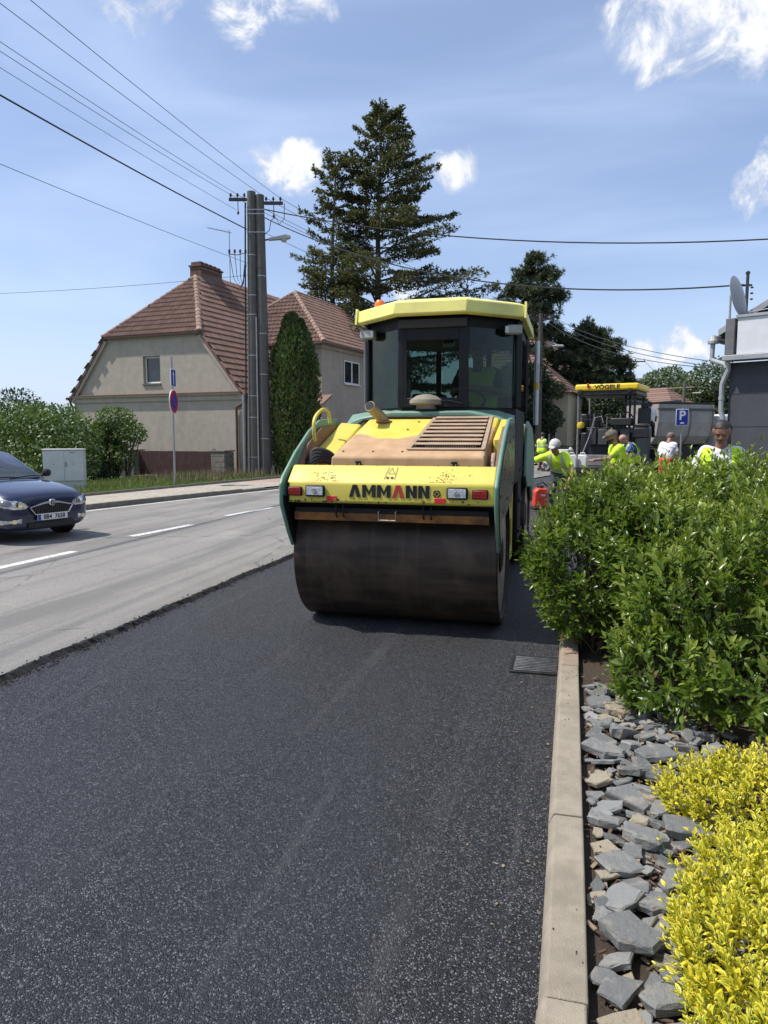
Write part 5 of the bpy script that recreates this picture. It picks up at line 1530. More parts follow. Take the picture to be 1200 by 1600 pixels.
# bumper beam
bp = MB().prism([(-.765, 1.085), (-.785, 1.10), (-.785, 1.245), (-.775, 1.262), (-.635, 1.385), (-.60, 1.385), (-.60, 1.085)], 'x', -.832, .85).build('bumper', M_yel, rl, bevel=.012, seg=3)
def rbox(name, m, par, cx, cz, w, h, y, d, bevel=.008):
    return MB().box((cx, y - d / 2, cz), (w, d, h)).build(name, m, par, bevel=bevel)
M_lens = mat('lamp_lens', (.55, .57, .58), .12, var=.25, vs=38, metal=.3, bump=.6, bs=120)
M_red = mat('red_lens', (.30, .012, .012), .2, var=.15, vs=30, bump=.3, bs=140)
M_refred = mat('red_reflector', (.62, .03, .03), .35, var=.1)
yb = -.785
for s, c in ((-1, -.585), (1, .565)):
    hb = rbox('headlight', M_rblk, rl, c, 1.185, .165, .092, yb, .028, .012)
    rbox('lens', M_lens, hb, c, 1.185, .138, .068, yb - .028, .006, .003)
    MB().lathe([(.0, -.04), (.022, -.038), (.028, -.03)], (c, yb, 1.185), 'y', 16).build('bulb', mat('bulb_mirror', (.6, .6, .62), .15, metal=.8), hb)
    tl = rbox('tail_light', M_rblk, rl, c + s * .175, 1.18, .125, .074, yb, .018, .01)
    rbox('lens', M_red, tl, c + s * .175, 1.18, .108, .060, yb - .018, .008, .004)
    MB().box((c + s * .175, yb - .027, 1.18), (.004, .003, .058)).box((c + s * .175, yb - .027, 1.18), (.106, .003, .003)).build('lens_rib', M_red, tl)
    rbox('reflector', M_refred, rl, c - s * .135, 1.125, .088, .040, yb, .006, .002)
# lettering on the bumper, one mesh for each letter
M_ink = mat('letter_black', (.012, .012, .014), .5, var=.2); M_inkr = mat('letter_red', (.50, .045, .035), .5, var=.1)
def glyph(ch, x, w, h, sw):
    if ch == 'A': return [[(x, 0), (x + sw * 1.05, 0), (x + w * .5, h * .68), (x + w - sw * 1.05, 0), (x + w, 0), (x + w * .5 + sw * .55, h), (x + w * .5 - sw * .55, h)]]
    if ch == 'M': return [[(x, 0), (x + sw, 0), (x + sw, h * .62), (x + w * .5, h * .12), (x + w - sw, h * .62), (x + w - sw, 0), (x + w, 0), (x + w, h), (x + w - sw * .95, h), (x + w * .5, h * .46), (x + sw * .95, h), (x, h)]]
    if ch == 'N': return [[(x, 0), (x + sw, 0), (x + sw, h * .60), (x + w - sw, 0), (x + w, 0), (x + w, h), (x + w - sw, h), (x + w - sw, h * .40), (x + sw, h), (x, h)]]
xx = -.305
for i, ch_ in enumerate('AMMANN'):
    w_ = {'A': .098, 'M': .110, 'N': .088}[ch_]
    mb = MB()
    for pl in glyph(ch_, xx, w_, .098, .031):
        mb.prism([(p[0], p[1] + 1.142) for p in pl], 'y', yb - .0045, yb + .001)
    mb.build('letter', M_inkr if i == 3 else M_ink, bp)
    xx += w_ + .012
# lashing mark, warning sticker, chipped paint
ring = MB()
for k in range(4):
    a0 = k * math.pi / 2 + .15; a1 = a0 + 1.27
    pts = [a0 + (a1 - a0) * i / 5 for i in range(6)]
    ring.prism([(.405 + math.cos(a) * .030, 1.178 + math.sin(a) * .030) for a in pts] + [(.405 + math.cos(a) * .020, 1.178 + math.sin(a) * .020) for a in reversed(pts)], 'y', yb - .004, yb + .001)
ring.lathe([(.011, -.004), (.011, .001)], (.405, yb, 1.178), 'y', 12)
ring.build('lashing_mark', M_ink, bp)
def on_slope(px, t):         # a point on the sloped face of the bumper, t from front to back
    return Vector((px, -.775 + .14 * t, 1.262 + .123 * t)) + Vector((0, -.66, .75)) * .006
stk = MB()
def sl_line(x0, t0, x1, t1, w):
    a, b = on_slope(x0, t0), on_slope(x1, t1); d = (b - a).normalized(); n = Vector((0, -.66, .75)); q = d.cross(n) * w / 2
    stk.add([a - q, b - q, b + q, a + q], [(0, 1, 2, 3)])
for x0, t0, x1, t1 in ((-.025, .15, -.005, .9), (.06, .15, .065, .9), (.0, .5, .02, .85), (.02, .85, .05, .5), (.0, .5, .05, .5)): sl_line(x0, t0, x1, t1, .004)
sl_line(-.01, .25, .012, .25, .02); sl_line(.026, .25, .048, .25, .02)
stk.build('lifting_sticker', M_ink, bp, fixn=False)
chip = MB(); rr_ = random.Random(3)
for k in range(120):
    cx, tt = (-.50, .30) if k % 2 else (.46, .32)
    x = cx + rr_.gauss(0, .06); tt = min(.97, max(.03, tt + rr_.gauss(0, .22) + (x - cx) * (2.2 if k % 2 == 0 else -1.0))); s = rr_.uniform(.002, .006)
    p = on_slope(x, tt); u = Vector((1, 0, 0)); v = Vector((0, .75, .66)); a = rr_.random() * 6
    chip.add([p + (u * math.cos(a + b) * 1.6 + v * math.sin(a + b)) * s * rr_.uniform(.6, 1.2) - Vector((0, -.66, .75)) * .004 for b in (0, 1.3, 2.4, 3.6, 5)], [(0, 1, 2, 3, 4)])
tag(chip.build('paint_chips', mat('chip_brown', (.20, .14, .04), .8), bp, fixn=False), kind='stuff')
for x in (-.42, .30): MB().lathe([(.0, -.012), (.010, -.012), (.012, .0)], (x, yb, 1.115), 'y', 8).build('bolt', M_dust, bp)
for i in range(6): MB().lathe([(.012, 0), (.010, .007), (0, .009)], (-.62 + i * .25, -.617, 1.385), 'z', 8).build('bolt', M_dust, bp)
# scraper under the bumper
MB().bb(-.83, .83, -.60, -.42, 1.0, 1.085).build('crossbeam', M_rblk, rl)
MB().prism([(-.715, 1.005), (-.70, 1.045), (-.56, 1.045), (-.56, 1.005)], 'x', -.80, .80).build('spray_channel', M_rblk, rl, bevel=.004)
sc_ = MB().prism([(-.690, .935), (-.704, .94), (-.708, 1.003), (-.69, 1.003), (-.64, .93)], 'x', -.80, .80).build('scraper', mat('rusty_orange', (.27, .11, .025), .75, var=.4, vs=6, dirt=(.06, .035, .022), dirt_amt=1.0, ds=7), rl)
MB().tube([(-.07, -.715, 1.03), (-.07, -.755, 1.025), (-.07, -.757, .955), (.07, -.757, .955), (.07, -.755, 1.025), (.07, -.715, 1.03)], .008, 8).build('handle', mat('worn_steel', (.30, .25, .20), .5, metal=.6), sc_, smooth=True)
for x in (-.40, .32):
    for q in (-.03, .03): MB().tube([(x + q, -.70, 1.09), (x + q, -.735, 1.07), (x + q, -.735, .985), (x + q, -.71, .97)], .007, 6).build('bracket', M_rblk, sc_, smooth=True)
# side plates of the front frame (green edges)
side = [(-.60, .70), (-.70, .83), (-.845, 1.07), (-.85, 1.24), (-.80, 1.30), (-.52, 1.49), (-.18, 1.67), (.10, 1.77), (.42, 1.79), (.66, 1.79), (.70, 1.20), (.40, 1.05), (.05, .98), (-.35, .92)]
for s in (-1, 1):
    x0, x1 = (s * .852, s * .880)
    MB().prism(side, 'x', min(x0, x1), max(x0, x1)).build('side_plate', M_grn, rl, bevel=.010, seg=3)
    shade_poly = [(-.60, .76), (-.68, .86), (-.79, 1.08), (-.79, 1.22), (-.50, 1.44), (-.16, 1.62), (.12, 1.72), (.60, 1.74), (.64, 1.22), (.38, 1.09), (.03, 1.02), (-.34, .96)]
    if s < 0: MB().prism([(-.60, .72), (-.69, .84), (-.825, 1.08), (-.825, 1.15), (-.60, 1.08), (-.3, 1.0)], 'x', -.8515, -.845).build('inner_shade_sheet', M_rblk, rl)  # black sheet painting the shadow on the left plate's inner face
    MB().prism(shade_poly, 'x', min(s * .8805, s * .888), max(s * .8805, s * .888)).build('outer_shade_sheet', mat('shaded_green', (.025, .045, .038), .25, var=.2), rl)  # shade of the plate's outer face, put in as a dark green sheet
    inner = [(-.52, 1.36), (-.30, 1.56), (.05, 1.70), (.40, 1.72), (.62, 1.72), (.62, 1.2), (-.45, 1.2)]
    MB().prism(inner, 'x', min(s * .82, s * .85), max(s * .82, s * .85)).build('inner_plate', M_dust, rl)
    MB().lathe([(.0, s * .002), (.011, s * .002), (.011, 0)], (s * .82, -.38, 1.42), 'x', 8).build('bolt', M_yel, rl)
# hood: sloping engine cover with front lip
hd_ = MB().add([(-.545, -.535, 1.30), (.745, -.535, 1.30), (-.545, -.53, 1.455), (.745, -.53, 1.455), (-.50, -.50, 1.475), (.715, -.50, 1.475), (-.50, .64, 1.80), (.715, .64, 1.80), (-.62, .64, 1.30), (.80, .64, 1.30), (-.60, .64, 1.76), (.79, .64, 1.76)],
             [(0, 1, 3, 2), (2, 3, 5, 4), (4, 5, 7, 6), (0, 2, 4, 6, 10, 8), (1, 9, 11, 7, 5, 3), (6, 7, 11, 10), (8, 10, 11, 9)]).build('hood', M_hood, rl, bevel=.018, seg=3)
MB().bb(-.82, .84, -.58, .6, 1.08, 1.30).build('engine_bay', M_dust, rl)
MB().add([(-.82, -.2, 1.48), (-.62, -.2, 1.44), (-.60, .62, 1.74), (-.82, .62, 1.76), (-.82, -.2, 1.30), (-.62, -.2, 1.30), (-.60, .62, 1.30), (-.82, .62, 1.30)], [(0, 1, 2, 3), (0, 4, 5, 1), (1, 5, 6, 2), (3, 2, 6, 7), (0, 3, 7, 4), (4, 7, 6, 5)]).build('tank', M_yel, rl, bevel=.02)
MB().add([(.755, -.05, 1.60), (.825, -.05, 1.60), (.825, .62, 1.78), (.755, .62, 1.78), (.755, -.05, 1.30), (.825, -.05, 1.30), (.825, .62, 1.30), (.755, .62, 1.30)], [(0, 1, 2, 3), (0, 4, 5, 1), (1, 5, 6, 2), (3, 2, 6, 7), (0, 3, 7, 4), (4, 7, 6, 5)]).build('tank', M_yel, rl, bevel=.012)
for k in range(5):       # hydraulic hoses in the left recess
    z = 1.30 + k * .035; r_ = .024
    MB().tube(smooth_path([(-.80, -.52 + k * .03, 1.28), (-.78, -.40 + k * .02, 1.36 + k * .03), (-.69, -.30, 1.41 + k * .022), (-.60, -.27, 1.36 + k * .018), (-.57, -.27, 1.26)]), r_, 8).build('hose', M_rub, rl, smooth=True)
for k in range(2): MB().tube([(.80, -.50 + .05 * k, 1.28), (.79, -.42, 1.40), (.785, -.30 + .04 * k, 1.47), (.79, -.18, 1.44)], .018, 8).build('hose', mat('dusty_hose', (.36, .26, .2), .8), rl, smooth=True)
# louvred grille on the right half of the hood
def hoodpt(x, t, h=0.0):     # t 0 at the front edge, 1 at the back
    return Vector((x, -.50 + 1.14 * t, 1.475 + .325 * t)) + Vector((0, -.274, .962)) * h
gr = MB().add([hoodpt(.10, .12, .004), hoodpt(.70, .12, .004), hoodpt(.655, .97, .004), hoodpt(.145, .97, .004)], [(0, 1, 2, 3)]).build('grille', mat('mesh_dark', (.035, .022, .015), .9, var=.4, vs=60), rl, fixn=False)
def bar_on_hood(a, b, w, h, m, name, par, lift=.004):
    d = (b - a); u = d.normalized(); n = Vector((0, -.274, .962)); q = u.cross(n) * w / 2
    P = [a - q + n * lift, a + q + n * lift, b + q + n * lift, b - q + n * lift]
    P += [p + n * h for p in P]
    return MB().add(P, [(0, 3, 2, 1), (4, 5, 6, 7), (0, 1, 5, 4), (1, 2, 6, 5), (2, 3, 7, 6), (3, 0, 4, 7)]).build(name, m, par, bevel=.003)
M_lou = mat('louvre_dust', (.36, .25, .165), .75, var=.15, vs=8)
for (x0, t0, x1, t1) in ((.08, .10, .72, .10), (.125, .985, .675, .985), (.09, .10, .135, .985), (.71, .10, .665, .985)):
    bar_on_hood(hoodpt(x0, t0), hoodpt(x1, t1), .035, .012, M_lou, 'grille_frame', gr)
for i in range(8):
    t_ = .165 + i * .104
    xa = .10 + .045 * t_ + .015; xb = .70 - .045 * t_ - .015
    a0 = hoodpt(xa, t_, .006); b0 = hoodpt(xb, t_, .006); n_ = Vector((0, -.274, .962)); v_ = Vector((0, .962, .274))
    # a lifted louvre: low at the back, raised lip at the front
    P = [a0 + n_ * .014, b0 + n_ * .014, b0 + n_ * .020, a0 + n_ * .020, b0 + v_ * .062 + n_ * .020, a0 + v_ * .062 + n_ * .020, b0 + v_ * .085 + n_ * .001, a0 + v_ * .085 + n_ * .001]
    MB().add(P, [(0, 1, 2, 3), (3, 2, 4, 5), (5, 4, 6, 7), (1, 6, 4, 2), (0, 3, 5, 7)]).build('louvre', M_lou, gr)
    if i < 6:
        tm = MB()
        for q in range(22):
            x = xa + .10 + (xb - xa - .12) * q / 22
            p = hoodpt(x, t_ - .006, .009); tm.box(tuple(p), (.007, .006, .012), Matrix.Rotation(.28, 3, 'X'))
        tm.build('mesh_teeth', M_lou, gr, fixn=False)
# exhaust stack and its flange
ex = MB().tube([hoodpt(-.34, .86, -.02), hoodpt(-.36, .84, .05), hoodpt(-.42, .70, .205)], [.056, .052, .050], 20).build('exhaust', mat('exhaust_steel', (.26, .20, .14), .6, metal=.4, var=.2), rl, smooth=True)
MB().tube([hoodpt(-.418, .704, .20), hoodpt(-.421, .697, .2065)], [.044, .044], 20).build('bore', M_rblk, ex)
MB().lathe([(.078, -.005), (.078, .012), (.055, .02)], tuple(hoodpt(-.345, .86, .0)), n=18).build('flange', M_dust, ex, smooth=True)
for x, t_ in ((.0, .85), (-.05, .62)): MB().lathe([(.012, 0), (.008, .01), (0, .012)], tuple(hoodpt(x, t_, .002)), n=8).build('bolt', M_dust, rl)
# green cowl across the top, rubber seal, air intake
MB().add([(-.78, .66, 1.74), (-.62, .62, 1.80), (-.30, .60, 1.855), (.44, .60, 1.855), (.70, .62, 1.80), (.84, .66, 1.74), (-.80, .95, 1.84), (-.62, .95, 1.87), (-.30, .95, 1.895), (.44, .95, 1.895), (.70, .95, 1.87), (.86, .95, 1.82), (-.78, .66, 1.62), (.84, .66, 1.62), (-.62, .62, 1.755), (-.30, .60, 1.80), (.44, .60, 1.80), (.70, .62, 1.755)],
         [(0, 1, 7, 6), (1, 2, 8, 7), (2, 3, 9, 8), (3, 4, 10, 9), (4, 5, 11, 10), (0, 12, 14, 1), (1, 14, 15, 2), (2, 15, 16, 3), (3, 16, 17, 4), (4, 17, 13, 5)]).build('cowl', M_grn, rl, fixn=True, bevel=.01)
MB().tube([(-.64, .615, 1.735), (-.58, .60, 1.775), (-.30, .585, 1.805), (.44, .585, 1.805), (.66, .60, 1.775), (.74, .615, 1.715)], .014, 8).build('seal', M_rub, rl, smooth=True)
ai_ = MB().lathe([(.10, 0), (.10, .045), (.155, .05), (.165, .065), (.160, .095), (.10, .135), (.04, .150), (0, .152)], (.02, .72, 1.875), 'z', 28).build('air_intake', mat('intake_dust', (.24, .215, .17), .8, var=.2), rl, smooth=True)
MB().lathe([(.12, 0), (.12, .02)], (.02, .72, 1.862), 'z', 20).build('collar', M_rblk, ai_)
# grab handle on the left shoulder
MB().tube(smooth_path([(-.80, -.20, 1.58), (-.80, -.23, 1.70), (-.80, -.18, 1.79), (-.79, -.02, 1.86), (-.78, .11, 1.84), (-.775, .14, 1.74)]), .016, 10).build('handrail', M_yel, rl, smooth=True)
# bolts, latches and seams
for x in (-.46, -.2, .05, .78):
    MB().lathe([(.010, 0), (.008, .008), (0, .010)], tuple(hoodpt(min(x, .73), .05, .002)), n=8).build('bolt', M_dust, hd_)
for x in (-.30, .50):
    lt = MB().box((x, -.545, 1.385), (.05, .02, .07)).build('hood_latch', M_rblk, rl, bevel=.006)
    MB().tube([(x - .015, -.56, 1.40), (x - .015, -.575, 1.36), (x + .015, -.575, 1.36), (x + .015, -.56, 1.40)], .004, 6).build('catch', mat('worn_steel', (.30, .25, .20)), lt)
for x, y, z in ((-.70, .80, 1.858), (-.45, .80, 1.882), (.30, .80, 1.893), (.60, .80, 1.88), (.78, .80, 1.84)):
    MB().lathe([(.011, 0), (.009, .006), (0, .008)], (x, y, z), n=8).build('bolt', M_rblk, rl)
for s in (-1, 1):
    for y, z in ((-.70, 1.16), (-.45, 1.02), (-.10, 1.10), (-.40, 1.36), (.05, 1.58), (.40, 1.62), (.40, 1.20)):
        MB().lathe([(.016, s * .0), (.016, s * .006), (.0, s * .009)], (s * .888, y, z), 'x', 8).build('bolt', M_dust, rl)
bs_ = MB()
for k in range(26):                    # bitumen splashes along the lower edge of the bumper
    x = random.uniform(-.8, .82); s_ = random.uniform(.003, .010)
    bs_.lathe([(s_, -.0015), (s_ * .8, 0)], (x, yb - .001, 1.10 + random.random() ** 3 * .06), 'y', 7)
tag(bs_.build('bitumen_splashes', M_ink, bp), kind='stuff')
MB().bb(-.83, -.812, yb - .001, yb + .003, 1.095, 1.25).build('panel_seam', M_rblk, bp)
# --- cab
cx = .085
cz0, cz1 = 1.90, 2.76
hexf = [(-.31, .72), (.31, .72), (.765, 1.17), (.765, 2.45), (.31, 2.75), (-.31, 2.75), (-.765, 2.45), (-.765, 1.17)]
hexf = [(x + cx, y) for x, y in hexf]
FL = 1.20
MB().prism(hexf, 'z', FL - .06, FL).build('cab_floor', M_rblk, rl)
oi = [(x, y, FL) for x, y in hexf]; oo = [(x, y, cz0) for x, y in hexf]; sc2 = lambda P, z: [(cx + (x - cx) * .94, 1.735 + (y - 1.735) * .96, z) for x, y in P]
ii = sc2(hexf, FL); io = sc2(hexf, cz0)
MB().add(oi + oo + ii + io, [q for i in range(8) for q in ((i, (i + 1) % 8, 8 + (i + 1) % 8, 8 + i), (16 + (i + 1) % 8, 16 + i, 24 + i, 24 + (i + 1) % 8), (8 + i, 8 + (i + 1) % 8, 24 + (i + 1) % 8, 24 + i))]).build('cab_wall', M_rblk, rl)
M_cabp = mat('cab_post', (.009, .010, .013), .5, var=.3, vs=6, spec=.3)
for i, (x, y) in enumerate(hexf):
    w = .05 if i not in (2, 7) else .06
    MB().box((x, y, (cz0 + cz1) / 2), (w * 1.3, w * 1.3, cz1 - cz0), Matrix.Rotation([0, 0, .78, -.4, 0, 0, .4, -.78][i], 3, 'Z')).build('pillar', M_cabp, rl, bevel=.012)
MB().prism([(x * 1.01, 1.735 + (y - 1.735) * 1.01) for x, y in hexf], 'z', cz1 - .10, cz1 + .02).build('header', M_rblk, rl)
MB().bb(cx - .33, cx + .33, .655, .72, 2.655, 2.74).build('visor_box', mat('visor_grey', (.035, .034, .032), .6), rl, bevel=.008)
M_glass = glass('cab_glass', (.56, .64, .61), .015, .5, 0.0, (.10, .13, .12))
names = ['windscreen', 'front_quarter_pane', 'side_pane', 'rear_quarter_pane', 'rear_pane', 'rear_quarter_pane', 'side_pane', 'front_quarter_pane']
for i in range(8):
    a = Vector((*hexf[i], 0)); b = Vector((*hexf[(i + 1) % 8], 0)); d = (b - a).normalized(); n = Vector((d.y, -d.x, 0))
    a2, b2 = a + d * .04 + n * .012, b - d * .04 + n * .012
    P = [(a2.x, a2.y, cz0), (b2.x, b2.y, cz0), (b2.x, b2.y, cz1 - .10), (a2.x, a2.y, cz1 - .10)]
    P += [(p[0] - n.x * .006, p[1] - n.y * .006, p[2]) for p in P]
    pane = MB().add(P, [(0, 1, 2, 3), (7, 6, 5, 4), (0, 4, 5, 1), (1, 5, 6, 2), (2, 6, 7, 3), (3, 7, 4, 0)]).build(names[i], M_glass, rl)
# broad dark frame of the windscreen
fw = MB()
for x0, x1, z0, z1 in ((-.345, -.255, cz0, cz1 - .1), (.255, .345, cz0, cz1 - .1), (-.255, .255, cz0, cz0 + .09), (-.255, .255, cz1 - .22, cz1 - .1)): fw.bb(cx + x0, cx + x1, .69, .706, z0, z1)
fw.build('windscreen_frame', M_cabp, rl, bevel=.005)
MB().tube([(cx - .2, .68, cz0 + .02), (cx + .15, .668, cz0 + .06), (cx + .30, .672, cz0 + .03)], .009, 6).build('wiper', M_rblk, rl, smooth=True)
# interior: steering column, console, seat, mirror, roof lining, posts of glass tubing
MB().bb(cx - .28, cx + .05, 1.0, 1.28, FL, 2.05).build('console', M_rblk, rl, bevel=.03)
MB().tube([(cx + .24, 1.22, FL), (cx + .26, 1.36, 1.98)], .03, 8).build('steering_column', M_rblk, rl)
sw_ = MB().tube([(math.cos(k * .3927) * .17, math.sin(k * .3927) * .17, 0) for k in range(17)], .014, 6, caps=False).build('steering_wheel', M_rblk, rl, smooth=True)
sw_.matrix_basis = Matrix.Translation((cx + .26, 1.37, 2.0)) @ Matrix.Rotation(R(-32), 4, 'X')
st_ = MB().bb(cx + .02, cx + .50, 1.62, 2.08, 1.63, 1.75).build('seat', M_rub, rl, bevel=.04)
MB().box((cx + .26, 2.14, 2.05), (.46, .10, .62), Matrix.Rotation(-.12, 3, 'X')).build('backrest', M_rub, st_, bevel=.04)
MB().bb(cx + .05, cx + .47, 1.7, 2.0, FL, 1.63).build('seat_base', M_rblk, st_)
MB().prism([(x * .95, 1.735 + (y - 1.735) * .95) for x, y in hexf], 'z', 2.70, 2.74).build('headliner', mat('headliner', (.03, .03, .03), .9), rl)
MB().bb(cx - .60, cx + .60, 2.55, 2.62, cz0, cz0 + .18).build('rear_panel', M_rblk, rl)
for q, h in ((-.52, .62), (-.46, .66), (-.40, .70)): MB().tube([(cx + q, 1.28, cz0), (cx + q, 1.28, cz0 + h)], .016, 8).build('hydraulic_tube', mat('tube_grey', (.22, .20, .17), .5), rl)
mr = MB().box((cx + .13, .85, 2.52), (.12, .02, .07)).build('interior_mirror', mat('mirror_glass', (.5, .52, .53), .05, metal=1.0), rl, bevel=.006)
# roof
rf_ = [(-.35, .52), (.35, .52), (.855, 1.0), (.855, 2.60), (.36, 2.94), (-.36, 2.94), (-.855, 2.60), (-.855, 1.0)]
rf_ = [(x + cx, y) for x, y in rf_]
rb = MB(); n8 = 8
low = [(x, y, 2.765) for x, y in rf_]; topo = [(cx + (x - cx) * .985, 1.74 + (y - 1.74) * .985, 2.885) for x, y in rf_]; topi = [(cx + (x - cx) * .90, 1.74 + (y - 1.74) * .92, 2.915) for x, y in rf_]
lowi = [(cx + (x - cx) * .93, 1.74 + (y - 1.74) * .94, 2.755) for x, y in rf_]
rb.add(low + topo + topi + lowi, [(i, (i + 1) % 8, 8 + (i + 1) % 8, 8 + i) for i in range(8)] + [(8 + i, 8 + (i + 1) % 8, 16 + (i + 1) % 8, 16 + i) for i in range(8)] + [tuple(range(16, 24))] + [((i + 1) % 8, i, 24 + i, 24 + (i + 1) % 8) for i in range(8)])
roof_o = rb.build('roof', M_roof, rl, bevel=.012, seg=2)
MB().poly([(p[0], p[1], 2.758) for p in lowi]).build('roof_lining', M_rblk, roof_o, fixn=False)
MB().lathe([(.075, 0), (.075, .02), (0, .026)], (.10, 1.2, 2.912), 'z', 16).build('roof_vent', M_roof, roof_o)
for s in (-1, 1):   # flanged ends of the roof fascia
    MB().prism([(.96, 2.755), (1.02, 2.755), (1.10, 2.90), (1.0, 2.915)], 'x', cx + s * .852 - .010, cx + s * .852 + .010).build('roof_flange', M_roof, roof_o)
bc = MB().lathe([(.06, 0), (.06, .035), (.055, .04)], (cx - .70, 1.35, 2.89), 'z', 18).build('beacon', M_rblk, rl)
MB().lathe([(.058, 0), (.060, .05), (.055, .095), (.035, .125), (0, .135)], (cx - .70, 1.35, 2.93), 'z', 20).build('dome', mat('amber_dome', (.85, .16, .015), .25, var=.08), bc, smooth=True)
for s in (-1, 1):
    wx = cx + s * .74; wy = 1.03
    wl_ = MB().box((wx, wy, 2.655), (.15, .10, .09), Matrix.Rotation(s * .35, 3, 'Z')).build('work_light', mat('lamp_grey', (.34, .34, .33), .5, var=.15), rl, bevel=.015)
    MB().box((wx - s * .017, wy - .052, 2.652), (.13, .012, .07), Matrix.Rotation(s * .35, 3, 'Z')).build('lens', M_lens, wl_, bevel=.006)
    MB().tube([(wx, wy, 2.70), (wx, wy + .05, 2.76)], .01, 6).build('bracket', M_rblk, wl_)
# outside right: door rail, mirror, steps; left: mirror post
MB().tube([(cx + .90, 2.5, 1.75), (cx + .90, 2.5, 2.72)], .03, 10).build('grab_rail', mat('bright_steel', (.55, .57, .58), .35, metal=.5), rl, smooth=True)
MB().tube([(cx + .90, 2.5, 2.16), (cx + .90, 2.5, 2.24)], .034, 10).build('yellow_band', M_yel, rl)
MB().tube([(cx + .94, 2.46, 2.45), (cx + .99, 2.45, 2.43), (cx + .99, 2.45, 2.26), (cx + .94, 2.46, 2.24)], .01, 6).build('door_handle', M_rblk, rl, smooth=True)
MB().tube([(cx - .80, 1.15, 1.92), (cx - .80, 1.15, 2.60)], .022, 8).build('grab_rail', mat('post_grey', (.12, .12, .13), .5), rl)
# chassis between the drums: yellow slotted frame on both sides, rear module
for s in (-1, 1):
    x0 = s * .70; x1 = s * .79
    fr_ = MB()
    for (ya, yc, za, zb) in ((.62, 1.0, .30, 1.62), (1.0, 1.24, .30, .52), (1.0, 1.24, .80, .92), (1.0, 1.24, 1.22, 1.30), (1.0, 1.24, 1.50, 1.62), (1.24, 1.42, .30, 1.62), (1.42, 1.62, .30, .44), (1.42, 1.62, .74, .86), (1.42, 1.62, 1.16, 1.28), (1.42, 1.62, 1.55, 1.62), (1.62, 1.75, .30, 1.62)):
        fr_.bb(min(x0, x1), max(x0, x1), ya, yc, za, zb)
    fr_.build('side_frame', M_yel, rl)
    MB().bb(min(s * .5, s * .69), max(s * .5, s * .69), .62, 2.4, .28, 1.12).build('side_tank', M_rblk, rl)
    MB().bb(min(s * .70, s * .84), max(s * .70, s * .84), 1.82, 2.3, .45, 1.65).build('step_box', M_rblk, rl, bevel=.02)
    for k in range(3): MB().bb(min(s * .74, s * .86), max(s * .74, s * .86), 1.86, 2.26, .55 + k * .34, .58 + k * .34).build('step', M_rblk, rl)
    pl2 = [(2.35, 1.15), (2.5, 1.72), (2.7, 1.80), (3.6, 1.72), (4.10, 1.40), (4.2, 1.24), (4.18, 1.07), (4.0, .8), (3.9, .72), (3.6, .95), (2.7, 1.0)]
    MB().prism(pl2, 'x', min(s * .86, s * .895), max(s * .86, s * .895)).build('rear_side_plate', M_grn, rl, bevel=.012)
    MB().tube([(s * .80, 2.45, 1.10), (s * .84, 2.46, 1.30), (s * .84, 2.55, 1.45), (s * .82, 2.75, 1.50)], .035, 8).build('hose', M_rub, rl, smooth=True)
MB().bb(-.6, .6, .70, 2.65, .45, 1.12).build('centre_frame', M_rblk, rl)
MB().bb(-.80, .80, 2.75, 4.05, 1.22, 1.78).build('rear_body', M_yel, rl, bevel=.03)
MB().bb(-.82, .82, 4.02, 4.15, 1.09, 1.38).build('rear_bumper', M_yel, rl, bevel=.015)
person('roller driver in dark shirt and hi-vis vest seated in the cab', (-1.405 + cx + .27, 6.28 + 1.98, 1.75 - .82), 0, lean=-4, arms=[((.27, -.10, 1.18), (.06, -.46, 1.20)), ((-.25, -.10, 1.18), (-.10, -.46, 1.20))], legs=[((.12, -.44, .93), (.13, -.50, .52)), ((-.12, -.44, .93), (-.13, -.50, .52))], top=M_navy, vest=M_viz, skin=M_skin2, hair=M_hair, res=.016, trousers=M_blk, bands=False)
# ------------------------------------------------------------------ blue car turning in from the left
car_rz = math.atan2(.964, -(-.267)) - math.pi / 2    # local -y points along the heading
hdg = Vector((.964, -.267, 0)); lft = Vector((.267, .964, 0))
car = empty('parked_car', 'dark blue hatchback car with chrome-edged grille and plate', 'car', (-8.19, 9.47, Z_OLD))
car.name = 'blue_car'
# local axes: +x = car's left, -y = ahead
car.matrix_basis = Matrix.Translation((-8.36, 9.47, Z_OLD)) @ Matrix(((lft.x, -hdg.x, 0, 0), (lft.y, -hdg.y, 0, 0), (0, 0, 1, 0), (0, 0, 0, 1))) @ Matrix.Diagonal((.95, .95, .91, 1))
def paint():
    t = NT('blue_car_paint')
    t.col((.010, .016, .055)); t.set(Roughness=.32, Metallic=.25, Coat_Weight=1.0, Coat_Roughness=.04)
    return t.mat
M_car = paint()
M_cblk = mat('car_black', (.010, .010, .011), .55, var=.2)
M_chrome = mat('chrome', (.72, .73, .74), .12, metal=1.0, var=.05)
M_clens = mat('clear_lamp', (.55, .57, .58), .1, metal=.55, var=.35, vs=14, spec=.8)
M_cglass = mat('car_glass', (.03, .038, .042), .04, var=.2, vs=2, spec=1.0)
st = [(-.835, .50, .25, .42, .63, .44, .715), (-.80, .68, .21, .44, .66, .58, .775), (-.70, .78, .20, .46, .70, .65, .83), (-.50, .825, .19, .48, .76, .69, .885), (-.2, .838, .19, .5, .81, .70, .94), (.15, .84, .19, .52, .86, .69, .975), (.45, .84, .19, .54, .90, .69, 1.0),
      (1.0, .84, .19, .55, .92, .74, 1.0), (2.0, .84, .19, .55, .93, .74, 1.0), (2.75, .83, .2, .55, .94, .72, 1.0), (3.1, .78, .25, .55, .9, .66, .97), (3.18, .68, .3, .55, .82, .58, .9)]
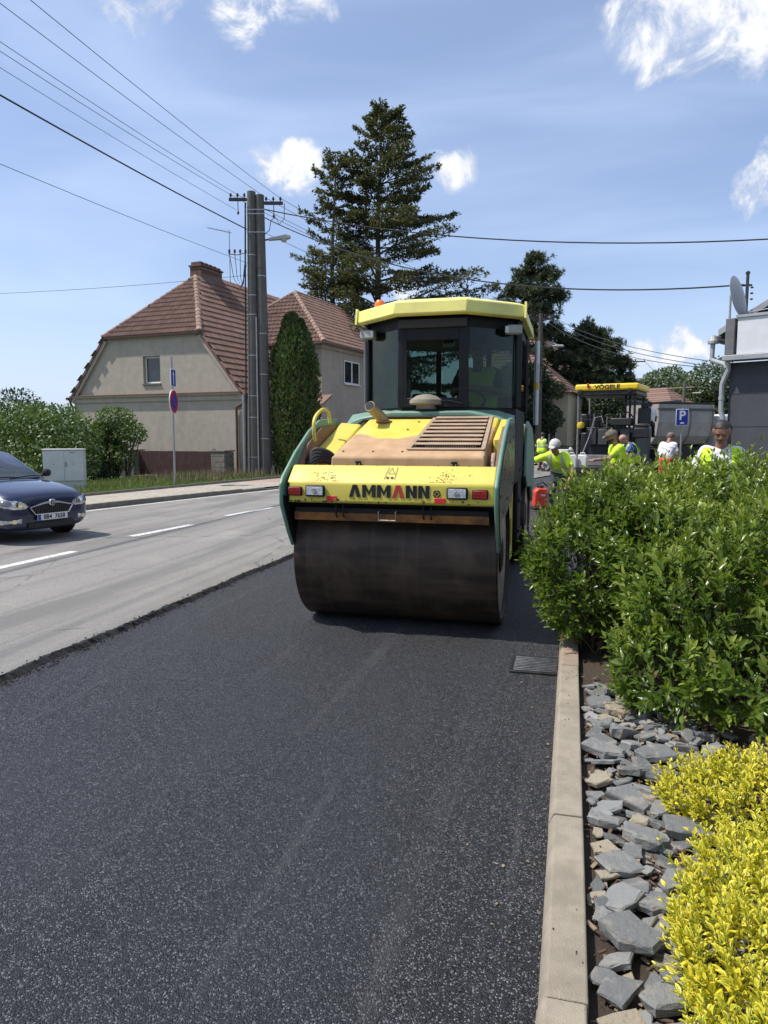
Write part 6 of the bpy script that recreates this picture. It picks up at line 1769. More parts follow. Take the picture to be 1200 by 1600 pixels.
def sec(y, Wh, zb, zm, zs, Wt, zt):
    h = [(0, zb), (Wh * .72, zb), (Wh * .95, zb + .07), (Wh, zm), (Wh * .985, zs - .05), (Wh * .95, zs), (Wt, zt - .02), (Wt * .5, zt + .008), (0, zt + .014)]
    return [(x, y, z) for x, z in h] + [(-x, y, z) for x, z in h[-2:0:-1]]
rings = [sec(*s) for s in st]; nr = len(rings[0])
mb = MB()
mb.add([p for r_ in rings for p in r_], [(i * nr + k, i * nr + (k + 1) % nr, (i + 1) * nr + (k + 1) % nr, (i + 1) * nr + k) for i in range(len(rings) - 1) for k in range(nr)] + [tuple(range(nr)), tuple(range((len(rings) - 1) * nr, len(rings) * nr))[::-1]])
bo = mb.build('body', M_car, car, smooth=True, angle=80)
sm = bo.modifiers.new('sub', 'SUBSURF'); sm.levels = 2; sm.render_levels = 2
# cabin: roof and pillars, glass panes set just outside
wb = [(-.70, .28, .985), (.70, .28, .985)]; wt = [(-.56, 1.08, 1.43), (.56, 1.08, 1.43)]
cb = MB().add([(-.70, .25, .97), (.70, .25, .97), (.56, 1.06, 1.425), (-.56, 1.06, 1.425), (.57, 1.6, 1.485), (-.57, 1.6, 1.485), (.56, 2.5, 1.455), (-.56, 2.5, 1.455), (.66, 3.08, .97), (-.66, 3.08, .97), (.74, 1.4, .98), (-.74, 1.4, .98), (.30, 1.04, 1.45), (-.30, 1.04, 1.45), (.3, 1.6, 1.505), (-.3, 1.6, 1.505), (.3, 2.5, 1.475), (-.3, 2.5, 1.475)],
            [(0, 1, 2, 12, 13, 3), (13, 12, 14, 15), (12, 2, 4, 14), (3, 13, 15, 5), (15, 14, 16, 17), (14, 4, 6, 16), (5, 15, 17, 7), (7, 17, 16, 6, 8, 9), (1, 10, 8, 6, 4, 2), (9, 11, 0, 3, 5, 7)]).build('cabin', M_car, car, bevel=.03, seg=3)
MB().add([(-.62, .27, .995), (0, .235, 1.0), (.62, .27, .995), (.505, 1.045, 1.425), (0, 1.01, 1.445), (-.505, 1.045, 1.425)], [(0, 1, 4, 5), (1, 2, 3, 4)]).build('windscreen', M_cglass, car, smooth=True, fixn=False, angle=80)
from mathutils.bvhtree import BVHTree
bpy.context.view_layer.update()
_dg = bpy.context.evaluated_depsgraph_get()
_be = bo.evaluated_get(_dg).to_mesh()
_bvh = BVHTree.FromPolygons([v.co.copy() for v in _be.vertices], [tuple(p.vertices) for p in _be.polygons])
def patch(name, outline, s, off, m, par=None, n=9):
    xs = [p[0] for p in outline]; zs = [p[1] for p in outline]; xc = sum(xs) / len(xs); zc_ = sum(zs) / len(zs)
    rings_ = []
    for k in (1.0, .8, .55, .3):
        rings_.append([(xc + (x - xc) * k, zc_ + (z - zc_) * k) for x, z in outline])
    def hit(x, z):
        h, nn, _, _ = _bvh.ray_cast(Vector((s * x, -3, z)), Vector((0, 1, 0)))
        if h is None: h, nn = Vector((s * x, -.3, z)), Vector((s, 0, 0))
        if nn.y > 0: nn = -nn
        return h + nn * off
    V = [hit(x, z) for r_ in rings_ for x, z in r_] + [hit(xc, zc_)]; q = len(outline)
    V += [hit(x, z) - (hit(x, z) - hit(xc, zc_)).normalized() * 0 + Vector((0, off * 1.8, 0)) for x, z in outline]
    F = [(a * q + i, a * q + (i + 1) % q, (a + 1) * q + (i + 1) % q, (a + 1) * q + i) for a in range(3) for i in range(q)] + [(3 * q + i, 3 * q + (i + 1) % q, 4 * q) for i in range(q)] + [(i, 4 * q + 1 + i, 4 * q + 1 + (i + 1) % q, (i + 1) % q) for i in range(q)]
    return MB().add(V, F).build(name, m, par or car, smooth=True, angle=60)
for s in (-1, 1):
    MB().add([(s * .728, .50, 1.02), (s * .752, 1.5, 1.02), (s * .595, 1.5, 1.42), (s * .59, 1.12, 1.40)], [(0, 1, 2, 3) if s > 0 else (3, 2, 1, 0)]).build('side_window', M_cglass, car, fixn=False)
    MB().add([(s * .752, 1.56, 1.02), (s * .72, 2.6, 1.03), (s * .60, 2.4, 1.40), (s * .597, 1.56, 1.42)], [(0, 1, 2, 3) if s > 0 else (3, 2, 1, 0)]).build('side_window', M_cglass, car, fixn=False)
    # lamps follow the curve of the body: outline in front view laid onto the evaluated surface
    hl = patch('headlight', [(.385, .60), (.43, .565), (.60, .565), (.73, .60), (.80, .665), (.795, .735), (.70, .735), (.56, .70), (.43, .655)], s, .010, M_clens)
    for xx_ in (.52, .68): patch('reflector', [(xx_ + .058 * math.cos(k * .5236), .640 + (xx_ - .52) * .12 + .050 * math.sin(k * .5236)) for k in range(12)], s, .016, M_chrome if xx_ < .6 else mat('lamp_inner', (.20, .21, .22), .2, metal=.6), hl)
    fg = patch('fog_light', [(.50, .335), (.74, .33), (.755, .405), (.49, .415)], s, .010, M_clens)
    patch('bulb', [(.60 + .036 * math.cos(k * .6283), .372 + .034 * math.sin(k * .6283)) for k in range(10)], s, .016, mat('warm_bulb', (.9, .72, .4), .3), fg)
    mi_ = MB().lathe([(0, -.07), (.06, -.05), (.075, 0), (.065, .05), (0, .06)], (s * .86, .46, 1.06), 'x', 14).build('wing_mirror', M_cblk, car, smooth=True)
    MB().tube([(s * .72, .50, 1.0), (s * .82, .47, 1.03)], .022, 6).build('arm', M_cblk, mi_)
    for y in (0, 2.45):
        wh = MB().lathe([(.18, .66), (.27, .66), (.305, .68), (.31, .72), (.31, .82), (.295, .848), (.26, .855), (.20, .85)], (0, y, .31), 'x', 30) if s > 0 else MB().lathe([(.18, -.66), (.27, -.66), (.305, -.68), (.31, -.72), (.31, -.82), (.295, -.848), (.26, -.855), (.20, -.85)], (0, y, .31), 'x', 30)
        w0 = wh.build('wheel', M_rub, car, smooth=True)
        MB().lathe([(.205, s * .852), (.17, s * .845), (.05, s * .85), (0, s * .855)], (0, y, .31), 'x', 24).build('rim', mat('alloy', (.4, .41, .42), .35, metal=.7), w0, smooth=True)
        MB().lathe([(.345, s * .78), (.345, s * .838), (.0, s * .838)], (0, y, .32), 'x', 28).build('wheel_arch', M_cblk, car)
# grille with chrome rim and badge
gp = [(-.36, .575), (-.29, .475), (.29, .475), (.36, .575), (.30, .635), (-.30, .635)]
gr2 = MB().prism(gp, 'y', -.868, -.80).build('grille', M_cblk, car)
for i in range(17):
    x = -.30 + i * .0375; z1_ = .625; z0_ = .482 if abs(x) < .29 else .52
    MB().bb(x - .006, x + .006, -.878, -.868, z0_, z1_).build('slat', mat('grille_slat', (.035, .035, .037), .4), gr2)
def loop(pts, y, r): return [(p[0], y, p[1]) for p in pts] + [(pts[0][0], y, pts[0][1])]
MB().tube([(-.37, -.872, .575), (-.295, -.876, .468), (.295, -.876, .468), (.37, -.872, .575)], .011, 6).build('chrome_rim', M_chrome, gr2, smooth=True)
MB().prism([(-.375, .58), (-.36, .595), (-.12, .655), (0, .675), (.12, .655), (.36, .595), (.375, .58), (.12, .628), (-.12, .628)], 'y', -.882, -.83).build('chrome_bar', M_chrome, gr2, bevel=.006)
bd = MB().lathe([(0, -.020), (.045, -.018), (.058, -.008), (.06, .0)], (0, -.883, .645), 'y', 24).build('badge', M_chrome, gr2, smooth=True)
MB().lathe([(.0, -.022), (.038, -.0215), (.042, -.017)], (0, -.883, .645), 'y', 20).build('badge_field', mat('badge_grey', (.10, .11, .12), .3, metal=.4), gr2)
MB().tube([(-.018, -.908, .622), (-.012, -.908, .65), (.004, -.908, .668), (.02, -.908, .652), (.012, -.908, .632)], .005, 5).build('badge_mark', M_chrome, gr2)
pl = MB().bb(-.26, .26, -.892, -.868, .365, .465).build('number_plate', mat('plate_white', (.72, .72, .70), .4, var=.03), car, bevel=.004)
MB().bb(-.262, -.215, -.896, -.8925, .367, .463).build('blue_band', mat('plate_blue', (.02, .06, .35), .4), pl)
text_mesh('plate_text', '8B4  7658', .105, M_ink, pl, Matrix.Translation((.024, -.8935, .415)) @ FACE_FRONT, .001, .0022, sx=.88)
MB().bb(-.40, .40, -.862, -.80, .235, .335).build('lower_grille', M_cblk, car, bevel=.01)
for z in (.262, .288, .312): MB().bb(-.39, .39, -.868, -.862, z, z + .008).build('slat', mat('grille_slat', (.035, .035, .037)), car)
MB().tube([(-.55, .20, 1.005), (-.1, .19, 1.03), (.12, .235, 1.02)], .011, 6).build('wiper', M_cblk, car)
MB().tube([(.0, .19, 1.005), (.4, .20, 1.035), (.58, .25, 1.02)], .011, 6).build('wiper', M_cblk, car)
# driver's seat shapes are not seen through the sky-filled screen

# ------------------------------------------------------------------ street furniture, left
cbn = empty('electrical_cabinet', 'white two-door electrical cabinet on the grass verge', 'cabinet', (-13.75, 17.35, .05), R(26))
M_cabw = mat('cabinet_plastic', (.55, .56, .55), .55, var=.05, vs=4, dirt=(.38, .38, .35), dirt_amt=.35)
MB().bb(-.53, .53, .02, .38, .30, 1.16).build('housing', M_cabw, cbn, bevel=.01)
MB().bb(-.55, .55, -.02, .40, 1.16, 1.20).build('lid', M_cabw, cbn, bevel=.012)
MB().bb(-.52, .52, .03, .37, -.1, .30).build('plinth', mat('plinth_plastic', (.46, .47, .46), .6, var=.06), cbn, bevel=.006)
for x0, x1 in ((-.525, .028), (.034, .525)):
    dr = MB().bb(x0, x1, -.005, .018, .31, 1.15).build('door', M_cabw, cbn, bevel=.006)
    xm = (x0 + x1) / 2
    MB().prism([(xm - .02, .76), (xm + .02, .76), (xm, .80)], 'y', -.008, -.0055).build('warning_mark', mat('mark_grey', (.2, .2, .19), .6), dr)
    if x0 > 0:
        MB().bb(.06, .09, -.03, -.0055, .70, .84).build('handle', mat('handle_grey', (.22, .22, .22), .5), dr, bevel=.004)
        MB().bb(.18, .32, -.009, -.0055, 1.09, 1.11).build('maker_plate', mat('mark_grey', (.2, .2, .19)), dr)
sg = empty('road_sign', 'no-parking disc with arrow plate on a thin grey post', 'road sign', (-11.55, 19.5, 0), 0)
M_gal = mat('galvanised', (.30, .31, .31), .5, metal=.5, var=.12)
MB().tube([(0, 0, 0), (0, 0, 3.95)], .032, 10).build('post', M_gal, sg, smooth=True)
M_sb = mat('sign_blue', (.012, .035, .30), .35, var=.05); M_sr = mat('sign_red', (.42, .015, .02), .35, var=.05); M_sw = mat('sign_white', (.66, .66, .66), .4, var=.03)
sn = math.atan2(.18, .98)       # direction the plates face
SM = Matrix.Rotation(sn + math.pi / 2, 4, 'Z')     # local -y faces that way
disc = MB().lathe([(0, -.045), (.35, -.045), (.36, -.04), (.36, -.02), (0, -.02)], (0, 0, 0), 'y', 40).build('disc', M_sw, sg)
disc.matrix_basis = Matrix.Translation((0, 0, 2.62)) @ SM
MB().lathe([(.24, -.0475), (.335, -.0475), (.335, -.0455), (.24, -.0455)], (0, 0, 0), 'y', 40, caps=False).build('red_ring', M_sr, disc)
MB().lathe([(0, -.047), (.241, -.047), (.241, -.0455)], (0, 0, 0), 'y', 40).build('blue_field', M_sb, disc)
MB().box((0, -.049, 0), (.06, .003, .56), Matrix.Rotation(R(-45), 3, 'Y')).build('red_bar', M_sr, disc)
ap = MB().bb(-.25, .25, -.045, -.02, -.26, .26).build('arrow_plate', M_sw, sg, bevel=.012)
ap.matrix_basis = Matrix.Translation((0, 0, 3.32)) @ SM @ Matrix.Diagonal((.78, 1, 1, 1))
MB().bb(-.225, .225, -.048, -.0455, -.235, .235).build('blue_field', M_sb, ap)
MB().bb(-.035, .035, -.051, -.0485, -.2, .10).build('arrow_shaft', M_sw, ap)
MB().prism([(-.09, .08), (.09, .08), (0, .21)], 'y', -.051, -.0485).build('arrow_head', M_sw, ap)
ps = empty('parking_sign', 'blue square P parking sign in front of the dump truck', 'road sign', (4.35, 32.1, 0), R(8))
MB().tube([(0, 0, 0), (0, 0, 2.75)], .035, 8).build('post', M_gal, ps)
pp = MB().bb(-.25, .25, -.05, -.03, 2.02, 2.70).build('plate', M_sw, ps, bevel=.01)
MB().bb(-.225, .225, -.053, -.0505, 2.045, 2.675).build('blue_field', M_sb, pp)
text_mesh('letter', 'P', .52, M_sw, pp, Matrix.Translation((0.0, -.055, 2.42)) @ FACE_FRONT, .001, .012)
MB().bb(-.08, .08, -.056, -.0535, 2.10, 2.14).bb(-.05, .05, -.056, -.0535, 2.14, 2.165).build('car_mark', M_sw, pp)

# ------------------------------------------------------------------ poles
M_cpole = mat('pole_concrete', (.115, .108, .098), .93, var=.14, vs=3, bump=.4, bs=40, dirt=(.07, .065, .06), ds=1.2)
M_band = mat('steel_strap', (.42, .42, .41), .4, metal=.6)
M_ins = mat('insulator_brown', (.05, .025, .018), .3)
M_steel = mat('dark_steel', (.05, .05, .05))
def insulator(p, par): MB().lathe([(.015, -.05), (.02, 0), (.05, .02), (.05, .04), (.03, .06), (.045, .08), (.03, .12), (0, .13)], p, 'z', 10).build('insulator', M_ins, par, smooth=True)
dp = empty('utility_pole', 'double concrete utility pole with crossarms and street lamp', 'utility pole', (-11.5, 25.6, 0), R(14.5))
for x, H_ in ((-.155, 10.52), (.15, 10.40)):
    MB().tube([(x * 1.5, .0, -.2), (x * 1.0, 0, H_)], [.235, .158], 18).build('concrete_shaft', M_cpole, dp, smooth=True)
for z in (9.85, 9.7, 9.05, 8.25, 7.5, 6.8, 6.1, 5.4, 4.6, 3.9, 3.1, 2.3, 1.5, .8):
    f = z / 10.5; r_ = .235 - .08 * f; xc = -.155 * (1.5 - .5 * f) if int(z * 10) % 3 else .15 * (1.5 - .5 * f)
    both = z > 9
    w = MB()
    if both:
        w.bb(-.37 - .0, .345, -r_ - .012, -r_ - .002, z - .014, z + .014)
    else: w.lathe([(r_ + .004, z - .014), (r_ + .007, z), (r_ + .004, z + .014)], (xc, 0, 0), 'z', 18)
    w.build('strap', M_band, dp, smooth=not both)
for s, x0, x1, z in ((-1, -.98, -.33, 10.25), (1, .32, 1.0, 10.12)):
    ca = MB().bb(x0, x1, -.05, .05, z - .05, z + .05).build('crossarm', M_steel, dp)
    for k in range(3): insulator((x0 + (x1 - x0) * (k + .25) / 2.6, -.0, z + .10), dp)
    MB().tube([((x0 + x1) / 2, 0, z - .05), ((x0 + x1) / 2, 0, z - .45)], .015, 5).build('arrester_rod', M_steel, dp)
    MB().lathe([(.0, -.1), (.035, -.06), (.05, 0), (.02, .05)], ((x0 + x1) / 2, 0, z - .45), 'z', 8).build('arrester', M_ins, dp)
sr = MB().tube([(-.36, -.05, 8.35), (-.7, -.06, 8.26), (-1.05, -.05, 8.30)], .015, 6).build('service_rack', M_steel, dp)
for k in range(4): insulator((-1.0 + k * .2, -.05, 8.34), dp)
for k in range(4): MB().tube([(-1.0 + k * .2, -.05, 8.3), (-.85 + k * .12, -.05, 7.4 + .05 * k), (-.62 + k * .04, -.05, 7.05 + .04 * k), (-.45, -.05, 7.5 + .1 * k), (-.38, -.05, 7.9)], .012, 5).build('drop_loop', M_rub, dp)
MB().tube([(.32, -.05, 9.0), (.50, -.05, 9.15), (.56, -.05, 9.5), (.74, -.05, 9.6), (.86, -.05, 9.35), (1.05, -.05, 9.55), (1.06, -.05, 10.1)], .014, 5).build('jumper', M_rub, dp)
MB().tube([(-.36, -.12, 10.1), (-.40, -.14, 8), (-.44, -.16, 5), (-.50, -.20, .0)], .03, 6).build('conduit', M_rub, dp)
MB().tube([(-.02, -.21, 6.0), (-.02, -.24, 3.0), (-.02, -.26, 0)], .025, 6).build('conduit', mat('grey_pipe', (.3, .3, .3), .5), dp)
lm = MB().tube([(.28, 0, 8.80), (.5, -.03, 8.83)], .03, 8).build('lamp_arm', M_steel, dp)
lh = MB().add([(.45, -.07, 8.78), (.45, .07, 8.78), (1.15, -.12, 8.84), (1.15, .12, 8.84), (1.28, -.05, 8.87), (1.28, .05, 8.87), (.45, -.05, 8.88), (.45, .05, 8.88), (1.1, -.09, 9.0), (1.1, .09, 9.0), (1.26, -.04, 8.97), (1.26, .04, 8.97)],
     [(0, 1, 3, 2), (2, 3, 5, 4), (6, 8, 9, 7), (8, 10, 11, 9), (0, 2, 8, 6), (2, 4, 10, 8), (1, 7, 9, 3), (3, 9, 11, 5), (4, 5, 11, 10), (0, 6, 7, 1)]).build('street_lamp', mat('lamp_shell', (.36, .36, .33), .5, var=.1), dp, bevel=.03, seg=3)
MB().lathe([(0, -.10), (.08, -.085), (.11, -.04), (.11, .01)], (1.02, 0, 8.83), 'z', 16).build('lamp_bowl', mat('lamp_bowl', (.42, .42, .38), .25), dp, smooth=True)
gp_ = empty('steel_tube_post', 'plain galvanised tube standing against the double concrete pole', 'post', (-11.92, 25.12, 0))
MB().tube([(0, 0, 0), (0, 0, 3.1)], .05, 10).build('tube', M_gal, gp_, smooth=True)
MB().lathe([(.055, 0), (.055, .03), (0, .04)], (0, 0, 3.1), 'z', 10).build('cap', M_gal, gp_)
def street_pole(label, loc, H_, rad, arm=1.4, lamp=True, m=M_cpole, rz=0.2, lz=None):
    p = empty('utility_pole', label, 'utility pole', loc, rz)
    MB().tube([(0, 0, -.2), (0, 0, H_)], [rad, rad * .62], 12).build('shaft', m, p, smooth=True)
    if arm:
        MB().bb(-arm / 2, arm / 2, -.05, .05, H_ - .35, H_ - .25).build('crossarm', M_steel, p)
        for k in range(4): insulator((-arm / 2 + .08 + k * (arm - .16) / 3, 0, H_ - .2), p)
    if lamp:
        z = lz or H_ - 1.9
        MB().tube([(0, 0, z - .2), (.4, 0, z), (.7, 0, z + .06)], .03, 6).build('lamp_arm', M_steel, p)
        MB().lathe([(0, -.38), (.09, -.3), (.15, 0), (.12, .28), (0, .36)], (0, 0, 0), 'x', 12).build('street_lamp', mat('lamp_shell', (.36, .36, .33)), p, smooth=True).matrix_basis = Matrix.Translation((1.0, 0, z + .08)) @ Matrix.Diagonal((1, 1, .6, 1))
    return p
M_wood = mat('old_wood_pole', (.085, .075, .065), .95, var=.2)
street_pole('dark pole with street lamp beside the pines, right of the roller', (-1.9, 42.9, 0), 8.5, .19, 1.5, True, M_wood)
street_pole('far pole with crossarm rising behind the broad pine', (4.9, 69.4, 0), 8.5, .2, 2.6, True, M_wood)
street_pole('grey far pole with lamp in front of the olive trees', (8.6, 62.8, 0), 5.9, .17, 0, True, M_cpole, lz=4.9)

# ------------------------------------------------------------------ asphalt paver ahead
pv = empty('asphalt_paver', 'black asphalt paver with yellow canopy roof beyond the workers', 'asphalt paver', (1.28, 27.9, 0), R(-14.5))
pv.scale = (.93, .93, .985)
M_pyel = mat('paver_yellow', (.80, .55, .02), .45, var=.05)
M_pbk = mat('paver_black', (.012, .012, .013), .55, var=.3, vs=6); M_pgr = mat('paver_grey', (.17, .17, .17), .55, var=.2)
ca_ = MB().bb(-1.22, 1.18, -.55, 2.0, 3.28, 3.52).build('canopy', M_pyel, pv, bevel=.07, seg=3)
MB().bb(-1.14, 1.10, -.50, 1.95, 3.10, 3.276).build('canopy_frame', M_pbk, ca_, bevel=.04)
text_mesh('lettering', 'VÖGELE', .21, M_ink, ca_, Matrix.Translation((.02, -.556, 3.40)) @ FACE_FRONT, .002, .006, sx=1.25)
for x in (-1.0, .85): MB().lathe([(.0, -.06), (.08, -.05), (.09, .0)], (x, -.50, 3.26), 'y', 12).build('work_lamp', M_pbk, ca_)
bq = MB().lathe([(.05, 0), (.05, .12), (.03, .17), (0, .18)], (-.70, -.60, 3.38), 'z', 10).build('beacon', mat('red_beacon', (.4, .05, .03), .3), ca_)
for x, y in ((-1.12, -.3), (1.02, -.3), (-1.12, 1.6), (1.02, 1.6), (.55, .4), (.72, .4)): MB().tube([(x, y, 1.6), (x, y, 3.15)], .045, 8).build('canopy_post', M_pgr if x < 0 else M_pbk, pv)
MB().tube([(-1.12, -.3, .95), (-1.12, -.3, 1.7)], .05, 8).build('canopy_post', M_pgr, pv)
MB().bb(-1.05, 1.05, -.1, 3.6, .55, 1.75).build('engine_body', M_pbk, pv, bevel=.05)
MB().bb(-.8, .75, -.25, 1.0, 1.75, 1.95).build('platform', M_pbk, pv, bevel=.02)
for i in range(4): MB().bb(-.75 + i * .42, -.75 + i * .42 + .36, -.32, -.252, 1.30, 1.88).build('body_panel', mat('panel_black%d' % (i % 2), (.03 + .02 * (i % 2),) * 3, .5), pv, bevel=.02)
MB().bb(.15, .95, -.45, .1, 2.0, 2.28).build('control_console', M_pbk, pv, bevel=.04)
MB().tube([(.35, -.1, 2.3), (.5, -.2, 2.5), (.8, -.2, 2.48), (.95, -.1, 2.3)], .03, 6).build('console_rail', M_pbk, pv)
for x in (-.9, -.45): MB().bb(x - .2, x + .15, -.1, .25, 1.95, 2.45).build('seat_block', M_pbk, pv, bevel=.05)
for k in range(4): MB().tube([(-1.0 + k * .5, -.3, 1.95), (-1.0 + k * .5, -.3, 2.35 + .1 * (k % 2))], .02, 6).build('guard_post', M_pgr, pv)
MB().tube([(-1.0, -.3, 2.25), (.5, -.3, 2.12)], .02, 6).build('guard_rail', M_pbk, pv)
se = MB().box((1.32, -.25, 2.0), (.5, .5, .14)).build('operator_seat', M_pbk, pv, bevel=.04)
MB().box((1.34, -.02, 2.33), (.48, .14, .62), Matrix.Rotation(-.1, 3, 'X')).build('backrest', M_pbk, se, bevel=.05)
MB().box((1.34, .03, 2.72), (.28, .11, .18)).build('headrest', M_pbk, se, bevel=.04)
MB().bb(1.05, 1.6, -.5, .2, 1.55, 1.93).build('seat_box', M_pbk, pv, bevel=.04)
MB().lathe([(0, -.13), (.12, -.10), (.15, 0), (.12, .10), (0, .13)], (-.98, -.45, 2.02), 'z', 14).build('yellow_float', mat('ball_yellow', (.62, .42, .02), .5), pv, smooth=True)
for s in (-1, 1):
    MB().bb(min(s * .8, s * 1.2), max(s * .8, s * 1.2), .2, 3.4, .0, .75).build('track', M_rub, pv, bevel=.15, seg=3)
    MB().bb(min(s * 1.1, s * 1.2), max(s * 1.1, s * 1.2), -2.3, 1.4, .62, .80).build('tow_arm', M_pbk, pv)
scr = MB().bb(-1.45, 1.45, -2.9, -2.1, .08, .60).build('screed', M_pbk, pv, bevel=.03)
for i in range(5): MB().bb(-1.4 + i * .57, -1.4 + i * .57 + .5, -2.95, -2.905, .15, .52).build('heater_panel', mat('panel_black%d' % (i % 2), (.03,) * 3), scr, bevel=.01)
MB().bb(-1.5, -.78, -2.95, -2.2, 1.00, 1.16).build('white_cover', mat('cover_white', (.52, .50, .46), .6, var=.08), scr, bevel=.03)
MB().bb(-1.48, -.80, -2.9, -2.25, .60, 1.0).build('side_box', M_pbk, scr, bevel=.02)
MB().bb(-.75, 1.4, -2.7, -2.3, .62, .98).build('walkway', M_pgr, scr, bevel=.01)
MB().tube([(-.55, -2.6, .5), (-.2, -2.3, 1.6), (-.05, -2.2, 2.2)], .025, 6).build('adjusting_rod', M_pgr, scr)
MB().tube([(.55, -2.5, .9), (.62, -2.4, 1.9)], .022, 6).build('adjusting_rod', M_pgr, scr)
MB().tube([(-.6, -.32, 1.7), (-.45, -.36, 2.3), (-.2, -.36, 2.35), (-.12, -.34, 2.1)], .018, 6).build('hose_loop', mat('grey_pipe', (.3, .3, .3)), pv)
MB().bb(-1.25, 1.25, 3.6, 5.0, .4, 1.1).build('hopper', M_pbk, pv)

# dump truck ahead of the paver, seen from its rear quarter
tk = empty('dump_truck', 'grey half-pipe tipper truck with black rolled tarp behind the parking sign', 'dump truck', (4.15, 34.7, 0), R(-57))
tk.scale = (.9, .82, 1)
M_tip = mat('tipper_grey', (.30, .28, .265), .55, var=.12, vs=2, dirt=(.20, .17, .13), dirt_amt=.5, ds=1.5)
# local y runs along the truck (rear at -y)
prof = [(-1.22, 2.95), (-1.24, 2.2), (-1.1, 1.6), (-.7, 1.25), (0, 1.15), (.7, 1.25), (1.1, 1.6), (1.24, 2.2), (1.22, 2.95)]
tb = MB().prism(prof, 'y', -1.75, 1.75).build('tipper_body', M_tip, tk, smooth=False)
for y in (-1.75, .3, 1.75): MB().tube([(x * 1.01, y, z) for x, z in prof], .045, 6).build('rib', mat('rib_grey', (.2, .19, .18), .6), tb)
for s in (-1, 1): MB().bb(s * 1.24 - .06, s * 1.24 + .06, -1.8, 1.8, 2.70, 2.78).build('top_rail', mat('rib_dark', (.07, .07, .07), .6), tb)
MB().tube([(-1.15, -1.75, 3.08), (-1.12, 0, 3.02), (-1.15, 1.8, 3.12)], [.14, .12, .15], 10).build('rolled_tarp', M_pbk, tb, smooth=True)
MB().bb(-1.2, 1.2, -1.75, 1.8, 2.96, 3.04).build('tarp', M_pbk, tb)
for y in (-1.15, .9): MB().box((-1.22, y, 1.95 - .15), (.02, .75, .22), Matrix.Rotation(-.4, 3, 'Y')).build('marker_board', mat('board_orange', (.60, .40, .14), .6), tb)
MB().bb(-.45, .45, -1.7, 3.6, .75, 1.12).build('chassis', M_pbk, tk)
for y in (-1.1, .1, 2.9):
    for s in (-1, 1):
        w_ = MB().lathe([(.25, s * .78), (.46, s * .78), (.5, s * .85), (.5, s * 1.08), (.46, s * 1.15), (.25, s * 1.13)], (0, y, .5), 'x', 24).build('wheel', M_rub, tk, smooth=True)
        MB().lathe([(.26, s * 1.12), (.1, s * 1.0), (0, s * 1.0)], (0, y, .5), 'x', 16).build('rim', M_pgr, w_)
MB().bb(-1.0, 1.2, 2.2, 3.7, 1.0, 2.55).build('cab', mat('truck_white', (.62, .62, .60), .4), tk, bevel=.12, seg=3)
MB().bb(-1.015, -.995, 2.5, 3.5, 1.7, 2.4).build('side_window', M_pane, tk)
MB().lathe([(.12, 0), (.12, .9), (.06, .98), (0, 1.0)], (-1.0, 1.98, 1.8), 'z', 14).build('exhaust_stack', mat('stack_pale', (.55, .55, .52), .4), tk, smooth=True)
MB().bb(-1.1, 1.1, -1.9, -1.8, .6, 1.0).build('tail_bar', M_pbk, tk)

# ------------------------------------------------------------------ small tools
rc = empty('sprayer_canister', 'red plastic canister with black cap and hose on the asphalt', 'canister', (-.62, 16.3, 0), R(20))
M_rplast = mat('red_plastic', (.62, .055, .025), .42, var=.08)
MB().prism([(-.19, .05), (.19, .05), (.20, .30), (.13, .46), (-.10, .48), (-.19, .40)], 'y', -.12, .12).build('tank', M_rplast, rc, bevel=.035, seg=3)
MB().bb(-.21, .21, -.14, .14, .0, .06).build('foot', M_rub, rc, bevel=.02)
MB().lathe([(.06, 0), (.06, .05), (0, .06)], (-.02, 0, .47), 'z', 12).build('cap', M_rub, rc)
MB().tube([(-.09, 0, .46), (-.10, 0, .55), (.02, 0, .60), (.12, 0, .52)], .014, 6).build('handle', M_rub, rc, smooth=True)
MB().tube([(.12, .0, .46), (.24, -.05, .48), (.32, -.1, .34), (.30, -.1, .12), (.40, -.2, .015)], .012, 6).build('hose', M_rub, rc, smooth=True)
MB().bb(-.05, .05, -.124, -.1215, .30, .34).build('label_mark', mat('label_pale', (.8, .5, .45), .6), rc)
M_jw = mat('white_canister', (.62, .60, .56), .5, var=.06)
def jerry(label, loc, rz):
    j = empty('jerrycan', label, 'jerrycan', loc, rz, 'white jerrycans by the screed')
    MB().prism([(-.14, 0), (.14, 0), (.14, .34), (.07, .42), (-.14, .42)], 'y', -.11, .11).build('tank', M_jw, j, bevel=.03, seg=3)
    MB().lathe([(.035, 0), (.035, .05), (0, .05)], (.10, 0, .37), 'z', 10).build('cap', M_jw, j)
    MB().tube([(-.11, 0, .42), (-.09, 0, .48), (.03, 0, .48), (.06, 0, .42)], .015, 6).build('handle', M_jw, j, smooth=True)
bx_ = empty('tool_crate', 'dark low crate carrying two white jerrycans beside the screed', 'crate', (.2, 23.6, 0), R(-14))
for z in (.05, .2, .35, .5): MB().bb(-.4, .4, -.22, -.2, z, z + .11).build('slat', M_pbk, bx_)
MB().bb(-.4, .4, -.2, .2, 0, .6).build('box', M_pbk, bx_)
jerry('white jerrycan on the left of the dark crate', (.03, 23.55, .6), R(-10)); jerry('white jerrycan on the right of the dark crate', (.36, 23.65, .6), R(-22))
mc = empty('scooter', 'small white and black scooter parked behind the capped worker', 'scooter', (-.55, 32.5, 0), R(70))
M_mw = mat('scooter_white', (.60, .60, .60), .35, var=.05)
for y in (-.6, .6):
    w_ = MB().tube([(0, y + math.cos(k * .3927) * .24, .29 + math.sin(k * .3927) * .24) for k in range(17)], .05, 8, caps=False).build('wheel', M_rub, mc, smooth=True)
    MB().lathe([(.1, -.03), (.1, .03)], (0, y, .29), 'x', 12).build('hub', M_pgr, w_)
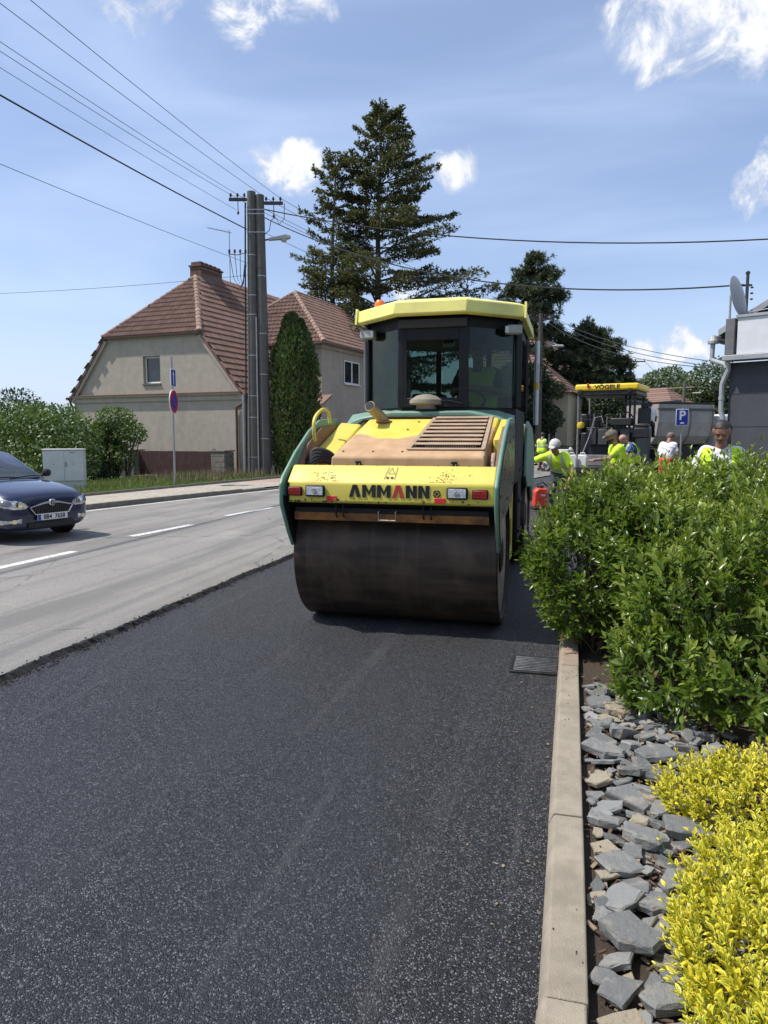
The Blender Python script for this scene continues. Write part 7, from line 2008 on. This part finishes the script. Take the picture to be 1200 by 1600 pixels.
MB().prism([(-.50, .55), (-.45, 1.0), (-.35, 1.05), (-.30, .55), (-.2, .38), (.3, .38), (.35, .72), (.75, .78), (.8, .5), (.4, .3), (-.3, .28)], 'x', -.15, .15).build('body', M_mw, mc, bevel=.05, seg=3)
MB().prism([(.1, .74), (.75, .80), (.72, .88), (.12, .84)], 'x', -.14, .14).build('seat', M_rub, mc, bevel=.03)
MB().tube([(-.33, -.45, 1.1), (0, -.42, 1.02), (.33, -.45, 1.1)], .02, 6).build('handlebar', M_rub, mc)
MB().lathe([(0, -.1), (.1, -.07), (.12, .03)], (0, -.52, 1.0), 'y', 12).build('headlamp', M_lens, mc, smooth=True)

# ------------------------------------------------------------------ workers
person('worker in pale cap and hi-vis shirt bending over the fresh asphalt', (-.20, 14.9, 0), R(-14), lean=50, head=-26, turn=-10, arms=[((.36, -.46, .94), (.30, -.60, .72)), ((-.50, -.50, 1.10), (-.76, -.56, 1.04))], legs=[((.16, -.10, .50), (.18, .06, .08)), ((-.15, -.12, .50), (-.2, .0, .08))], top=M_viz, trousers=M_work, skin=M_skin2, cap=M_capw, res=.011)
person('worker in hi-vis vest and black shorts seen from behind by the side street', (-1.32, 33.6, 0), R(168), lean=6, head=8, arms=[((.26, .05, 1.15), (.24, -.18, .98)), ((-.26, .05, 1.15), (-.26, -.12, .95))], top=M_navy, vest=M_viz, trousers=M_blk, hair=M_hair, res=.018, shorts=True)
person('bearded worker in camouflage cap and yellow shirt reaching left', (.98, 15.6, 0), R(-70), lean=14, head=6, turn=-6, arms=[((.20, -.34, 1.16), (.16, -.62, 1.13)), ((-.26, -.02, 1.12), (-.22, -.22, .92))], top=M_viz, trousers=M_work, skin=M_skin2, cap=M_camo, beard=M_hair, res=.012, bands=False)
person('bald worker in blue shirt and hi-vis vest leaning over', (1.75, 22.1, 0), R(-62), lean=28, head=14, arms=[((.24, -.40, 1.05), (.20, -.55, .82)), ((-.24, -.40, 1.05), (-.20, -.55, .82))], top=M_blue, vest=M_viz, skin=M_skin, hair=None, res=.015)
person('grey-haired man in white t-shirt with his back turned by the truck', (2.52, 21.3, 0), R(150), lean=16, head=18, arms=[((.27, -.12, 1.10), (.26, -.30, .88)), ((-.27, -.10, 1.10), (-.27, -.25, .86))], top=M_white, trousers=mat('orange_shorts', (.75, .12, .03), .8), skin=M_skin2, hair=M_hair2, res=.015, shorts=True)
person('man in white t-shirt and open hi-vis vest looking down behind the hedge', (1.70, 9.25, 0), R(-8), lean=3, head=20, turn=-6, arms=[((.28, -.02, 1.15), (.26, -.22, .96)), ((-.30, .0, 1.13), (-.34, -.12, .88))], top=M_white, skin=M_skin2, hair=M_hair, res=.0095, scale=1.03, belly=.02, vest_open=True)
person('paver operator in white shirt turned away on the side seat', (2.66, 28.2, 1.14), R(165), lean=20, arms=[((.25, -.26, 1.15), (.2, -.45, 1.05)), ((-.25, -.26, 1.15), (-.2, -.45, 1.05))], legs=[((.12, -.42, .90), (.13, -.46, .48)), ((-.12, -.42, .90), (-.13, -.46, .48))], top=M_white, skin=M_skin2, hair=M_hair, res=.016, trousers=M_blk)
# the open vest on the man behind the hedge: two shoulder panels
# (added below as parts of that person)

# ------------------------------------------------------------------ overhead cables
M_wire = mat('wire_dark', (.035, .035, .04), .6); M_cable = mat('cable_black', (.012, .012, .012), .6)
def cable(label, a, b, sag, r, m=M_wire, n=28, group='overhead wires'):
    a, b = Vector(a), Vector(b)
    pts = [a.lerp(b, i / n) - Vector((0, 0, sag * 4 * (i / n) * (1 - i / n))) for i in range(n + 1)]
    o = MB().tube(pts, r, 6).build('overhead_cable', m, None, smooth=True)
    return tag(o, label, 'cable', group)
PT = Matrix.Translation((-11.5, 25.6, 0)) @ Matrix.Rotation(R(14.5), 4, 'Z')
L1, L2 = PT @ Vector((-.92, 0, 10.42)), PT @ Vector((-.66, 0, 10.42)); R1, R2 = PT @ Vector((.40, 0, 10.3)), PT @ Vector((.9, 0, 10.3))
cable('uppermost thin wire crossing the top left corner', R2, (-9.4, -14, 10.7), .62, .008)
cable('second thin wire from the top at upper left', R1, (-10.6, -14, 10.7), .55, .008)
cable('third thin wire, upper of the close pair at upper left', L2, (-11.7, -14, 10.6), .62, .008)
cable('lower wire of the close pair at upper left', L1, (-12.1, -14, 10.65), .64, .008)
cable('thin wire just above the thick black cable at left', PT @ Vector((-.75, 0, 9.9)), (-12.0, -14, 10.0), .5, .007)
cable('thick black cable sloping from the left edge to the concrete pole', PT @ Vector((-.36, 0, 9.2)), (-10.9, -14, 8.7), .55, .022, M_cable)
cable('thin wire sagging behind the chimney to the concrete pole', PT @ Vector((.3, 0, 7.75)), (-11.6, -14, 6.9), .45, .007)
cable('nearly level thin wire across the left sky to the house roof', PT @ Vector((.2, 0, 7.6)), (-45, 31, 9.6), .5, .008)
P2 = Vector((-1.9, 42.9, 0))
cable('thick black cable from the concrete pole to the right edge, upper one', PT @ Vector((.33, 0, 9.9)), (14.5, 21.0, 7.2), 1.25, .020, M_cable)
cable('thick black cable from the concrete pole to the roof mast', PT @ Vector((.33, 0, 9.6)), (3.72, 18.5, 5.05), .95, .018, M_cable)
for k, (lab, src, dx, dz) in enumerate((('thin wire from concrete pole to street pole, outermost', R2, .6, 8.35), ('thin wire from concrete pole to street pole, second', R1, .2, 8.35), ('thin wire from concrete pole to street pole, third', L2, -.2, 8.35), ('thin wire from concrete pole to street pole, innermost', L1, -.6, 8.35))):
    cable(lab, src, P2 + Vector((dx, 0, dz)), .55, .009)
cable('low thin wire from concrete pole to street pole', PT @ Vector((.25, 0, 9.1)), P2 + Vector((0, 0, 7.6)), .5, .009)
P3 = Vector((4.9, 69.4, 0)); P4 = Vector((8.6, 62.8, 0))
cable('upper wire from street pole to the grey building eave', P2 + Vector((.6, 0, 8.35)), (3.6, 20.5, 3.5), .35, .010)
cable('middle wire from street pole to the grey building eave', P2 + Vector((.3, 0, 8.35)), (3.4, 20.0, 3.35), .4, .010)
cable('lower wire from street pole to the grey building eave', P2 + Vector((.0, 0, 8.3)), (3.5, 20.0, 3.3), .55, .010)
cable('wire from street pole to far pole, left one', P2 + Vector((-.5, 0, 8.3)), P3 + Vector((-.9, 0, 8.35)), .7, .012)
cable('wire from street pole to far pole, right one', P2 + Vector((.5, 0, 8.3)), P3 + Vector((.9, 0, 8.35)), .7, .012)
cable('wire falling from far pole to lower grey pole', P3 + Vector((1.1, 0, 8.35)), P4 + Vector((0, 0, 5.7)), .5, .018)
cable('wire from lower grey pole to the grey building', P4 + Vector((0, 0, 5.7)), (7.2, 22, 3.6), .5, .012)

# ------------------------------------------------------------------ what stands behind the photographer, mirrored in the cab glass
small_house('plain tiled house across the road, mirrored in the roller windscreen', (-6.5, -19, 0), R(180), 9.0, 10, 4.2, 8.6, (.5, .44, .36), windows=((-2.6, -1.4, 1.0, 2.4), (1.2, 2.4, 1.0, 2.4)))
broadleaf('garden_tree', 'leafy garden tree mirrored at the left of the roller windscreen', (-12.5, -14, 0), [(0, 0, 5.0, 2.4, 2.2, 2.2), (1.6, 0, 3.6, 1.8, 1.6, 1.6), (-1.8, 0, 3.6, 1.8, 1.6, 1.6), (0, 0, 2.4, 2.0, 1.8, 1.2)], LM['wood'], 7000, .3, 61)
broadleaf('garden_tree', 'leafy garden tree mirrored at the right of the roller windscreen', (8.5, -13, 0), [(0, 0, 5.0, 2.8, 2.4, 2.4), (1.8, 0, 3.4, 2.0, 1.8, 1.6), (-1.8, 0, 3.2, 2.0, 1.8, 1.6), (0, 0, 2.2, 2.4, 1.8, 1.2)], LM['wood'], 7000, .3, 62)
